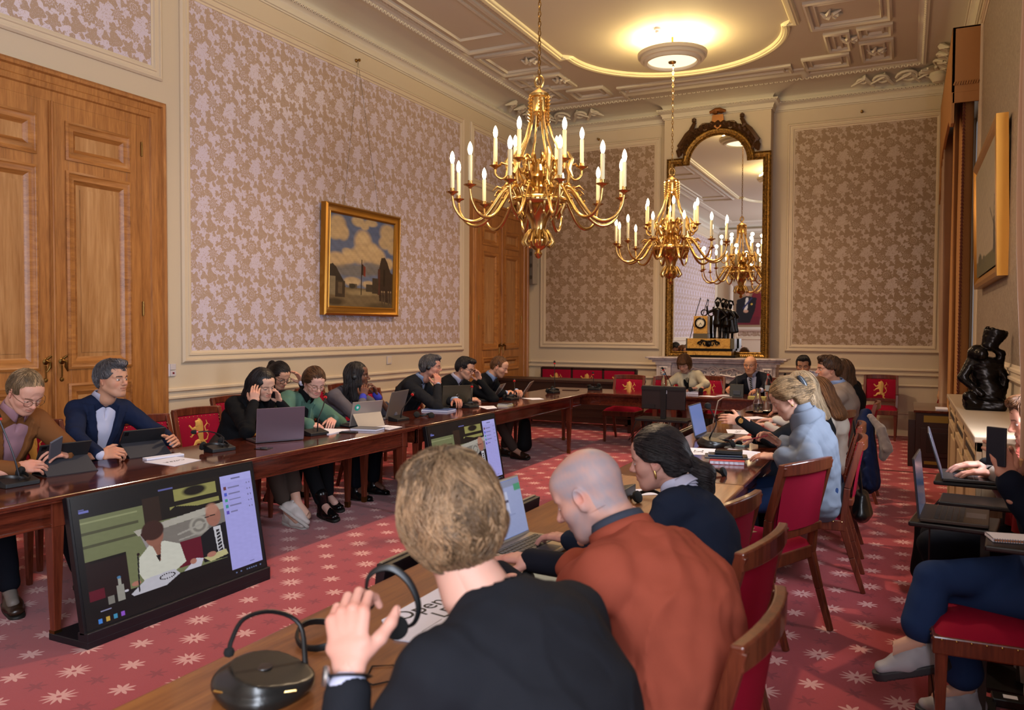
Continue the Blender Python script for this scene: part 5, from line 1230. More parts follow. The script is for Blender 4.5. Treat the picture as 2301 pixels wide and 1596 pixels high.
for s in (-1,1):
    for r,dx in ((.045,.06),(.035,.13)):
        m.tube([(.02+s*(dx+r*(1-.7*q)*math.cos(7*q)),-.112,.21+r*(1-.7*q)*math.sin(7*q)) for q in np.linspace(0,1,12)],.009,5)
    m.tube([(.02,-.112,.24),(.02+s*.1,-.118,.26),(.02+s*.17,-.112,.2)],[.012,.014,.004],5)
m.lathe([(0,-.02),(.04,-.015),(.05,0),(0,.01)],12,c=(.02,-.108,.21),R=Rx(math.pi/2)); m.build('bronze_mount',BRONZE,t,smooth=True)
s=SD((-.36,-.14,.27),(.4,.14,1.02),.006)
def warrior(x,y,sc,cape):
    z0=.285; q=lambda a,b,c__:(x+a*sc,y+b*sc,z0+c__*sc)
    for e in (-1,1): s.chain([q(e*.035,0,0),q(e*.035,-.0,.12),q(e*.03,0,.25)],[.018*sc,.022*sc,.03*sc],k=.01); s.cap(q(e*.035,0,.012),q(e*.045,-.05,.008),.012*sc,k=.01)
    s.ecap(q(0,0,.22),q(0,0,.3),(.06*sc,.045*sc),(.045*sc,.035*sc),(1,0,0)); s.ecap(q(0,0,.3),q(0,0,.42),(.042*sc,.033*sc),(.062*sc,.038*sc),(1,0,0)); s.ell(q(0,0,.5),(.028*sc,.032*sc,.037*sc)); s.ell(q(0,0,.525),(.034*sc,.036*sc,.028*sc)); 
    s.chain([q(-.03,-.0,.56),q(0,0,.6),q(.035,0,.585),q(.05,0,.53)],[.01*sc,.014*sc,.016*sc,.01*sc],k=.006)
    s.chain([q(.06,0,.42),q(.125,0,.34),q(.06,-.02,.29)],[.022*sc,.018*sc,.014*sc],k=.01)
    s.chain([q(-.06,0,.42),q(-.14,-.01,.38),q(-.15,-.02,.47)],[.022*sc,.018*sc,.014*sc],k=.01) if not cape else s.chain([q(-.06,0,.42),q(-.1,.0,.35),q(-.05,0,.3)],[.022*sc,.018*sc,.014*sc],k=.01)
    if cape: s.ecap(q(.03,.03,.42),q(.06,.04,.1),(.06*sc,.02*sc),(.085*sc,.02*sc),(1,0,0))
warrior(.13,-.02,1.02,False); warrior(.25,.03,.97,True)
V,F=s.mesh(); fast_mesh('bronze_figures',V,F,BRONZE,t)
m=MB(); m.tube([(-.27,-.06,.29),(-.17,-.06,.72),(-.12,-.06,.88)],.006,6); m.tube([(-.12,-.06,.88),(-.115,-.06,.91)],[.012,.001],6); m.tube([(-.02,-.05,.66),(-.0,-.05,.85)],.005,6); m.tube([(-.0,-.05,.85),(.003,-.05,.88)],[.012,.001],6)
m.tube([(-.06+.045*math.cos(a),-.05,.675+.045*math.sin(a)) for a in np.linspace(0,2*math.pi,24)[:-1]],.010,6,closed=True); m.build('spears_and_shield',BRONZE,t,smooth=True)
# ---------------------------------------------------------------- chandeliers and ceiling lamps
BULB=mat('bulb_lit','ffffff',.3,emit=(1,.83,.55),es=9); CANDLE=mat('candle_sleeve','d9cfa8',.5)
def bulb_light(x,y,z,e,par):
    l=bpy.data.lights.new('bulb_light','POINT'); l.energy=e; l.color=(1,.66,.34); l.shadow_soft_size=.03; o=bpy.data.objects.new('bulb_light',l); COL.objects.link(o); o.location=(x,y,z); o.parent=par
def chandelier():
    t=empty('chandelier',(0,0,0),'x','chandelier',group='brass chandeliers of electric candles')
    m=MB(); m.lathe([(0,2.07),(.02,2.08),(.035,2.11),(.02,2.135),(.06,2.16),(.085,2.19),(.09,2.22),(.075,2.235),(.06,2.25),(.055,2.30),(.07,2.36),(.1,2.42),(.16,2.47),(.2,2.49),(.225,2.505),(.235,2.53),(.225,2.555),(.18,2.57),(.1,2.6),(.07,2.66),(.085,2.70),(.1,2.72),(.06,2.76),(.05,2.82),(.035,2.86),(0,2.88)],28)
    m.build('body',BRASS,t,smooth=True,ang=50)
    m=MB(); m.lathe([(0,3.44),(.02,3.43),(.05,3.41),(.085,3.385),(.085,3.365),(.07,3.355),(.072,3.25),(.06,3.235),(0,3.235)],24)
    for k in range(6):
        a=k*math.pi/3
        for j in range(8): m.lathe([(0,-.016),(.016,0),(0,.016)],6,c=(.085*math.cos(a),.085*math.sin(a),3.36-.028*j))
    m.build('crown',BRASS,t,smooth=True)
    m=MB()
    for k in range(6):
        a=k*math.pi/3+.2; c,s_=math.cos(a),math.sin(a); P=[(.065,3.33),(.07,3.2),(.11,3.05),(.17,2.93),(.225,2.82),(.25,2.74),(.24,2.66)]; m.tube([(r*c,r*s_,z) for r,z in P],[.014,.013,.013,.014,.016,.018,.02],8,flat=.7)
        P=[(.24,2.92),(.27,2.86),(.25,2.78),(.28,2.72)]; m.tube([(r*c,r*s_,z) for r,z in P],[.008,.02,.02,.006],6)
    m.build('stay',BRASS,t,smooth=True)
    m=MB()   # acanthus work, scrolls and garlands round the body
    for k in range(12):
        a=k*math.pi/6; c,s_=math.cos(a),math.sin(a)
        m.tube([(.06*c,.06*s_,2.62),(.13*c,.13*s_,2.68),(.17*c,.17*s_,2.75),(.14*c,.14*s_,2.79),(.11*c,.11*s_,2.76)],[.012,.02,.018,.016,.01],6)
        m.tube([(.07*c,.07*s_,2.3),(.1*c,.1*s_,2.26),(.13*c,.13*s_,2.2),(.105*c,.105*s_,2.17)],[.012,.014,.012,.014],6)
        a2=a+math.pi/12; m.tube([(.2*c,.2*s_,2.49),(.17*math.cos(a2),.17*math.sin(a2),2.40),(.2*math.cos(a+math.pi/6),.2*math.sin(a+math.pi/6),2.49)],.011,6)
        m.tube([(.16*c,.16*s_,2.58),(.19*c,.19*s_,2.62),(.16*c,.16*s_,2.66)],[.012,.016,.008],6)
    for k in range(12):
        a=k*math.pi/6+.12; c,s_=math.cos(a),math.sin(a)
        for q in np.linspace(0,1,6): m.lathe([(0,-.012),(.012,0),(0,.014)],5,c=((.24+.14*q)*c,(.24+.14*q)*s_,2.655-.14*q*q))
        m.ctube([(.2*c,.2*s_,2.55),(.215*c,.215*s_,2.50),(.19*c,.19*s_,2.44),(.2*c,.2*s_,2.41)],[.01,.014,.012,.006],6,k=3)
    for k in range(40):
        a=k*math.pi/20; m.lathe([(0,-.012),(.009,0),(0,.012)],5,c=(.236*math.cos(a),.236*math.sin(a),2.53))
    for k in range(8):
        a=k*math.pi/4; c,s_=math.cos(a),math.sin(a); m.ctube([(.05*c,.05*s_,2.84),(.1*c,.1*s_,2.9),(.13*c,.13*s_,2.84),(.09*c,.09*s_,2.80)],[.008,.014,.014,.008],6,k=3)
    m.build('acanthus_ornament',BRASS,t,smooth=True)
    cup=[(0,-.03),(.012,-.03),(.018,-.018),(.03,-.012),(.048,-.004),(.05,.0),(.04,.002),(.02,.0),(.017,.02),(.0175,.03),(0,.03)]
    def arm(a,P,R,rc,zc,lit):
        c,s_=math.cos(a),math.sin(a); m=MB(); m.ctube([(r*c,r*s_,z) for r,z in P],R,8,k=4); 
        q=P[2]; m.tube([(q[0]*c,q[0]*s_,q[1]),((q[0]+.06)*c,(q[0]+.06)*s_,q[1]+.015),((q[0]+.1)*c,(q[0]+.1)*s_,q[1]-.02)],[.004,.012,.003],6)
        m.lathe(cup,16,c=(rc*c,rc*s_,zc)); g=m.build('candle_arm',BRASS,t,smooth=True,ang=50)
        m=MB(); m.lathe([(0,.03),(.0165,.03),(.0165,.215),(.012,.222),(0,.222)],14,c=(rc*c,rc*s_,zc)); m.build('candle_sleeve',CANDLE,g,smooth=True,ang=50)
        m=MB(); m.lathe([(0,.222),(.009,.222),(.016,.24),(.0195,.262),(.017,.285),(.009,.308),(0,.322)],14,c=(rc*c,rc*s_,zc)); b=m.build('flame_bulb',BULB,g,smooth=True)
        b.visible_shadow=True; bulb_light(rc*c,rc*s_,zc+.37,lit,g)
    for k in range(6):
        a=k*math.pi/3+.5; arm(a,[(.17,2.74),(.2,2.83),(.24,2.82),(.26,2.74),(.3,2.71),(.345,2.74),(.35,2.79)],[.012,.013,.012,.011,.01,.01,.009],.35,2.815,2.2)
    for k in range(12):
        a=k*math.pi/6+.12; arm(a,[(.18,2.56),(.22,2.63),(.28,2.62),(.35,2.52),(.44,2.40),(.53,2.355),(.62,2.38),(.68,2.46),(.70,2.55)],[.012,.014,.015,.015,.015,.014,.012,.011,.009],.70,2.585,2.2)
    m=MB(); m.tube([(.035*math.sin(a)*(1.3 if abs(a)>2.6 else 1),0,3.49-.045*math.cos(a)) for a in np.linspace(-2.9,2.9,16)],[.01]*16,7); m.tube([(0,0,3.42),(0,0,3.46)],.014,8); m.build('hook',BRASS,t,smooth=True)
    m=MB(); z=3.47; i=0; lk=[(.011*math.cos(b),.0,.024*math.sin(b)) for b in np.linspace(0,2*math.pi,11)[:-1]]
    while z<5.0:
        m.tube([(A(*p)@Rz(i*math.pi/2)+A(0,0,z+.02)) for p in lk],.0042,5,closed=True); z+=.0385; i+=1
    m.build('chain',BRASSD,t,smooth=True)
    return t
ch=chandelier(); ch.location=(3.2,6.0,0); ch['label']='large brass chandelier nearest the camera, in middle of the room'
c2=copy_tree(ch); c2.location=(3.2,10.1,0); c2['label']='smaller-looking brass chandelier hanging in front of the mirror'; c2.rotation_euler=(0,0,.35)
def ceil_lamp(x,y,label):
    t=empty('ceiling_lamp',(x,y,4.83),label,'ceiling lamp',group='round plaster ceiling lamps'); m=MB()
    m.lathe([(.30,.02),(.31,0),(.345,0),(.36,.03),(.395,.035),(.40,.07),(.425,.075),(.43,.115),(.40,.125),(.30,.12),(.30,.02)],48,cap=False); m.build('ring',PLASTER,t,smooth=True,ang=30)
    m=MB(); m.lathe([(0,.02),(.15,.022),(.3,.035)],40,cap=False); m.build('diffuser',mat('frosted_glass_lit','e8e0c8',.4,emit=(1,.86,.58),es=1.1),t,smooth=True)
    m=MB()
    m.tube([(0,0,.02),(0,0,.32)],.012,6); m.build('hanger_rod',BRASSD,t)
    m=MB(); m.lathe([(0,-.01),(.045,0),(.05,.015),(.02,.03),(0,.03)],16); m.build('rosette',BRASSD,t,smooth=True)
    for k in range(8):
        a=k*math.pi/4; l=bpy.data.lights.new('cove_light','POINT'); l.energy=11; l.color=(1,.78,.36); l.shadow_soft_size=.03; o=bpy.data.objects.new('cove_light',l); COL.objects.link(o); o.parent=t; o.location=(.35*math.cos(a),.35*math.sin(a),.17)
    l=bpy.data.lights.new('down_light','SPOT'); l.energy=520; l.color=(1,.74,.5); l.spot_size=2.5; l.spot_blend=.9; l.shadow_soft_size=.07; o=bpy.data.objects.new('down_light',l); COL.objects.link(o); o.parent=t; o.location=(0,0,-.02)
ceil_lamp(3.2,10.05,'round plaster lamp glowing on the ceiling above the far chandelier'); ceil_lamp(3.2,5.95,'round plaster ceiling lamp above the near chandelier, out of frame')
t=empty('smoke_detector',(3.12,9.68,CZ),'white smoke detector on ceiling beside the glowing round lamp','detector'); m=MB(); m.lathe([(0,-.06),(.03,-.06),(.035,-.03),(.05,-.028),(.05,0),(0,0)],20); m.build('housing',WHITEP,t,smooth=True,ang=40)
# ---------------------------------------------------------------- curtains and pelmet
CURT=fabric('curtain_ochre','a97a4e',.8,400,.12,.3); CURL=mat('curtain_satin','a5866e',.42,spec=.4,sheen=.2); TRIM_=mat('braid_red_brown','5c2c1e',.8); TRIL=mat('braid_cream','b8906c',.8)
def drape(t,name,P0,P1,z0,z1,nf,dep,m_,pinch=None,N=(-1,0,0)):
    P0=A(*P0,0);P1=A(*P1,0);N=A(*N); nu=nf*8; nv=26; V=[]; rr=np.random.default_rng(4); ph=rr.uniform(-.5,.5,nf+2)
    for i in range(nu+1):
        u=i/nu
        for j in range(nv+1):
            v=j/nv; z=z0+(z1-z0)*v; k=1.0
            if pinch: k=1-pinch[1]*math.exp(-((z-pinch[0])/pinch[2])**2)*(1 if z>pinch[0] else 1.0); k=max(k,1-pinch[1]) 
            uu=.5+(u-.5)*k if pinch is None or len(pinch)<4 else pinch[3]+(u-pinch[3])*k
            d=dep*(.6+.4*k)*(.5+.5*math.cos(2*math.pi*nf*u+ph[int(u*nf)]+.4*math.sin(z*1.3)))
            V.append(P0+(P1-P0)*uu+N*(.03+d)+A(0,0,z))
    F=[(i*(nv+1)+j,(i+1)*(nv+1)+j,(i+1)*(nv+1)+j+1,i*(nv+1)+j+1) for i in range(nu) for j in range(nv)]
    mb=MB(); mb.add(V,F); o=mb.build(name,m_,t,smooth=True,ang=180,loc=t.location); o.location=(0,0,0); s_=o.modifiers.new('s','SOLIDIFY'); s_.thickness=.006; return o
t=empty('window_curtain',(6.45,10.7,0),'ochre curtains with shaped pelmet on the far right window','curtain'); T0=A(6.45,10.7,0)
drape(t,'curtain_panel',(6.49,9.25),(6.49,10.0),.02,4.0,5,.10,CURT); drape(t,'curtain_panel',(6.48,9.9),(6.48,12.4),.02,4.0,12,.05,CURT); drape(t,'curtain_panel',(6.42,11.3),(6.42,12.45),.02,4.0,6,.12,CURL,pinch=(.95,.5,.8,.9)); drape(t,'curtain_panel',(6.40,9.9),(6.40,10.25),.02,3.95,3,.05,CURT)
m=MB()
for z in np.arange(.3,3.9,.035): m.tube([(6.375,9.235,z),(6.36,9.23,z+.022)],[.013,.011],5)
for z in np.arange(.3,3.9,.035): m.tube([(6.375,9.255,z+.018),(6.36,9.25,z+.036)],[.008,.007],4)
m.build('braid_trim',TRIM_,t,loc=T0).location=(0,0,0)
m=MB(); m.box((6.25,9.18,3.86),(6.28,12.35,4.5)); m.box((6.25,9.18,3.86),(6.52,9.21,4.5)); m.box((6.25,12.32,3.86),(6.52,12.35,4.5)).box((6.25,9.18,4.48),(6.52,12.35,4.5)); 
m.prism([(9.18,3.87),(12.35,3.87),(12.35,3.2),(12.1,3.35),(11.95,3.62),(11.5,3.72),(10.8,3.74),(10.0,3.72),(9.7,3.7),(9.5,3.6),(9.3,3.55),(9.18,3.56)],.03,(6.25,0,0),(0,1,0),(0,0,1)); m.build('pelmet',CURT,t,loc=T0,bevel=.004).location=(0,0,0)
m=MB(); m.box((6.262,9.18,3.76),(6.5,9.2,3.86))
for x in np.arange(6.27,6.5,.022): m.tube([(x,9.175,3.93),(x+.012,9.17,3.965)],[.01,.008],5)
m.build('pelmet_fringe',CURT,t,loc=T0).location=(0,0,0)
t=empty('curtain_tassel',(6.3,12.0,.62),'dark red tassel hanging from the far curtain tieback','tassel'); 
def tassel(t,x,y,z,s=1):
    m=MB(); m.lathe([(0,.1),(.02,.09),(.022,.06),(.035,.03),(.03,.0),(.02,-.02),(0,-.02)],10,c=(x,y,z)); m.build('tassel_head',TRIL,t,smooth=True); m=MB(); m.lathe([(.02,-.02),(.05,-.12),(.055,-.2),(0,-.2)],14,c=(x,y,z)); m.build('tassel_skirt',fabric('tassel_red','6e1418',.9),t,smooth=True)
tassel(t,0,0,0); tassel(t,.05,-.04,-.02); m=MB(); m.tube([(.02,-.02,.09),(.1,-.2,.16),(.22,-.5,.22)],.012,6); m.build('tieback_cord',TRIL,t)
t=empty('window_curtain',(6.45,4.1,0),'pale pink-beige curtain edge at the right border of the picture','curtain')
drape(t,'curtain_panel',(6.47,3.3),(6.47,4.5),.02,4.3,7,.09,mat('curtain_pink','b08e78',.7,sheen=.3),pinch=(1.05,.35,.7,.3)); drape(t,'curtain_panel',(6.45,2.9),(6.45,3.5),.02,4.3,3,.1,mat('curtain_pink','b08e78',.7,sheen=.3))
t=empty('curtain_tassel',(6.40,4.25,.86),'twisted red and cream tieback rope with tassel at the right edge','tassel'); m=MB()
for k in (0,1): m.tube([(-.0+.014*math.cos(a*14+k*3.14)-.04*q,.3-.35*q+.012*math.sin(a*14+k*3.14),.13-.1*q*q) for q,a in ((i/40,i/10) for i in range(41))],.011,6); 
m.build('twisted_rope',mat('rope_red','7a3226',.8),t); tassel(t,-.04,-.05,-.02); tassel(t,-.02,-.1,-.04)
# ---------------------------------------------------------------- radiator cabinet, statue, humidor cabinet
LOAK=wood('limed_oak','b19471','c4aa88','8f7453',.5,2,1.0); t=empty('radiator_cabinet',(6.37,6.0,0),'pale oak radiator cabinet with stone top under the right wall painting','cabinet'); T0=A(6.37,6.0,0)
m=MB(); m.box((6.20,4.55,.952),(6.52,7.52,.985)); m.build('stone_top',mat('stone_top','a08c74',.35),t,bevel=.006,loc=T0).location=(0,0,0)
m=MB(); m.box((6.24,4.6,0),(6.52,7.48,.952)); 
m.build('carcass',LOAK,t,loc=T0).location=(0,0,0); m=MB()
for y in (4.6,5.55,6.5,7.4): m.box((6.215,y,0),(6.245,y+.08,.952))
m.box((6.215,4.6,0),(6.245,7.48,.1)).box((6.215,4.6,.74),(6.245,7.48,.79)).box((6.215,4.6,.9),(6.245,7.48,.952)).box((6.24,7.48,.0),(6.5,7.5,.95)); m.build('face_frame',LOAK,t,bevel=.003,loc=T0).location=(0,0,0)
m=MB()
for a,b in ((4.68,5.55),(5.63,6.5),(6.58,7.4)): m.box((6.226,a+.06,.16),(6.24,b-.06,.68)); m.box((6.222,a+.08,.815),(6.24,b-.08,.875))
m.build('panel',LOAK,t,bevel=.004,loc=T0).location=(0,0,0); m=MB(); 
for a,b in ((4.68,5.55),(5.63,6.5),(6.58,7.4)): m.box((6.219,a+.1,.83),(6.224,b-.1,.86))
m.build('vent_slot',mat('vent_dark','2c2620',.6),t,loc=T0).location=(0,0,0)
MB().box((6.14,9.2,.79),(6.3,9.5,.795)).box((6.14,9.2,.785),(6.3,9.5,.79)) if 0 else None
tag(MB().box((6.2,10.0,.632),(6.45,10.28,.645)).build('paper_sheet',WHITE),'white papers lying on the dark cabinet by the curtain','paper')
BRZ=mat('statue_bronze','17120f',.25,.75); t=empty('bronze_statue',(6.365,6.15,.985),'dark bronze statue of crouching figure carrying a vessel','statue'); t.scale=(.97,.97,.88)
s=SD((-.2,-.22,-.02),(.2,.22,.62),.0055); R=Rz(0)
s.box((0,0,.035),(.125,.12,.045),rd=.03,k=.03); s.ell((.04,.0,.12),(.085,.08,.1),k=.04); s.ell((-.05,.0,.09),(.07,.08,.06),k=.04)
s.ecap((.01,0,.14),(.0,.0,.26),(.075,.06),(.07,.055),(1,0,0),k=.03); s.ecap((0,0,.26),(-.01,-.01,.345),(.075,.055),(.085,.055),(1,0,0),k=.03)
s.chain([(-.085,-.01,.35),(-.135,-.03,.235),(-.06,-.09,.15),(-.03,-.1,.12)],[.036,.031,.022,.022],k=.012)
s.chain([(.06,.0,.35),(.115,.0,.24),(.105,-.02,.13)],[.034,.028,.022],k=.012); s.chain([(.08,.0,.34),(.09,-.0,.42),(.03,-.02,.47)],[.03,.026,.02],k=.012)
s.ell((-.03,-.045,.41),(.042,.045,.05),k=.015); s.ell((-.055,-.01,.425),(.05,.045,.06),k=.015); s.cap((-.07,0,.42),(-.1,.02,.3),.035,.02,k=.02)
s.ecap((.02,-.01,.48),(.055,0,.575),(.05,.045),(.075,.06),(1,0,0),k=.012); s.ell((.06,0,.6),(.062,.048,.03),k=.01,op='s')
s.chain([(-.06,-.06,.12),(-.1,-.1,.1),(-.06,-.11,.05)],[.04,.034,.028],k=.02)
s.mod(lambda f,X,Y,Z:f+.004*wob(X,Y,Z,90,4,5)*(1.2-Z*1.2)+.002*wob(X,Y,Z,200,6,5)); V,F=s.mesh(); fast_mesh('figure',V,F,BRZ,t)
t=empty('low_cabinet',(6.25,10.45,0),'low dark wooden cabinet with brass grille by the curtain','cabinet'); m=MB(); m.box((-.27,-.55,.605),(.27,.55,.63)); m.build('top',MAHOG,t,bevel=.004)
m=MB(); m.box((-.25,-.53,0),(.25,.53,.605)); m.build('carcass',DK,t,bevel=.004); m=MB(); m.box((-.2,-.545,.12),(.23,-.53,.44)); d=m.build('door',DK,t,bevel=.004); MB().box((-.14,-.55,.17),(.17,-.545,.39)).build('door_panel',mat('dark_oak_panel','1e0d08',.35),d,bevel=.003)
MB().box((-.17,-.535,.5),(.25,-.53,.575)).build('brass_grille',mat('brass_mesh','8c7434',.5,.6),t); m=MB(); m.box((-.32,-.5,0),(-.25,.5,.52)); m.build('side_unit',DK,t,bevel=.003); MB().box((-.16,-.54,.04),(-.02,-.535,.075)).build('foot_vent',mat('brass_mesh','8c7434',.5,.6),t)
# ---------------------------------------------------------------- screens on the floor
def meeting_view():
    c=Canvas(400,230,'0b0b0d'); k=.78
    c.rect(.03,.17,k,.86,'6f7350'); c.rect(.03,.28,.3,.3,'4a4a34'); c.rect(.03,.38,.36,.40,'4a4a34'); c.rect(.03,.2,.3,.215,'8c8f68')
    c.rect(.33,.12,.42,.33,'2b1c14'); c.rect(.42,.06,k,.33,'15110e'); c.rect(.5,.1,k-.03,.2,'8f8a50'); c.ell(.62,.14,.08,.05,'14110d',1,.3); c.rect(.47,.24,k-.02,.28,'8f8a50'); c.poly([(.42,.31),(.5,.24),(.7,.3),(.78,.27),(k,.33)],'15110e')
    c.poly([(.27,.36),(k,.30),(k,.36),(.29,.41)],'a9a398'); c.poly([(.3,.41),(k,.36),(k,.62),(.34,.62)],'77706a'); c.poly([(.3,.41),(.36,.405),(.38,.6),(.34,.6)],'8f8888')
    for r in (.09,.065,.04): c.ell(.62,.45,r*.7,r,'a9a398' if r!=.065 else '6a645e',.8,.2)
    c.line(.5,.48,.74,.42,.008,'9a948c'); c.line(.5,.53,.72,.5,.006,'9a948c')
    c.rect(.03,.5,.22,.86,'1d0d0e'); c.rect(.03,.72,.1,.86,'5a0d20'); c.rect(.05,.5,.22,.52,'0c0606')
    c.poly([(.50,.55),(.62,.55),(.62,.76),(.48,.76)],'5e0e22'); 
    c.poly([(.28,.58),(.34,.5),(.42,.5),(.5,.56),(.52,.72),(.44,.78),(.3,.8),(.27,.7)],'c8c6ba'); c.poly([(.35,.5),(.40,.5),(.385,.66)],'8a5a4a'); c.poly([(.365,.6),(.39,.6),(.38,.66)],'181214'); c.ell(.37,.44,.05,.09,'8e5c4c',1,.12); c.ell(.365,.39,.062,.085,'3a201a',1,.12); c.poly([(.3,.4),(.33,.36),(.42,.37),(.38,.44),(.32,.46)],'3a201a')
    c.poly([(.62,.55),(.68,.5),(k,.48),(k,.8),(.62,.78)],'0e0e14'); c.poly([(.7,.5),(.745,.5),(.75,.74),(.71,.74)],'c2bfc6'); c.poly([(.715,.53),(.735,.53),(.742,.72),(.716,.72)],'16161c')
    for i in range(6): c.line(.715,.56+i*.03,.742,.545+i*.03,.004,'c2bfc6')
    c.ell(.71,.40,.048,.10,'9a6656',1,.12); c.ell(.705,.34,.045,.06,'b07c68',.8,.3); c.line(.66,.4,.72,.395,.004,'1a1210')
    c.rect(.03,.80,k,.9,'0c0a0c'); c.poly([(.22,.84),(.3,.76),(.45,.75),(.48,.8),(.4,.86),(.24,.88)],'b9b6c0'); c.poly([(.5,.8),(.58,.72),(.62,.74),(.6,.8)],'c0bcc8'); c.poly([(.62,.74),(.76,.72),(.77,.77),(.66,.79)],'b8b080'); c.ell(.67,.73,.03,.025,'a87060'); c.ell(.56,.74,.02,.025,'a87060'); c.ell(.25,.77,.025,.02,'a87060')
    for a in np.linspace(0,6.28,20): c.ell(.41+.04*math.cos(a),.79+.02*math.sin(a),.004,.006,'0c0c0e')
    c.line(.275,.56,.26,.84,.0035,'15151a'); c.ell(.277,.55,.008,.014,'200c10'); c.rect(.155,.74,.19,.88,'8f8c84'); c.rect(.165,.68,.18,.74,'9a9890'); c.ell(.172,.68,.01,.012,'4a78a0'); c.rect(.11,.8,.14,.88,'77746e'); c.line(.2,.8,.2,.8,.01,'c0bcc8')
    c.rect(.03,.86,k,.955,'07070a')
    c.rect(k,.075,.985,.93,'a3a0e0'); c.rect(k,.075,.985,.14,'aaa8e6')
    for i,(y,cl) in enumerate(zip((.19,.245,.30,.355,.41),('6a3a40','4858c0','3f9a78','3f8f8a','5a48b0'))):
        c.rect(k+.015,y-.014,k+.032,y+.014,cl); c.rect(k+.042,y-.006,k+.042+(.075 if i<4 else .045),y+.006,'77749e'); c.rect(.945,y-.02,.953,y-.006,'77749e'); c.rect(.962,y-.02,.97,y-.006,'77749e')
    c.rect(k+.07,.105,k+.13,.118,'6a6890'); c.rect(.9,.895,.93,.905,'7c79b0'); 
    c.rect(.03,.1,.055,.107,'5f62a0'); c.rect(.03,.115,.075,.13,'6c70b8'); c.rect(.42,.075,.5,.085,'5f62a0'); c.rect(.07,.885,.12,.895,'8888a8')
    for i,cl in enumerate(('3f7fd0','c09a40','3a8ab0','8a50c0')): c.rect(.055+i*.035,.945,.073+i*.035,.978,cl)
    for x in (.8,.83,.87,.885,.9,.915,.93,.96): c.rect(x,.955,x+.009,.968,'5a6a90')
    return c.grain(.04,90,5)
def screen(x0,y0,y1,z0,x1,z1,label):
    yc=(y0+y1)/2; t=empty('display_screen',(x0,yc,0),label,'screen',group='floor screens leaning back toward the left table'); hw=(y1-y0)/2
    P=A(0,0,z0);Wv=A(x1-x0,0,z1-z0); n=nz(np.cross(A(0,1,0),Wv)); n=n if n[0]>0 else -n; m=MB()
    c=[A(0,-hw,0)+P,A(0,hw,0)+P,A(0,hw,0)+P+Wv,A(0,-hw,0)+P+Wv]; m.add([q for q in c]+[q-n*.035 for q in c],[(0,1,2,3),(7,6,5,4),(0,4,5,1),(1,5,6,2),(2,6,7,3),(3,7,4,0)]); m.build('housing',mat('screen_bezel','0d0e12',.35),t,bevel=.003)
    MEET.obj('picture',SCREEN,t,c[0]+n*.0015+A(0,.014,0)+Wv*.02,A(0,2*hw-.028,0),Wv*.965)
    sc_=(z1-z0)/.63; m=MB(); m.box((-.26,-hw-.0,0),(.02,hw,.035)).box((-.05,-hw+.0,.03),(.02,hw,z0+.01)); m.build('base',mat('stand_black','14131a',.45),t,bevel=.004)
    m=MB(); m.bar(A(-.2,0,.03),P+Wv*.5-n*.035,.08,.06,up=(0,1,0)); m.build('support',BLACK,t)
MEET=meeting_view()
screen(2.487,2.47,3.67,.065,2.37,.70,'nearest floor screen showing the meeting on video, at left foreground')
screen(2.487,5.62,6.85,.065,2.37,.70,'second floor screen half hidden behind the blond man head')
# the matching pair on the other side, leaning back toward the right table
def screen_r(x,y0,y1,z0,xt,z1,label):
    yc=(y0+y1)/2; t=empty('display_screen',(x,yc,0),label,'screen',group='floor screens leaning back toward the right table'); hw=(y1-y0)/2
    P=A(0,0,z0);Wv=A(xt-x,0,z1-z0); n=nz(np.cross(A(0,1,0),Wv)); n=n if n[0]<0 else -n; m=MB()
    c=[A(0,-hw,0)+P,A(0,hw,0)+P,A(0,hw,0)+P+Wv,A(0,-hw,0)+P+Wv]; m.add([q for q in c]+[q-n*.035 for q in c],[(3,2,1,0),(4,5,6,7),(1,5,4,0),(2,6,5,1),(3,7,6,2),(0,4,7,3)]); m.build('housing',mat('screen_bezel','0d0e12',.35),t,bevel=.003)
    MEET.obj('picture',SCREEN,t,c[1]+n*.0015-A(0,.014,0)+Wv*.02,A(0,-2*hw+.028,0),Wv*.965)
    m=MB(); m.box((-.02,-hw,0),(.2,hw,.035)).box((-.01,-hw,.03),(.05,hw,z0+.01)); m.build('base',mat('stand_black','14131a',.45),t,bevel=.004)
    m=MB(); m.box((xt-x+.004,-hw+.01,z1-.0),(xt-x+.016,hw-.01,z1+.004)); m.build('top_edge',mat('edge_tan','8c7a64',.4),t)
screen_r(4.28,2.15,3.38,.065,4.36,.735,'black screen leaning on the near wooden table edge beside the blond head')
screen_r(4.28,5.2,6.45,.065,4.36,.735,'black screen leaning on the far right table edge behind the blue laptop')
# dual monitors on a stand at the back
t=empty('monitor_trolley',(3.45,8.95,0),'black twin-monitor stand seen from behind in front of the white suit woman','monitor'); m=MB(); bz=mat('monitor_back','1c1214',.45)
m.box((-.26,-.03,.60),(-.005,.02,.865)).box((.005,-.03,.60),(.24,.02,.865)); m.build('monitor',bz,t,bevel=.006); m=MB(); m.box((-.26,-.045,.82),(.24,-.03,.85)).box((-.24,-.045,.61),(-.1,-.03,.65)); m.build('back_cover',mat('monitor_vent','0e0c0f',.5),t)
m=MB(); m.box((-.03,-.06,.5),(.03,-.03,.84)); m.build('arm',BLACK,t); m=MB(); m.box((-.3,-.15,.47),(.3,.15,.5)); m.build('shelf',BLACK,t,bevel=.004)
for x in (-.2,.12):
    m=MB(); m.box((x,-.03,0),(x+.05,.03,.47)); m.build('leg',mat('stand_leg','2a1614',.5),t)
m=MB(); m.box((.02,-.033,.78),(.035,-.031,.83)); m.build('sticker',WHITE,t); m=MB(); r=np.random.default_rng(9)
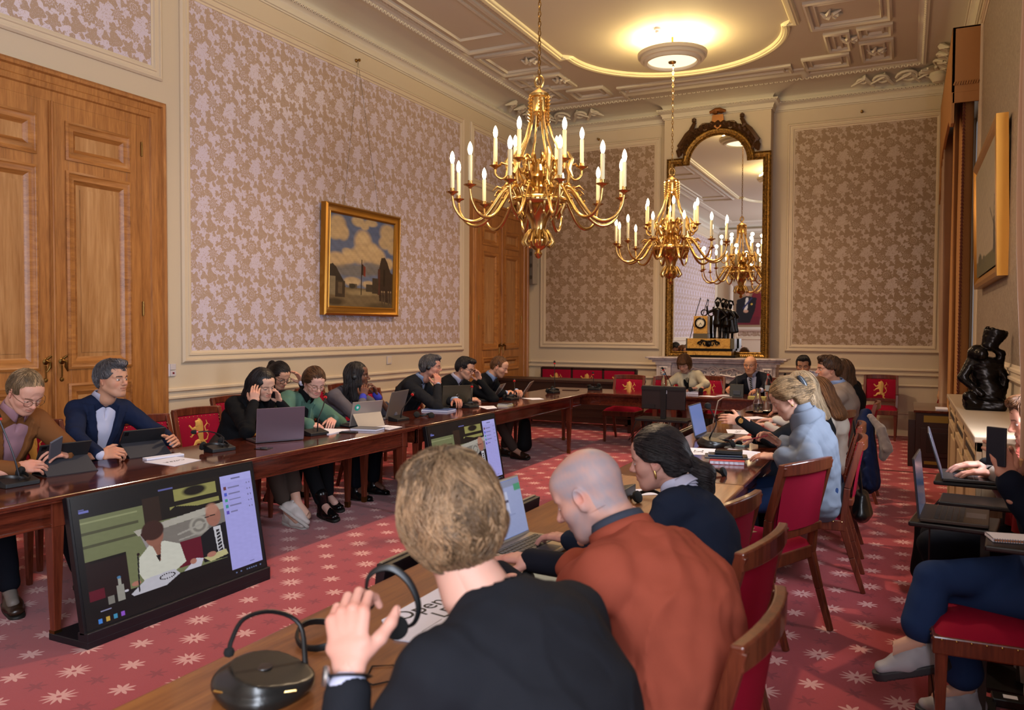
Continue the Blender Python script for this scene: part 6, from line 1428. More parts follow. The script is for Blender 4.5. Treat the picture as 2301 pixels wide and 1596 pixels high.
for k in range(9):
    x=-.3+.07*k; m.tube([(x,-.05,.5),(x+.05*r.normal(),-.08,.35+.06*r.normal()),(x+.06*r.normal(),-.06,.2+.05*r.normal()),(x+.08,-.04,.42),(x+.1,-.02,.5)],.005,5)
m.build('cable',BLACK,t,smooth=True)
t=empty('cable_bundle',(2.52,8.6,0.0),'loose grey cables lying on carpet near the back table leg','cable'); m=MB()
for k in range(4): m.tube([(.14*math.cos(a)+.02*k,.09*math.sin(a)+.03*k,.012+.01*k) for a in np.linspace(0,5.2,16)],.007,5)
m.build('loops',mat('cable_grey','6e665e',.6),t,smooth=True)
# ---------------------------------------------------------------- things on the tables
INK=mat('ink_black','101018',.7)
def place(t,x,y,z,rz): t.location=(x,y,z); t.rotation_euler=(0,0,math.radians(rz)); return t
def laptop(x,y,rz,label,w=.31,d=.21,h=.205,tilt=12,lid='6b6b70',base='55555a',logo=None,scr=None,z=None,metal=.5,keys=1):
    """hinge at the origin, user on the -Y side, back of the lid looks to +Y"""
    z=ZT if z is None else z
    t=empty('laptop',(x,y,z),label,'laptop',rz=math.radians(rz)); lm=mat('lid_'+lid,lid,.35,metal); bm=mat('base_'+base,base,.4,metal)
    m=MB(); m.box((-w/2,-d,.002),(w/2,.0,.016)); m.build('base',bm,t,bevel=.003)
    m=MB(); 
    for r in range(5):
        for k in range(13): m.box((-w/2+.02+k*(w-.04)/13,-d*.55+r*.021-.02,.0155),(-w/2+.017+(k+1)*(w-.04)/13,-d*.55+r*.021-.004,.018))
    m.build('keyboard',mat('key_black','15151a',.5),t) if keys else None
    MB().box((-.05,-d+.01,.0155),(.05,-d*.66,.0165)).build('touchpad',mat('touchpad_grey','4a4a50',.3),t)
    R=Rx(-math.radians(tilt)); m=MB(); m.box((-w/2,0,0),(w/2,.007,h),R=R,c=(0,-.002,.012)); l=m.build('lid',lm,t,bevel=.002)
    sm=scr or mat('lcd_dim','242a38',.2,emit='3a4560',es=.5); m=MB(); m.box((-w/2+.008,-.0015,.012),(w/2-.008,-.0005,h-.008),R=R,c=(0,-.002,.012)); m.build('screen_panel',sm,l)
    if logo=='ring':
        m=MB(); m.tube([tuple(R@A(.014*math.cos(a),.0085,h/2+.014*math.sin(a))+A(0,-.002,.012)) for a in np.linspace(0,2*math.pi,20)[:-1]],.0015,5,closed=True); m.build('lid_logo',SILV,l)
        text_mesh('DELL',.009,SILV,l,M4(R@Rz(math.pi)@Rx(math.pi/2),R@A(0,.009,h/2)+A(0,-.002,.012)),'lid_lettering')
    if logo=='squares':
        m=MB()
        for a in (-1,1):
            for b in (-1,1): m.box((a*.0065-.005,.0065,h*.28+b*.0065-.005),(a*.0065+.005,.0085,h*.28+b*.0065+.005),R=R,c=(0,-.002,.012))
        m.build('lid_logo',BRASSD,l)
    if logo=='tag': text_mesh('Lenovo',.012,SILV,l,M4(R@Rz(math.pi)@Rx(math.pi/2)@Rz(math.pi/2),R@A(w/2-.014,.0085,h*.8)+A(0,-.002,.012)),'lid_lettering')
    return t,l,R,h
def tablet(x,y,rz,label,w=.27,h=.19,tilt=32):
    t=empty('tablet',(x,y,ZT),label,'tablet',rz=math.radians(rz)); cm=mat('folio_black','17171b',.55); R=Rx(-math.radians(tilt)); T=A(0,-.115,.004)
    m=MB(); m.box((-w/2,0,0),(w/2,.009,h),R=R,c=T); m.build('tablet_body',cm,t,bevel=.003); MB().box((-w/2+.006,-.001,.006),(w/2-.006,.0,h-.006),R=R,c=T).build('glass_screen',mat('lcd_dim','242a38',.2,emit='3a4560',es=.5),t)
    p=R@A(0,.009,h*.5)+T; m=MB(); m.bar(p,A(0,.055,.003),w*.97,w*.97,up=(0,1,0),d0=.004,d1=.004); m.build('cover_flap',mat('folio_grey','2c2c33',.7),t); MB().box((-w/2,-.115,0),(w/2,.055,.004)).build('cover_base',cm,t)
    MB().box((w/2-.035,.009,h-.035),(w/2-.01,.0105,h-.01),R=R,c=T).build('camera_bump',mat('lens_black','050507',.2),t); return t
def mic_box(x,y,rz,label,neck=((0,.0,.02),(.0,-.03,.13),(-.03,-.07,.24),(-.06,-.09,.3)),red=True,cans=0,z=ZT):
    t=empty('desk_microphone',(x,y,z),label,'microphone',group='black conference microphones',rz=math.radians(rz)); m=MB(); m.prism([(-.05,0),(.05,0),(.05,.022),(-.05,.045)],.17,(-.085,0,0),(0,1,0),(0,0,1)); m.build('base',mat('mic_base','16171a',.45),t,bevel=.004)
    m=MB(); P=[A(*p) for p in neck]; Q=[]; 
    for a,b in zip(P,P[1:]): Q+=[a+(b-a)*q for q in (0,.33,.66)]
    Q.append(P[-1]); m.ctube(P,[.0055]+[.0042]*(len(P)-1),7); m.build('gooseneck',mat('neck_metal','26262b',.35,.6),t,smooth=True)
    d=nz(P[-1]-P[-2]); m=MB(); m.tube([P[-1],P[-1]+d*.01,P[-1]+d*.03,P[-1]+d*.04],[.008,.013,.013,.006],10); m.build('mic_capsule',mat('foam_black','0b0b0c',.9),t,smooth=True)
    if red: m=MB(); m.tube([P[-1]-d*.004,P[-1]+d*.006],.0125,12); m.build('ring_light',mat('ring_red','5a0810',.3,emit='c01818',es=.6),t)
    if cans: headphones(x,y,z+.0,rz,label.replace('microphone','headphones'),on=0,par=t)
    return t
def headphones(x,y,z,rz,label,on=0,par=None,flat=1):
    """folding headset lying on its side"""
    t=empty('headphones',(x,y,z),label,'headphones',group='black interpretation headsets',rz=math.radians(rz)) if par is None else par
    m=MB(); k=.0 if par is None else .0; zz=.018 if par is None else .05
    P=[(.075*math.cos(a)+(0 if par is None else .03),.085*math.sin(a),zz+.012*math.sin(2*a)) for a in np.linspace(-.5,math.pi+.5,22)]; m.tube(P,.005,6,flat=1.8); m.build('headband',BLACK,t,smooth=True)
    for p in (P[0],P[-1]):
        m=MB(); m.lathe([(0,-.014),(.022,-.014),(.028,-.006),(.028,.006),(.016,.014),(0,.014)],16,c=(p[0],p[1],max(p[2],.022)),R=Rx(1.1)@Ry(.5)); m.build('ear_pad',mat('foam_black','0b0b0c',.9),t,smooth=True)
    return t
def sheet(name,pts,label,cat,m=None,z=ZT,th=.0012,group=None,text=None,par=None):
    """sheet of paper given by its corner points on the table"""
    c=sum(A(*p) for p in pts)/len(pts); t=empty(name,(c[0],c[1],z),label,cat,group); mb=MB(); mb.prism([(p[0]-c[0],p[1]-c[1]) for p in pts],th,(0,0,.0006),(1,0,0),(0,1,0)); mb.build('sheet',m or WHITE,t)
    if text: 
        s,size,rz,dx,dy=text; text_mesh(s,size,INK,t,M4(Rz(math.radians(rz)),A(dx,dy,th+.0008)),'lettering',ext=.0002)
    return t
def book(x,y,rz,w,d,h,label,cover,edge=WHITE,name='notebook',z=ZT,spiral=0):
    t=empty(name,(x,y,z),label,'notebook',rz=math.radians(rz)); MB().box((-w/2+.003,-d/2+.003,.002),(w/2-.003,d/2-.003,h-.002)).build('pages',edge,t); m=MB(); m.box((-w/2,-d/2,0),(w/2,d/2,.002)).box((-w/2,-d/2,h-.002),(w/2,d/2,h)).box((-w/2,-d/2,0),(-w/2+.003,d/2,h)); m.build('cover',cover,t)
    if spiral:
        m=MB()
        for k in range(int(w/.008)): m.tube([(-w/2+.006+k*.008,-d/2+.004*math.cos(a)-.001,h/2+(h/2+.002)*math.sin(a)) for a in np.linspace(0,6.28,7)[:-1]],.0009,4,closed=True)
        m.build('spiral_binding',SILV,t)
    return t
def slab(x,y,rz,w,d,h,label,cat,name,m,z=ZT): 
    t=empty(name,(x,y,z),label,cat,rz=math.radians(rz)); MB().box((-w/2,-d/2,0),(w/2,d/2,h)).build('body',m,t,bevel=min(.003,h/3)); MB().box((-w/2+.004,-d/2+.004,h),(w/2-.004,d/2-.004,h+.0006)).build('face',mat('glass_black','08080b',.12),t); return t
# left table, near to far
t=empty('coffee_cup',(1.71,2.50,ZT),'white coffee cup with dark drink at the left edge','cup'); m=MB(); m.lathe([(.022,0),(.03,.002),(.045,.03),(.052,.055),(.049,.055),(.042,.03),(.026,.008),(0,.008)],28); m.build('cup',mat('porcelain','d8d6e0',.2),t,smooth=True,ang=50); m=MB(); m.lathe([(0,.04),(.045,.04)],24,cap=False); m.build('coffee',mat('coffee','2a1408',.1),t)
m=MB(); m.tube([(-.05,0,.045),(-.075,0,.04),(-.075,0,.022),(-.045,0,.016)],.005,6); m.build('handle',mat('porcelain','d8d6e0',.2),t,smooth=True)
tablet(1.83,2.86,-100,'black folio tablet in front of the man in brown jacket'); tablet(1.70,3.47,-102,'black folio tablet held by the man in navy suit')
mic_box(1.93,2.52,-93,'microphone with long neck beside the coffee cup at far left',neck=((0,.02,.03),(.02,.0,.16),(.05,-.06,.33)),cans=1)
sheet('pen_notebook',[(1.80,3.30),(1.82,3.34),(1.93,3.62),(1.89,3.64)][:0] or [(1.80,3.36),(1.86,3.34),(1.90,3.58),(1.84,3.60)],'small white notebook under the navy suit man tablet','notebook',th=.01)
CG='white name cards lying on the tables'
sheet('name_card',[(1.90,3.29),(1.90,3.52),(2.13,3.50),(2.17,3.27)],'white name card on left table right of the navy suit man tablet','name card',text=('CoZRA',.045,-90,0,0))
mic_box(1.95,3.82,-100,'microphone bent low in front of the empty lion chair',neck=((0,.03,.03),(-.02,-.0,.09),(.02,-.08,.12),(.08,-.12,.12)),cans=1)
laptop(2.0,4.32,-118,'purple-grey laptop in front of the woman in black blazer',w=.34,h=.23,tilt=6,lid='6a5862',base='4a4248',logo='tag')
t=empty('coaster',(2.13,4.02,ZT),'small black square coaster on left table below the purple-grey laptop','coaster',rz=.3); MB().box((-.045,-.045,0),(.045,.045,.004)).build('base',mat('glass_black','08080b',.12),t); MB().lathe([(.0,.004),(.025,.004),(.022,.01),(0,.011)],20).build('socket_lid',mat('socket_grey','2a2a30',.4),t)
mic_box(1.98,4.72,-100,'microphone standing upright before the woman in green cardigan',neck=((0,.02,.03),(.0,.03,.12),(-.07,.0,.2),(-.12,-.03,.27)))
sheet('note_paper',[(1.84,4.72),(1.82,5.02),(2.02,5.08),(2.06,4.78)],'white papers under the hands of the woman in green cardigan','paper',th=.006)
laptop(1.97,5.33,-106,'silver laptop with kickstand and turquoise round sticker',w=.3,h=.2,tilt=14,lid='a39a94',base='3a3a3e',logo='squares')
m=MB(); L_=bpy.data.objects['laptop.001']; R_=Rx(-math.radians(14)); m.bar(R_@A(0,.008,.105)+A(0,0,.01),A(0,.10,.003),.28,.26,up=(0,1,0),d0=.004,d1=.004); m.build('kickstand',mat('lid_b2a89e','b0a69c',.35,.4),L_)
m=MB(); m.lathe([(0,0),(.027,0),(.027,.001),(0,.001)],24,c=tuple(R_@A(.10,.0085,.155)+A(0,-.002,.012)),R=R_@Rx(-math.pi/2)); m.build('round_sticker',mat('turquoise','1f9a84',.5),L_); m=MB(); m.lathe([(0,.001),(.011,.001),(.011,.0018),(0,.0018)],18,c=tuple(R_@A(.10,.0085,.155)+A(0,-.002,.012)),R=R_@Rx(-math.pi/2)); m.build('sticker_centre',WHITE,L_)
book(2.14,5.14,-80,.16,.22,.018,'grey covered notebook beside the silver laptop with sticker',mat('cover_grey','5a5a62',.5)); sheet('name_card',[(2.06,5.30),(2.09,5.46),(2.27,5.43),(2.29,5.22)],'white name card between the two laptops of left row','name card',text=('Pasqual',.03,-95,0,0))
slab(2.12,4.93,-70,.07,.13,.008,'dark phone on left table beside the white papers of green cardigan woman','phone','phone',BLACK)
laptop(1.83,5.95,-80,'grey laptop in front of the woman in grey blazer',w=.36,h=.24,tilt=16,lid='77706c',base='8a8a8e'); mic_box(2.0,5.78,-92,'microphone with red ring before the grey blazer woman',neck=((0,.02,.03),(-.01,.03,.1),(-.12,.02,.17),(-.2,.0,.21)))
headphones(2.05,6.12,ZT,20,'small headset lying behind the grey blazer woman microphone')
book(1.87,6.66,-85,.2,.27,.02,'blue spiral notebook pile before the grey-haired man',mat('cover_blue','3a5288',.5),spiral=1); slab(1.86,6.72,-60,.075,.15,.009,'black phone on the blue notebook of the grey-haired man','phone','phone',BLACK,z=ZT+.021)
laptop(1.80,7.12,-128,'dark olive laptop with round logo before the glasses man',w=.33,h=.21,tilt=10,lid='4c4538',base='3a3630',logo='ring'); mic_box(1.97,7.1,-95,'microphone with headset beside dark olive laptop',cans=1,neck=((0,.02,.03),(-.02,.0,.12),(-.1,-.05,.2)))
sheet('name_card',[(1.96,7.24),(2.10,7.36),(2.24,7.16),(2.2,7.02)],'white name card left of yellow-edged notebook on left table','name card',text=('Mariana',.03,-95,0,0))
book(2.18,7.46,-85,.16,.12,.012,'thick notebook with yellow and white stripes on left table',mat('cover_yellow','b8b040',.6)); book(2.18,7.46,-85,.15,.11,.012,'black thin notebook on top of the striped one',BLACK,z=ZT+.013,edge=mat('page_white','d8d4dc',.7))
_l=laptop(1.80,7.95,-76,'grey laptop with paper stickers held by the glasses man',w=.28,h=.2,tilt=30,lid='6e6660',base='5c5854')
MB().box((-.12,.0075,.06),(-.05,.0085,.10),R=_l[2],c=(0,-.002,.012)).box((-.12,.0075,.11),(-.05,.0085,.19),R=_l[2],c=(0,-.002,.012)).build('paper_stickers',mat('sticker_pale','b0a9a4',.6),_l[1])
laptop(1.85,8.58,-74,'slim silver laptop before the bearded man',w=.28,h=.2,tilt=34,lid='8f847e',base='707074',logo='ring'); mic_box(1.95,8.08,-95,'microphone with headset before the bearded man',cans=1,neck=((0,.02,.03),(-.03,.02,.1),(-.16,-.06,.2)))
sheet('name_card',[(1.95,8.34),(2.12,8.47),(2.24,8.33),(2.15,8.2)],'white name card beside slim silver laptop','name card')
mic_box(1.98,9.2,-95,'microphone on long neck with headset at far left table corner',cans=1,neck=((0,.02,.03),(-.03,.0,.16),(-.10,-.04,.36)))
mic_box(2.25,9.95,178,'microphone and headset on back table before empty lion chairs',cans=1,neck=((0,.02,.03),(-.0,.05,.1),(.02,.02,.2)))
slab(1.99,9.75,5,.2,.12,.008,'dark flat folder on the back table corner near the chairs','folder','folder',mat('cover_brown','3a1d14',.5))
# back table, chair side
book(3.47,10.0,178,.3,.22,.03,'thick open dossier of papers before the woman in white',mat('cover_plum','4a1a30',.6)); sheet('paper_sheet',[(3.36,9.9),(3.6,9.9),(3.6,10.08),(3.36,10.08)],'loose white page on top of the thick dossier','paper',z=ZT+.031)
headphones(3.58,9.93,ZT+.033,0,'headset lying on the dossier of the woman in white')
mic_box(3.3,9.8,175,'microphone with glowing red tip before the woman in white',neck=((0,-.02,.03),(.0,.04,.14),(.06,.12,.3)))
sheet('paper_sheet',[(3.66,9.62),(3.86,9.56),(3.95,9.7),(3.76,9.76)],'white paper on back table edge between the two chairpersons','paper'); sheet('paper_sheet',[(3.84,9.82),(4.10,9.80),(4.12,9.98),(3.9,10.02)],'white writing paper under the bald chairman hand','paper')
t=empty('tablet_stand',(4.1,9.75,ZT),'black stand phone device before the bald chairman','telephone',rz=.15); m=MB(); m.prism([(-.05,0),(.06,0),(.02,.15),(-.0,.15)],.16,(-.08,0,0),(0,1,0),(0,0,1)); m.build('housing',BLACK,t,bevel=.006); MB().box((-.04,-.055,.03),(.04,-.03,.08)).build('foot_bracket',mat('stand_grey','3c3c40',.4),t)
m=MB(); m.tube([(0,.0,.14),(.0,.03,.2),(-.02,.05,.27)],.004,6); m.build('gooseneck',BLACK,t)
t=empty('white_cable',(4.0,9.46,0),'white cable hanging from back table edge below the stand phone','cable'); m=MB(); m.tube([(.06,.2,.715),(.0,.02,.718),(-.05,-.03,.68),(-.1,-.03,.45),(-.12,-.02,.15),(-.12,.0,.012)],.007,6); m.build('cord',mat('cable_white','a89f98',.5),t,smooth=True)
sheet('name_card',[(4.25,9.62),(4.45,9.62),(4.45,9.72),(4.25,9.72)],'yellow and white cards near the bald chairman elbow','paper',m=mat('paper_yellow','b5a85c',.7),th=.02)
def bottle(x,y,label,h=.27,r=.037,cap='b01818',lab=None,glass=GLASS,cat='bottle'):
    t=empty('water_bottle',(x,y,ZT),label,cat); m=MB(); m.lathe([(0,0),(r*.95,0),(r,.01),(r,h*.58),(r*.8,h*.7),(r*.38,h*.84),(r*.36,h*.95),(0,h*.95)],24); m.build('glass',glass,t,smooth=True,ang=50)
    m=MB(); m.lathe([(r*.42,h*.93),(r*.42,h),(0,h)],16); m.build('cap',mat('cap_'+cap,cap,.4),t)
    if lab: m=MB(); m.lathe([(r*1.01,h*.25),(r*1.01,h*.5)],24,cap=False); m.build('label',mat('label_'+lab,lab,.5),t)
    return t
bottle(4.42,10.0,'glass bottle with red cap and pale label right of the bald chairman',lab='a7b0b4',cap='b02018'); bottle(3.16,9.98,'clear bottle with blue cap left of the woman in white',cap='3a6a9a',h=.24); 
def tumbler(x,y,label):
    t=empty('drinking_glass',(x,y,ZT),label,'glass',group='drinking glasses'); m=MB(); m.lathe([(0,0),(.03,0),(.036,.09),(.034,.09),(.028,.006),(0,.006)],24); m.build('glass',GLASS,t,smooth=True,ang=60)
tumbler(3.02,9.95,'empty tumbler left of the blue capped bottle, outer one'); tumbler(3.09,9.88,'empty tumbler left of the blue capped bottle, inner one'); tumbler(4.77,7.95,'tumbler beside carafe on the right table, nearest'); tumbler(4.72,8.15,'tumbler beside carafe on the right table, behind')
mic_box(4.62,9.75,175,'microphone at the right end of the back table',neck=((0,-.02,.03),(.0,.04,.14),(-.04,.1,.27)))
# right table
t=empty('water_carafe',(4.62,8.02,ZT),'glass water carafe on tray in front of bald chairman','carafe'); m=MB(); m.lathe([(0,0),(.045,0),(.05,.02),(.047,.09),(.024,.16),(.02,.2),(.028,.225),(.026,.225),(.017,.2),(.02,.16),(.043,.09),(.045,.02),(0,.006)],24); m.build('glass',GLASS,t,smooth=True,ang=60); m=MB(); m.lathe([(0,.008),(.043,.02),(.042,.08),(0,.08)],20); m.build('water',mat('water_clear','c8d8e0',.02,trans=1,ior=1.33),t,smooth=True,ang=60)
t=empty('serving_tray',(4.66,8.02,ZT),'thin metal serving tray under the carafe and tumblers','tray'); m=MB(); m.lathe([(0,.0),(.15,.0),(.16,.008)],32,cap=False); m.build('tray',SILV,t,smooth=True); bpy.data.objects['water_carafe'].location[2]+=.003
sheet('paper_sheet',[(4.5,7.4),(4.62,7.3),(4.8,7.5),(4.68,7.62)],'white sheet on right table before the tray','paper'); sheet('paper_sheet',[(4.86,7.7),(5.02,7.7),(5.02,7.9),(4.86,7.9)],'white sheet on right table behind the tumblers','paper')
LCD=mat('lcd_blue','3a4a78',.15,emit='62719c',es=.75); laptop(4.54,5.98,88,'laptop with blue abstract desktop turned to the blonde woman',w=.33,h=.235,tilt=13,lid='5a5a60',base='303036',scr=LCD)
def ball_mic(x,y,z,rz,label,neck,s=1.0,ball=.017):
    t=empty('desk_microphone',(x,y,z),label,'microphone',group='black conference microphones',rz=math.radians(rz)); m=MB(); sd=SD((-.13,-.11,-.01),(.13,.11,.09),.004)
    sd.ecap((0,0,.02),(0,.0,.03),(.095,.07),(.085,.06),(0,1,0),k=0); sd.ell((0,0,.025),(.098,.078,.045),k=.02)
    sd.mod(lambda f,X,Y,Z:np.maximum(np.maximum(f,-Z),(Z-(.052-.28*(X+.03)*0-.22*Y*0))+.18*(X)-.0)); V,F=sd.mesh(); V=V*s; fast_mesh('base',V,F,mat('mic_base_shiny','1c1a18',.28),t)
    m=MB(); m.ctube([(A(*p)*s) for p in neck],[.006*s]+[.0045*s]*(len(neck)-1),8); m.build('gooseneck',BLACK,t,smooth=True); e=A(*neck[-1])*s
    m=MB(); m.lathe([(0,-ball),(ball*.8,-ball*.6),(ball,0),(ball*.8,ball*.6),(0,ball)],12,c=e); m.build('mic_capsule',mat('foam_black','0b0b0c',.9),t,smooth=True); return t
ball_mic(4.72,5.5,ZT,0,'round-based microphone with ball tip before the blue screen laptop',[(-.02,.02,.05),(.0,.0,.09),(.03,.0,.16),(.0,-.03,.25),(-.02,-.04,.28)],ball=.024); headphones(4.83,5.58,ZT,80,'headset hooked beside the round-based microphone')
slab(4.86,5.62,-15,.16,.08,.014,'pale mint phone case on right table beside the microphone','phone','phone',mat('mint','9ab4ae',.4)); slab(4.87,5.9,-8,.16,.075,.008,'white phone under the watch wrist of blonde woman','phone','phone',WHITEP)
sheet('name_card',[(4.55,5.36),(4.80,5.40),(4.82,5.12),(4.62,5.06)],'white name card near the ponytail of navy blazer woman','name card',text=('SC',.09,100,0,0)); sheet('name_card',[(4.62,6.5),(4.80,6.56),(4.83,6.27),(4.68,6.26)],'white name card behind the hand of the blonde woman','name card',text=('Mc G',.06,95,0,0))
sheet('paper_sheet',[(4.80,5.20),(4.85,5.44),(5.06,5.38),(5.10,5.04)],'printed white pages under the grey sweater woman hands','paper',th=.003)
sheet('red_folder',[(4.84,6.18),(4.90,6.46),(5.12,6.42),(5.12,6.14)],'bright red folder under the arm of the blonde woman','folder',m=mat('folder_red','b8281c',.5),th=.012); book(5.08,5.78,88,.2,.16,.03,'black folder with printed spine beside the grey sweater woman hand',BLACK)
book(4.95,4.86,10,.2,.14,.022,'red and white checked notebook at bottom of the stack',mat('check_red','a01828',.5)); m=MB(); b_=bpy.data.objects['notebook.00%d'%0] if 0 else None
slab(4.93,4.93,12,.25,.17,.009,'dark grey tablet lying on the checked notebook','tablet','tablet',mat('slate','33363e',.4),z=ZT+.023); slab(4.92,4.95,12,.2,.12,.007,'slim blue-grey case on top of the dark tablet','case','case',mat('slate_blue','3c4a66',.4),z=ZT+.033); slab(4.94,4.96,8,.16,.07,.022,'black glasses case topmost of the stack','glasses case','glasses_case',BLACK,z=ZT+.041)
t=[o for o in bpy.data.objects if o.get('label','').startswith('red and white checked')][0]; m=MB()
for k in range(7): m.box((-.095+k*.028,-.0712,.004),(-.079+k*.028,-.0702,.018))
m.build('white_checks',WHITE,t)
headphones(4.95,4.38,ZT,60,'headset lying alone on the glossy right table')
sheet('paper_sheet',[(4.66,3.8),(4.78,3.9),(4.86,3.78),(4.74,3.68)],'white slip of paper left of the ponytail woman chin','paper'); mic_box(4.68,3.68,90,'microphone on right table hidden by the ponytail woman',neck=((0,.02,.03),(.0,.05,.1),(.0,.1,.15)),red=False); headphones(4.83,3.62,ZT,40,'headset in front of the ponytail woman blazer')
c=Canvas(60,40,'8f98c0'); c.rect(0,0,1,.12,'7a7f9a'); c.rect(.0,.12,.5,.15,'3a8a68'); c.rect(.86,.1,1,.22,'2f8a60'); c.rect(.4,.2,.7,.6,'b4b8d4'); c.rect(.5,.22,.54,.4,'3c3448'); c.rect(.55,.3,.6,.4,'8a4070'); c.rect(.58,.36,.7,.4,'3a3a58'); c.rect(.1,.62,.8,.64,'7f88b0'); c.grain(.03)
T19=laptop(4.60,2.62,86,'laptop with spreadsheet screen used by the bald man in orange fleece',w=.34,h=.225,tilt=14,lid='8a8074',base='8a7a64',scr=LCD); 
R_=T19[2]; c.obj('document_view',SCREEN,T19[1],R_@A(-.162,-.0022,.014)+A(0,-.002,.012),A(.324,0,0),R_@A(0,0,.2))
headphones(4.80,2.2,ZT,70,'headset lying beside the bald man keyboard'); ball_mic(4.86,2.05,ZT,0,'dark microphone base beside the bald man laptop',[(-.02,.02,.05),(-.06,.05,.12),(-.10,.1,.16),(-.12,.14,.13)])
sheet('paper_sheet',[(4.80,2.40),(4.83,2.50),(4.96,2.42),(4.95,2.26),(4.86,2.24)],'pale blue tablet cover beside the bald man sleeve','tablet',m=mat('pale_blue','9ab8c4',.4),th=.006)
sheet('name_card',[(4.637,1.785),(4.634,2.098),(4.725,2.039),(4.822,1.859),(4.814,1.698),(4.743,1.688)],'large white name card lettered Open in front of the blond man','name card',th=.004)
t=[o for o in bpy.data.objects if o.get('label','').startswith('large white name card')][0]
text_mesh('Open',.085,INK,t,M4(Rz(math.radians(80)),A(-.045,.04,.0052)),'lettering',ext=.0002); text_mesh('LD',.075,INK,t,M4(Rz(math.radians(80)),A(.035,.06,.0052)),'lettering',ext=.0002)
m=MB()
for a in (0,.03): m.box((.05+a,-.1,.0048),(.051+a,.0,.0052))
m.build('fine_print',INK,t)
ball_mic(4.66,1.315,ZT,28,'large round-based microphone in the near foreground, gooseneck bent down',[(.07,.05,.03),(.05,.09,.10),(.0,.07,.135),(-.045,.03,.135),(-.06,.0,.105),(-.062,-.01,.085)],1.12,ball=.012)
o=[o for o in bpy.data.objects if o.get('label','').startswith('large round-based')][0]; m=MB(); m.tube([(-.085+.17*q,-.062-.018*math.sin(q*3.1),.034+.0*q) for q in np.linspace(0,1,10)],.0035,6); m.build('brass_trim',BRASS,o,smooth=True)
m=MB(); m.lathe([(0,.0),(.02,.0),(.019,.002),(0,.002)],20,c=(.0,.0,.058)); m.build('button',mat('mic_button','2a2220',.4),o)
headphones(4.60,1.62,ZT,130,'headset with looped band lying on wooden table beside the raised hand')
t=empty('table_cable',(4.85,1.55,ZT),'thin black headset cable curling over the wooden table','cable'); m=MB(); m.tube([(-.2,.05,.003),(-.12,.0,.003),(-.1,-.08,.003),(.0,-.1,.003),(.05,-.03,.003),(.0,.02,.003),(-.06,-.02,.003),(.02,-.2,.003)],.002,5); m.build('cord',BLACK,t,smooth=True)
# headset held in the raised hand
P=[(5.002,1.217,1.012),(5.006,1.22,1.038),(5.022,1.228,1.053),(5.045,1.239,1.055),(5.069,1.25,1.037),(5.085,1.257,1.008),(5.091,1.259,.979),(5.084,1.254,.954),(5.066,1.246,.944)]
t=empty('headphones',(5.04,1.24,1.0),'black headset held up in the blond man hand','headphones'); H0=A(5.04,1.24,1.0); m=MB(); m.ctube([A(*p)-H0 for p in P],[.002,.0025,.0035,.004,.004,.0035,.003,.0025,.002],8,flat=1.8); m.build('headband',BLACK,t,smooth=True)
for p,r_ in (((5.0,1.215,.995),.4),((5.055,1.24,.945),1.0)):
    m=MB(); m.lathe([(0,-.009),(.017,-.009),(.022,-.003),(.022,.004),(.012,.01),(0,.01)],18,c=A(*p)-H0,R=Ry(r_)@Rx(.9)); m.build('ear_pad',mat('foam_black','0b0b0c',.9),t,smooth=True)
# ---------------------------------------------------------------- things by the right wall
def tab_arm(x,y,z,rz,w,d,label):
    t=empty('tablet_arm_desk',(x,y,0),label,'side desk',rz=math.radians(rz)); MB().box((-w/2,-d/2,z-.02),(w/2,d/2,z)).build('desk_board',mat('board_black','171214',.35),t,bevel=.006); m=MB(); m.box((w/2-.06,-.02,0),(w/2-.03,.02,z-.02)); m.build('post',mat('post_brown','2a1712',.5),t); m=MB(); m.box((-.0,-.15,0),(w/2,.15,.02)); m.build('foot',BLACK,t); return t
tab_arm(6.08,3.62,.755,-8,.3,.26,'black side desk carrying the near open laptop'); tab_arm(6.2,4.36,.80,-5,.34,.24,'black side desk carrying the farther laptop'); tab_arm(6.22,4.0,.77,-6,.36,.22,'dark glossy side desk between the two laptops'); tab_arm(6.26,3.30,.76,-6,.2,.2,'small black side desk under the ring notebook')
laptop(5.965,3.66,85,'near open laptop on black side desk at right',w=.31,d=.235,h=.235,tilt=6,lid='3a3a40',base='3e3630',z=.757); laptop(6.06,4.38,89,'farther open laptop typed on by the man at right edge',w=.3,d=.23,h=.22,tilt=16,lid='4a4a52',base='3a3634',z=.802)
book(6.24,3.33,10,.14,.1,.012,'spiral notebook with orange edge on small side desk',WHITE,z=.762,spiral=1,edge=mat('page_orange','c8702c',.6))
t=empty('smartphone',(6.2,3.45,1.075),'dark smartphone held up at the right edge','phone',rz=math.radians(-35)); MB().box((-.036,-.005,-.072),(.036,.005,.072)).build('body',mat('phone_navy','161a28',.4),t,bevel=.003)
t=empty('power_cord',(6.0,3.5,0),'thin dark cord hanging from side desk to the carpet','cable'); m=MB(); m.tube([(-.01,.05,.74),(-.01,.05,.55),(-.02,.06,.4),(.0,.0,.2),(.02,-.05,.06),(.1,-.1,.006)],.003,5); m.build('cord',mat('cord_brown','2a1210',.5),t,smooth=True)
t=empty('backpack',(6.08,5.1,0),'black backpack with yellow tag standing by the radiator cabinet','bag'); s=SD((-.2,-.2,-.02),(.2,.2,.62),.012); s.ecap((0,0,.14),(0,0,.42),(.14,.1),(.12,.08),(1,0,0),k=.03); s.mod(lambda f,X,Y,Z:np.maximum(f+.008*wob(X,Y,Z,30,3),-Z)); V,F=s.mesh(); fast_mesh('bag_body',V,F,fabric('bag_black','111113',.8),t)
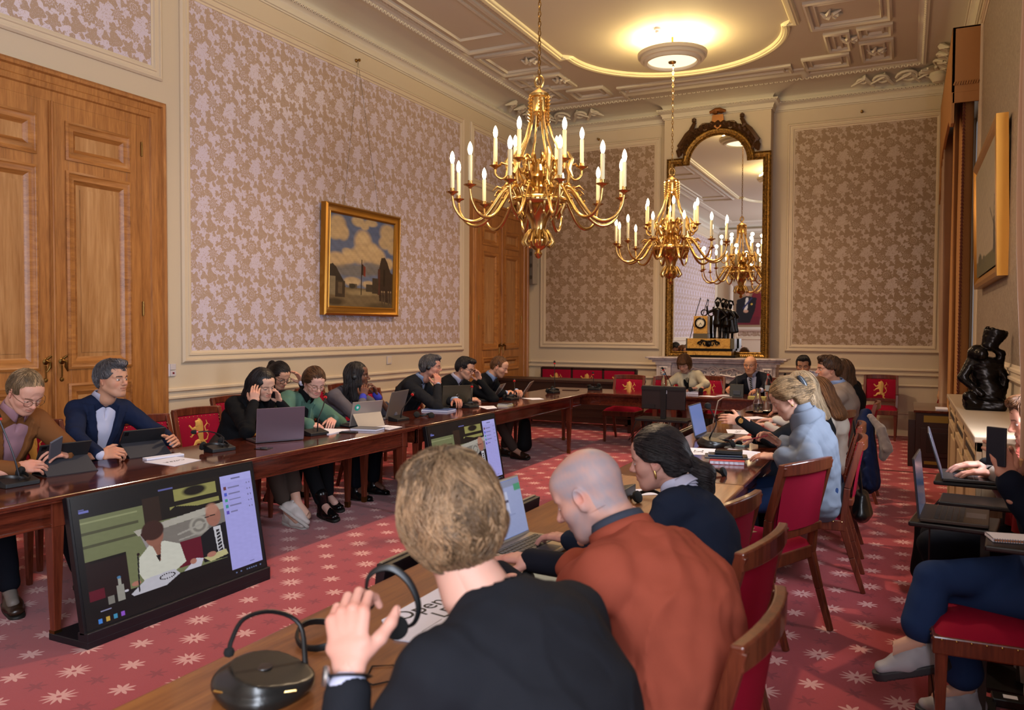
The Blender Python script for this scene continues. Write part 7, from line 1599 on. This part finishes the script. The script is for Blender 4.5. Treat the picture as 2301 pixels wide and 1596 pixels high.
m=MB(); m.tube([(-.05,-.08,.5),(-.0,-.1,.58),(.06,-.08,.5)],.01,6); m.build('handle',BLACK,t); MB().box((-.02,-.115,.44),(.015,-.108,.5)).build('tag',mat('tag_yellow','b8c030',.5),t)
t=empty('blue_coat',(5.60,7.3,0),'navy coat with fur-trimmed hood hanging from chair back','coat'); s=SD((-.25,-.3,.05),(.3,.35,1.0),.012); s.ecap((.0,.0,.72),(.04,0,.25),(.06,.17),(.08,.24),(1,0,0),k=.03); s.ecap((0,0,.82),(0,0,.72),(.04,.06),(.07,.13),(1,0,0),k=.03); s.mod(lambda f,X,Y,Z:f+.016*wob(X,Y,Z*.25,55,3)+.005*wob(X,Y,Z,80,5)); V,F=s.mesh(); fast_mesh('coat_body',V,F,fabric('coat_navy','141d3a',.8),t)
s=SD((-.2,-.3,.4),(.35,.3,1.0),.009); s.chain([(.04,-.08,.80),(.12,-.1,.70),(.16,-.1,.55),(.14,-.08,.47)],[.02,.035,.045,.03],k=.02); s.mod(lambda f,X,Y,Z:f+.012*wob(X,Y,Z,160,3,6)); V,F=s.mesh(); fast_mesh('fur_trim',V,F,mat('fur_grey','7a6a60',.95,sheen=.5),t)
t=empty('handbag',(5.64,5.95,.08),'black leather shoulder bag hanging behind the row of chairs','bag'); s=SD((-.18,-.25,.02),(.18,.25,.5),.01); s.ecap((0,0,.19),(0,0,.3),(.07,.16),(.045,.11),(1,0,0),k=.02); s.mod(lambda f,X,Y,Z:f+.005*wob(X,Y,Z,60,3)); V,F=s.mesh(); fast_mesh('bag_body',V,F,mat('leather_black','0d1012',.35),t); m=MB(); m.tube([(0,.08,.32),(-.03,.03,.6),(-.06,.0,.80),(-.03,-.03,.6),(0,-.07,.32)],.012,6,flat=.4); m.build('strap',mat('leather_black','0d1012',.35),t,smooth=True)
t=empty('backpack',(1.75,8.85,0),'black bag on carpet by the feet of bearded man','bag'); s=SD((-.2,-.2,-.02),(.2,.2,.5),.014); s.ecap((0,0,.1),(0,0,.36),(.11,.09),(.08,.07),(0,1,0),k=.03); s.mod(lambda f,X,Y,Z:np.maximum(f+.006*wob(X,Y,Z,30,3),-Z)); V,F=s.mesh(); fast_mesh('bag_body',V,F,fabric('bag_black','111113',.8),t)
t=empty('floor_adapter',(6.3,3.75,0),'black power adapter with white label on carpet at lower right','adapter'); MB().box((-.07,-.04,0),(.07,.04,.035)).build('body',BLACK,t,bevel=.005); MB().box((-.03,-.02,.035),(.02,.015,.036)).build('label',WHITE,t)
# ---------------------------------------------------------------- the people
SC_=.95
H_DK=HAIR('hair_black',srgb('0d0b0d'),srgb('2a2426')); H_BR=HAIR('hair_brown',srgb('2c1a10'),srgb('5a3c26')); H_BR2=HAIR('hair_midbrown',srgb('4a2c18'),srgb('7a5232')); H_GR=HAIR('hair_grey',srgb('2e2c2c'),srgb('6a676c')); H_BL=HAIR('hair_blond',srgb('46321f'),srgb('98795a')); H_DB=HAIR('hair_darkblond',srgb('4a3826'),srgb('9a7e5c')); H_BD=HAIR('hair_bald_grey',srgb('8a8288'),srgb('b8b2ba')); H_PB=HAIR('hair_paleblond',srgb('7a6248'),srgb('c8b090'))
FB=lambda n,c,**k:fabric(n,c,.9,900,.14,.12,**k)
F_NAVY=FB('suit_navy','182038'); F_BLK=FB('suit_black','101114'); F_BLK2=FB('suit_charcoal','1b1c21'); F_BRN=FB('corduroy_brown','6e4526'); F_PNK=FB('shirt_pink','96727c'); F_WHT=FB('shirt_white','b6b6cc'); F_LBL=FB('shirt_lightblue','8a9cc0'); F_GRN=FB('cardigan_green','4c6a5e'); F_GRY=FB('blazer_grey','56525a'); F_CRM=FB('suit_cream','c2b8a0'); F_ORG=FB('fleece_orange','964836'); F_SWT=FB('sweater_bluegrey','6e7684'); F_BGE=FB('suit_beige','86766a'); F_WJ=FB('jacket_ivory','b5aca0'); F_DNM=FB('denim','22355c'); F_TAU=FB('trousers_taupe','3e342e'); F_CHR=FB('trousers_dark','0e1018'); F_BLU=FB('knit_blue','3a3ea0'); F_OFF=FB('sleeve_offwhite','a0948c')
BRNSH=mat('shoe_brown','2a1a10',.35); BLKSH=mat('shoe_black','0a0a0b',.25); WHSH=mat('trainer_white','b9b0aa',.5); GRSH=mat('trainer_grey','98959c',.6); TIE=mat('tie_striped','15161e',.5); nt=NT(TIE); sx=nt.new('ShaderNodeSeparateXYZ'); nt.l.new(coords(nt),sx.inputs[0]); k=((E(nt,sx.outputs[0])*.6+E(nt,sx.outputs[2]))*38).frac().lt(.3); nt.l.new(mixc(nt,k,'14151c','a8a8b4'),nt.n['Principled BSDF'].inputs['Base Color'])
GLS=dict(mat=mat('glasses_metal','6a5a48',.3,.8),r=.021,w=.0012); GLB=dict(mat=mat('glasses_black','0c0c0e',.3),r=.022,w=.0022)
def arm(w,dir=None,back=(0,0,1),**k):
    d=dict(w=w,back=back,**k)
    if dir is not None: d['dir']=dir
    return d
SK='bb8f7a'
PEOPLE=[]
def PP(**k): k.setdefault('scale',SC_); k.setdefault('wide',.95); PEOPLE.append(k); return person(k)
# --- left row (they look towards +X)
PP(label='man in brown corduroy jacket and pink shirt looking down at phone',seat=(1.26,2.78),head=(1.60,2.78,1.145),byaw=-88,hyaw=-92,hpitch=38,skin='c0907c',hair='5a4432',style='receding',front=.03,vol=.5,hmat=H_DB,lid=-.001,nose=1.05,
  arms=[arm((1.76,2.90,.80),(.3,-.8,.3),(.5,.2,.8),curl=.6,pole=(0,1,-.8)),arm((1.78,2.60,.765),(.45,.85,.15),(.5,-.5,.7),curl=.5,pole=(0,-1,-.6))],
  top=dict(mat=F_BRN,open=.085,vdepth=.5,th=.004,lapel=.045),shirt=dict(mat=F_PNK,cuffs=0,open=.012,vd=.05),trousers=F_CHR,shoes=BRNSH,sock='6e645c',legs=[dict(k=(1.6,2.95,.5),a=(1.75,3.0,.12),f=(1,-.1,-.05)),dict(k=(1.62,2.62,.5),a=(1.66,2.64,.11),f=(.8,-.35,-.05))],h=.0065,hh=.0022,glasses=GLS,seed=3)
PP(label='man in navy suit and light shirt looking right over his tablet',seat=(1.22,3.44),head=(1.42,3.453,1.172),byaw=-100,hyaw=-82,hpitch=2,skin='b98a70',hair='4a474a',style='short',hmat=H_GR,iris='2a1c14',brow='2a2220',
  arms=[arm((1.72,3.66,.77),(.5,-.3,.2),(.4,1,.6),curl=.5,pole=(0,1,-.7)),arm((1.70,3.15,.76),(.75,.65,.15),(.3,-.8,.7),curl=.75,thumb=.2,pole=(0,-1,-.5))],
  top=dict(mat=F_NAVY,open=.075,vdepth=.42,lapel=.055),shirt=dict(mat=F_WHT,open=.014,vd=.07),trousers=F_CHR,shoes=BRNSH,h=.0065,hh=.0022,seed=4)
PP(label='woman in black blazer with long dark hair touching both ears',fem=1,seat=(1.28,4.57),head=(1.55,4.632,1.072),byaw=-100,hyaw=-98,hpitch=22,hroll=6,skin='c39a84',hair='1a1416',style='long',hmat=H_DK,smile=1,lid=.0005,
  arms=[arm((1.62,4.74,.93),(-.1,-.25,1),(.3,1,0),curl=.45,el=(1.72,4.86,.74)),arm((1.62,4.47,.95),(-.05,.15,1),(.5,-.8,.1),curl=.45,el=(1.72,4.30,.77))],
  top=dict(mat=F_BLK,open=.05,vdepth=.25),shirt=dict(mat=F_BLK,collar=0,cuffs=0),trousers=F_TAU,shoes=WHSH,sole=mat('sole_white','a8a29c',.6),legs=[dict(k=(1.66,4.78,.5),a=(1.80,4.72,.19),f=(.75,.2,-.5)),dict(k=(1.62,4.62,.5),a=(1.72,4.72,.11),f=(.95,-.2,-.08))],flare=.062,ankle=.12,h=.007,seed=5)
PP(label='woman with dark hair and round glasses resting forehead on hand, seated behind',fem=1,seat=(.62,5.52),head=(.85,5.591,1.07),byaw=-95,hyaw=-100,hpitch=30,skin='b98c74',hair='0e0c0e',style='tail',hmat=H_DK,lid=.0,
  arms=[arm((1.0,5.72,1.0),(-.25,-.35,1),(.3,1,.2),curl=.4,pole=(.2,1,-.5)),arm((1.0,5.45,.72),(.5,.5,-.1),curl=.5)],top=dict(mat=F_BLK,neck=None,open=.04,vdepth=.1),shirt=dict(mat=F_WHT),trousers=F_CHR,shoes=BLKSH,h=.009,glasses=GLB,seed=6)
PP(label='woman in green cardigan and round glasses writing, smiling',fem=1,seat=(1.32,5.10),head=(1.62,5.138,1.062),byaw=-105,hyaw=-116,hpitch=28,skin='c4998a',hair='3a2418',style='bun',hmat=H_BR,smile=1,lid=-.001,
  arms=[arm((1.80,5.14,.775),(.5,-.75,-.1),(.2,.2,1),curl=.6,pole=(0,1,-.6)),arm((1.82,4.84,.765),(.45,.8,-.08),(.2,-.2,1),curl=.65,pole=(0,-1,-.5))],
  top=dict(mat=F_GRN,open=.055,vdepth=.4,th=.014,wr=.006,lapel=.02),shirt=dict(mat=F_BLK,cuffs=0,collar=1),trousers=F_BLK,shoes=BLKSH,boot=1,legs=[dict(k=(1.68,5.2,.5),a=(1.62,5.3,.12)),dict(k=(1.66,4.98,.5),a=(1.80,5.02,.12),f=(.8,-.3,-.05))],h=.007,glasses=dict(mat=mat('glasses_gold','a07840',.25,.9),r=.022,w=.0011),seed=7)
PP(label='woman in grey blazer with long black hair, headset and blue cuffs',fem=1,seat=(1.2,5.84),head=(1.50,5.867,1.076),byaw=-85,hyaw=-62,hpitch=2,skin='5e3c2e',hair='0a090a',style='long',hmat=H_DK,headset=1,lid=.001,
  arms=[arm((1.71,5.86,.91),(.0,-.3,1),(.5,.8,0),curl=.7,el=(1.80,5.97,.735)),arm((1.70,5.68,.91),(.0,.35,1),(.5,-.8,0),curl=.75,el=(1.80,5.50,.735))],
  top=dict(mat=F_GRY,open=.05,vdepth=.3,cuffgap=.06),shirt=dict(mat=F_BLU,collar=0),trousers=F_CHR,shoes=BLKSH,boot=1,h=.007,seed=8)
PP(label='grey-haired man in black suit with headset, chin on fist',seat=(1.26,6.88),head=(1.60,6.943,1.114),byaw=-82,hyaw=-66,hpitch=6,skin='b07f6e',hair='4c4a4c',style='short',hmat=H_GR,headset=1,glasses=dict(mat=GLS['mat'],r=.018,w=.001),
  arms=[arm((1.84,7.02,.79),(.7,-.6,0),curl=.6),arm((1.75,6.83,.94),(-.15,.25,1),(.8,-.4,.1),curl=.75,el=(1.85,6.66,.735))],
  top=dict(mat=F_BLK2,open=.06,vdepth=.4),shirt=dict(mat=F_LBL,open=.012,vd=.05),trousers=F_CHR,shoes=BLKSH,legs=[dict(a=(1.70,7.1,.11)),dict(a=(1.75,6.7,.11))],h=.0075,wide=1.05,seed=9)
PP(label='man with short dark hair and black glasses, cheek on hand',seat=(1.3,7.56),head=(1.65,7.557,1.077),byaw=-85,hyaw=-84,hpitch=20,skin='b58a74',hair='15110f',style='short',vol=.6,hmat=H_DK,glasses=GLB,lid=0,
  arms=[arm((1.76,7.68,.94),(-.2,-.1,1),(.3,1,0),curl=.6,el=(1.90,7.76,.74)),arm((1.83,7.32,.77),(.6,.6,0),(.2,-.2,1),curl=.7,pole=(0,-1,-.5))],
  top=dict(mat=F_BLK,open=.03,vdepth=.22),shirt=dict(mat=F_WHT,cuffs=0),trousers=F_CHR,shoes=BLKSH,h=.008,wide=1.05,seed=10)
PP(label='bearded balding man in black jacket at far end of left row',seat=(1.35,8.26),head=(1.70,8.269,1.064),byaw=-82,hyaw=-78,hpitch=24,skin='bb8e76',hair='6a4a34',style='receding',front=.03,vol=.3,hmat=H_BR2,beard='stubble',beardc='6a3c22',lid=0,
  arms=[arm((1.84,8.42,.78),(.6,-.5,.1),curl=.7),arm((1.86,8.1,.78),(.5,.6,.1),(.3,-.4,1),curl=.7,pole=(0,-1,-.5))],
  top=dict(mat=F_BLK,open=.03,vdepth=.18),shirt=dict(mat=F_LBL,cuffs=1),trousers=F_TAU,shoes=BRNSH,legs=[dict(a=(1.66,8.5,.11)),dict(k=(1.68,8.2,.5),a=(1.86,8.35,.11),f=(1,-.2,0))],h=.008,seed=11)
# --- back table
PP(label='woman in white suit with short brown hair reading papers',fem=1,seat=(3.40,10.5),head=(3.32,10.35,1.066),byaw=172,hyaw=172,hpitch=34,skin='b58a78',hair='3c2418',style='bob',hmat=H_BR2,lid=-.001,
  arms=[arm((3.58,9.98,.78),(-.7,-.5,0),curl=.4,pole=(1,0,-.3)),arm((3.20,10.02,.78),(.5,-.6,0),curl=.4,pole=(-1,0,-.5))],
  top=dict(mat=F_CRM,open=.05,vdepth=.32,lapel=.04),shirt=dict(mat=F_BLK,collar=0,cuffs=0,open=.06,vd=.12),trousers=F_CRM,shoes=BLKSH,h=.008,hh=.003,seed=12)
PP(label='bald man in dark suit and striped tie sitting before the fireplace',seat=(4.2,10.6),head=(4.135,10.45,1.057),byaw=172,hyaw=176,hpitch=8,skin='c08e70',hair='8a8078',hmat=H_BD,lid=.002,
  arms=[arm((4.35,9.95,.78),(-.7,-.4,0),curl=.5,pole=(1,0,-.5)),arm((3.98,10.02,.79),(-.2,-.8,.1),(-.6,.2,.8),curl=.8,pole=(-1,0,-.5))],
  top=dict(mat=FB('suit_midnight','14151f'),open=.06,vdepth=.42,lapel=.055),shirt=dict(mat=F_WHT,tie=TIE),trousers=F_CHR,shoes=BLKSH,h=.008,hh=.003,wide=1.08,seed=13)
PP(label='young man with dark hair and moustache facing camera at back right',seat=(5.0,10.62),head=(4.78,10.3,1.075),byaw=170,hyaw=184,hpitch=14,skin='a87c62',hair='14100e',style='short',vol=.7,hmat=H_DK,beard='mus',beardc='0e0a08',lid=.002,
  arms=[arm((5.1,10.05,.78),(-.7,-.4,0),curl=.5),arm((4.75,10.05,.78),(.5,-.5,0),curl=.5)],top=dict(mat=F_WHT,open=.03,vdepth=.12,name='shirt'),trousers=F_CHR,h=.01,hh=.003,seed=14)
# --- right row
PP(label='dark-haired person in black top behind the beige suit man',fem=1,seat=(5.42,8.62),head=(5.326,8.50,1.10),byaw=80,hyaw=62,hpitch=5,skin='a87c62',hair='1c1210',style='long',hmat=H_BR,arms=[arm((4.95,8.3,.78),(-1,.2,0)),arm((4.95,8.7,.78),(-1,0,0))],top=dict(mat=F_BLK),trousers=F_CHR,shoes=BLKSH,h=.01,hh=.004,seed=15)
PP(label='brown-haired man in beige suit with striped collar ribbon, facing left',seat=(5.38,7.82),head=(5.276,7.70,1.15),byaw=92,hyaw=112,hpitch=2,skin='b4836c',hair='2e2018',style='short',vol=1.2,hmat=H_BR,lid=.003,
  arms=[arm((4.95,7.5,.78),(-1,.2,0)),arm((4.95,7.95,.78),(-1,0,0))],top=dict(mat=F_BGE,open=.04,vdepth=.3),shirt=dict(mat=F_LBL,cuffs=0),trousers=F_CHR,shoes=BLKSH,h=.009,hh=.003,wide=1.05,seed=16)
PP(label='woman in ivory jacket and grey scarf, brown hair hiding her face',fem=1,seat=(5.38,6.62),head=(5.30,6.50,1.02),byaw=85,hyaw=72,hpitch=26,skin='b58a78',hair='4a2c18',style='long',hmat=H_BR2,lid=0,
  arms=[arm((4.95,6.35,.78),(-1,.2,0)),arm((4.95,6.75,.78),(-1,0,0))],top=dict(mat=F_WJ,wr=.006),trousers=F_CHR,shoes=BLKSH,h=.009,hh=.004,seed=17)
PP(label='blonde woman in black sweater reaching toward blue screen laptop',fem=1,seat=(5.34,5.78),head=(5.26,5.72,1.10),byaw=88,hyaw=80,hpitch=18,skin='c49a84',hair='a08460',style='long',hmat=H_PB,lid=0,
  arms=[arm((4.90,5.50,.90),(-1,.12,.05),(.1,-1,.35),curl=.3,thumb=.1,pole=(0,-.4,-1)),arm((4.98,5.62,.765),(-1,.25,0),(0,-.2,1),curl=.35,pole=(.2,.2,-1))],
  top=dict(mat=F_BLK,cuff=.034),trousers=F_CHR,shoes=BLKSH,h=.007,hh=.003,seed=18)
PP(label='woman in blue-grey sweater with clipped-up dark blonde hair, looking down',fem=1,seat=(5.46,5.04),head=(5.29,4.88,1.105),byaw=82,hyaw=98,hpitch=32,skin='bf9480',hair='6a5238',style='clip',hmat=H_DB,lid=-.001,
  hero=(2600,.085,.0014,dict(crown=(0,.12,.04),curl=.06,lift=.003,jit=.12,seg=10)),
  arms=[arm((5.23,4.78,.78),(-1,.3,.0),(0,-.35,1),curl=.3,el=(5.44,4.70,.78)),arm((5.22,5.0,.83),(-.8,-.1,.6),(.2,.6,.6),curl=.65,thumb=.3,el=(5.42,5.12,.78))],
  top=dict(mat=F_SWT,th=.012,wr=.008,neck='roll',cuff=.05,cuffgap=.06),trousers=F_DNM,shoes=BLKSH,legs=[dict(k=(4.93,4.72,.50),a=(4.95,4.8,.12)),dict(k=(4.95,5.1,.5),a=(4.95,5.1,.12))],h=.0065,hh=.0022,seed=19)
PP(label='woman in navy blazer with sleek black low ponytail, face in profile',fem=1,seat=(5.33,2.78),head=(5.074,2.922,1.018),byaw=84,hyaw=92,hpitch=14,skin='b9897a',hair='0e0d12',style='low',hmat=H_DK,lid=.001,
  hero=(2500,.10,.0013,dict(crown=(0,.13,.06),curl=.03,lift=.0015,jit=.08,seg=12)),
  arms=[arm((4.85,2.6,.77),(-1,.3,0)),arm((4.85,3.12,.77),(-1,-.2,0))],top=dict(mat=FB('blazer_navy','1e2536'),wr=.006,open=.03,vdepth=.1),shirt=dict(mat=F_WHT,cuffs=0),trousers=F_CHR,shoes=BLKSH,h=.006,hh=.0018,seed=20,hhand=.0036)
PP(label='bald grey-stubbled man in orange fleece bending over his laptop',seat=(5.46,1.86),head=(5.163,1.965,1.072),byaw=80,hyaw=88,hpitch=32,skin='c29282',hair='8a8288',scalp='8c8890',scalpa=.8,bald=1,beard='white',beardc='8a8084',lid=.001,nose=1.25,hmat=H_BD,
  hero=None,arms=[arm((4.87,2.04,.80),(-.75,.6,-.05),(0,-.3,1),curl=.3,el=(5.09,1.93,.75)),arm((4.88,2.24,.79),(-1,.12,.0),(0,0,1),curl=.3,pole=(.2,.6,-1))],
  top=dict(mat=F_ORG,th=.012,wr=.008,cuff=.042,cuffgap=.15),shirt=dict(mat=FB('shirt_darknavy','15161f'),collar=0,cuffl=.2,off=-.02),trousers=F_CHR,shoes=BRNSH,wide=1.12,h=.006,hh=.0018,hhand=.0026,seed=21,hunch=.07)
_p=PP(label='blond man in black suit seen from behind holding up a headset',seat=(5.50,1.17),head=(5.171,1.25,1.150),c7=(5.262,1.235,1.035),byaw=74,hyaw=34,hpitch=10,hroll=-12,skin='c69684',hair='8a6c48',style='short',vol=1.1,hmat=H_BL,
  hero=(9000,.075,.0013,dict(curl=.75,lift=.011,jit=.45,seg=10,crown=(0,-.05,.14),clump=34)),
  arms=[arm((5.065,1.085,.935),(-.32,.35,.85),(.25,-1,.1),curl=.8,thumb=.35,el=(5.12,.99,.74)),arm((5.1,1.45,.78),(-1,.4,0),curl=.4)],
  top=dict(mat=F_BLK2,wr=.005,cuffgap=.05,cuff=.04),shirt=dict(mat=F_WHT,collar=0,cuffl=.06,cuffo=-.04),trousers=F_CHR,shoes=BLKSH,wide=1.02,h=.0055,hh=.0018,hhand=.0022,hairh=.003,seed=22)
# collar of the fleece
q=[o for o in bpy.data.objects if o.get('label','').startswith('bald grey-stubbled')][0]
# --- right wall side
PP(label='person in navy jumper with striped cuffs and jeans holding up a phone',wide=.85,seat=(6.40,3.50),head=(6.46,3.34,1.12),byaw=92,hyaw=100,hpitch=12,skin='c0927e',hair='3a2418',style='short',hmat=H_BR,
  arms=[arm((6.24,3.46,.955),(-.25,.1,1),(.5,-.85,.1),curl=.45,thumb=.2,el=(6.36,3.50,.755)),arm((6.27,3.62,.93),(-.3,-.1,1),(.1,1,.1),curl=.5,el=(6.36,3.68,.75))],
  top=dict(mat=FB('jumper_navy','121827'),cuff=.042,th=.006),trousers=F_DNM,shoes=None,legs=[dict(k=(6.06,3.56,.47),a=(6.13,3.60,.10),f=(-.9,-.35,-.05)),dict(k=(6.00,3.42,.565),a=(5.955,3.38,.33),f=(-.95,-.1,-.12))],flare=.075,ankle=.07,h=.0065,hl=.007,hh=.004,hhand=.0026,seed=23)
pj=[o for o in bpy.data.objects if o.get('label','').startswith('person in navy jumper')][0]; O_=A(*pj.location)
for an,fd,up in ((A(6.13,3.60,.10),nz(A(-.9,-.4,0)),A(0,0,1)),(A(5.955,3.38,.33),nz(A(-.93,-.2,-.28)),nz(A(.25,.1,1)))):
    o=shoe(an,fd,up,GRSH,pj,O_,sole=mat('sole_dark','26242a',.6),trainer=1)
    n=nz(np.cross(fd,up)); up2=nz(np.cross(n,fd)); b=an-up2*.07
    R_=np.stack([fd,up2,n],1); text_mesh('N',.035,mat('logo_pale','b9a8ac',.4),pj,M4(np.stack([-fd,up2,-n],1) if 0 else np.stack([-fd*1.0,up2,np.cross(-fd,up2)],1),b+fd*.045+up2*.008+np.cross(-fd,up2)*.0415-O_),'shoe_letter')
    m=MB()
    for k_ in range(5): c_=b+fd*(.03+k_*.018)+up2*(.045-k_*.009); m.tube([c_-n*.022,c_+up2*.008,c_+n*.022],.0035,5)
    o2=m.build('laces',mat('lace_white','b8b6c0',.7),pj,loc=O_); o2.location=(0,0,0)
m=MB(); W_=A(6.24,3.46,.955); E_=A(6.36,3.50,.755); d=nz(E_-W_)
for k_,(c_) in enumerate(('c8beb0','9a4a3a','b0705c','9a4a3a','c8beb0')):
    m=MB(); m.tube([W_+d*(.03+k_*.016),W_+d*(.046+k_*.016)],.047,20); o=m.build('cuff_stripe',FB('knit_'+c_,c_),pj,loc=O_,smooth=True,ang=40); o.location=(0,0,0)
def watch(par,W,E_,face_n,mt,strap,r=.032):
    O=A(*par.location); d=nz(A(*E_)-A(*W)); c=A(*W)+d*.018; u=nz(A(*face_n)-d*np.dot(face_n,d)); v=np.cross(d,u); m=MB()
    m.tube([c+u*r*math.cos(a)+v*r*.9*math.sin(a) for a in np.linspace(0,2*math.pi,22)[:-1]],.007,6,closed=True,flat=.35,up=d); w_=m.build('wristwatch',strap,par,smooth=True,loc=O); w_.location=(0,0,0)
    m=MB(); m.lathe([(0,-.004),(.016,-.004),(.018,.0),(.016,.005),(0,.005)],20,c=c+u*(r+.003),R=np.stack([d,v,u],1)); f=m.build('watch_case',mt,w_,smooth=True,ang=40,loc=O); f.location=(0,0,0)
watch(pj,(6.24,3.46,.955),(6.36,3.50,.755),(-.2,-1,.2),SILV,SILV,.033)
pb=[o for o in bpy.data.objects if o.get('label','').startswith('blond man in black')][0]; watch(pb,(5.065,1.085,.935),(5.12,.99,.74),(-.7,-.6,.2),SILV,BLACK,.034)
pg=[o for o in bpy.data.objects if o.get('label','').startswith('blonde woman in black')][0]; watch(pg,(4.98,5.62,.765),(5.15,5.6,.8),(0,-.6,1),SILV,SILV,.03); watch(pg,(4.90,5.50,.90),(5.1,5.5,.88),(0,-1,0),BRASS,BRASS,.03)
PP(label='man in off-white top typing on laptop at right edge, black trousers',wide=.82,seat=(6.44,4.32),head=(6.43,4.36,1.09),byaw=88,hyaw=92,hpitch=15,skin='c0907e',hair='5a3420',style='short',hmat=H_BR2,
  arms=[arm((6.27,4.28,.85),(-1,.1,.0),(0,0,1),curl=.3,el=(6.40,4.22,.78)),arm((6.25,4.46,.86),(-1,-.1,0),curl=.3)],top=dict(mat=F_OFF,th=.006),shirt=dict(mat=F_BLK,collar=0),trousers=F_CHR,shoes=BLKSH,legs=[dict(k=(6.02,4.16,.52),a=(6.15,4.2,.12)),dict(k=(6.04,4.45,.5),a=(6.15,4.45,.12))],h=.008,hl=.009,hh=.003,hhand=.003,seed=24)
# ponytail clips, collar of the orange fleece, scarf
def at_head(lbl,p):
    return None
def byl(s): return [o for o in bpy.data.objects if o.get('label','').startswith(s)][0]

# phone of the man in brown
t=empty('smartphone',(1.86,2.77,.86),'grey smartphone held by the man in brown corduroy jacket','phone'); R_=Rz(-1.3)@Rx(-.6); m=MB(); m.box((-.036,-.005,-.07),(.036,.005,.07),R=R_@Ry(.5)); m.build('body',mat('phone_grey','55555e',.25),t,bevel=.002)
# stand collar of the orange fleece, scarf, roll collar, clips
def ring_collar(lbl,name,mt,r0,r1,h0,h1,fwd=.0,nu=40,th=.006,gap=0):
    r=byl(lbl); q=[p for p in PEOPLE if p['label']==r['label']][0]['_']; O=q['O']; H,C7,Rh,lat,Fw=q['H'],q['C7'],q['Rh'],q['lat'],q['Fw']; ax=nz(H+Rh@A(0,-.035,-.06)-C7); l2=nz(lat-ax*(lat@ax)); f2=np.cross(ax,l2); m=MB()
    def fn(a,b): t_=gap+(2*math.pi-2*gap)*a; r_=r0+(r1-r0)*b; return C7-O+ax*(h0+(h1-h0)*b-.02*math.cos(t_)*(1-b))+l2*r_*math.sin(t_)+f2*(r_*math.cos(t_)+fwd)
    m.grid(fn,nu,6); o=m.build(name,mt,r,smooth=True,ang=180); s_=o.modifiers.new('s','SOLIDIFY'); s_.thickness=th; s_.offset=0; return o
ring_collar('bald grey-stubbled','fleece_collar',F_ORG,.090,.076,-.035,.045,th=.012,gap=.2); ring_collar('bald grey-stubbled','collar_lining',FB('lining_slate','3a3f4c'),.078,.066,.0,.066,th=.007,gap=.2)
ring_collar('woman in blue-grey sweater','roll_collar',F_SWT,.088,.07,-.03,.055,th=.016); ring_collar('woman in ivory jacket','scarf',FB('scarf_grey','4a484e'),.088,.078,-.03,.07,th=.022)
ring_collar('woman in navy blazer','shirt_collar',F_WHT,.078,.062,-.01,.045,th=.005,gap=.35)
def hair_bit(lbl,name,mt,p,rad):
    r=byl(lbl); q=[p_ for p_ in PEOPLE if p_['label']==r['label']][0]['_']; s_=SD(-A(.06,.06,.06),A(.06,.06,.06),.003); s_.ell((0,0,0),rad,k=0); V,F=s_.mesh(); V=V@q['Rh'].T+q['H']+q['Rh']@(A(*p)*SC_)-q['O']; fast_mesh(name,V,F,mt,r)
hair_bit('woman in navy blazer','hair_clasp',mat('clasp_silver','77757a',.3,.7),(0,-.118,-.034),(.03,.014,.026)); hair_bit('woman in navy blazer','earring',BRASS,(-.082,0,-.045),(.005,.005,.02)); hair_bit('woman in blue-grey sweater','hair_clip',mat('clip_slate','2a3038',.3),(-.03,-.12,.045),(.02,.02,.05)); hair_bit('woman in blue-grey sweater','earring',BRASS,(-.082,0,-.038),(.003,.007,.009))
hair_bit('man in black suit','x',BLACK,(0,0,0),(.001,.001,.001)) if 0 else None

t=empty('pencil',(5.12,4.93,.86),'red pencil held by the woman in blue-grey sweater','pencil'); m=MB(); m.tube([(-.09,.0,-.02),(.05,0,.02)],.004,6); m.build('shaft',mat('pencil_red','8a2a3a',.4),t); MB().tube([(-.09,0,-.02),(-.105,0,-.024)],[.004,.001],6).build('point',mat('wood_point','c8a880',.6),t)
t=empty('pen',(3.9,9.93,.82),'pen held upright by the bald chairman','pen'); MB().tube([(0,0,-.03),(-.03,.02,.08)],.004,6).build('shaft',mat('pen_steel','8a8c98',.3,.6),t)
t=empty('dark_coat',(.86,3.05,0),'dark coat hanging over chair back behind the two nearest men at left','coat'); s_=SD((-.2,-.3,.3),(.2,.3,1.0),.012); s_.ecap((0,0,.84),(0,0,.5),(.05,.17),(.05,.2),(1,0,0),k=.03); s_.mod(lambda f,X,Y,Z:f+.01*wob(X,Y,Z*.4,50,3)); V,F=s_.mesh(); fast_mesh('coat_body',V,F,FB('coat_dark','12161e'),t)
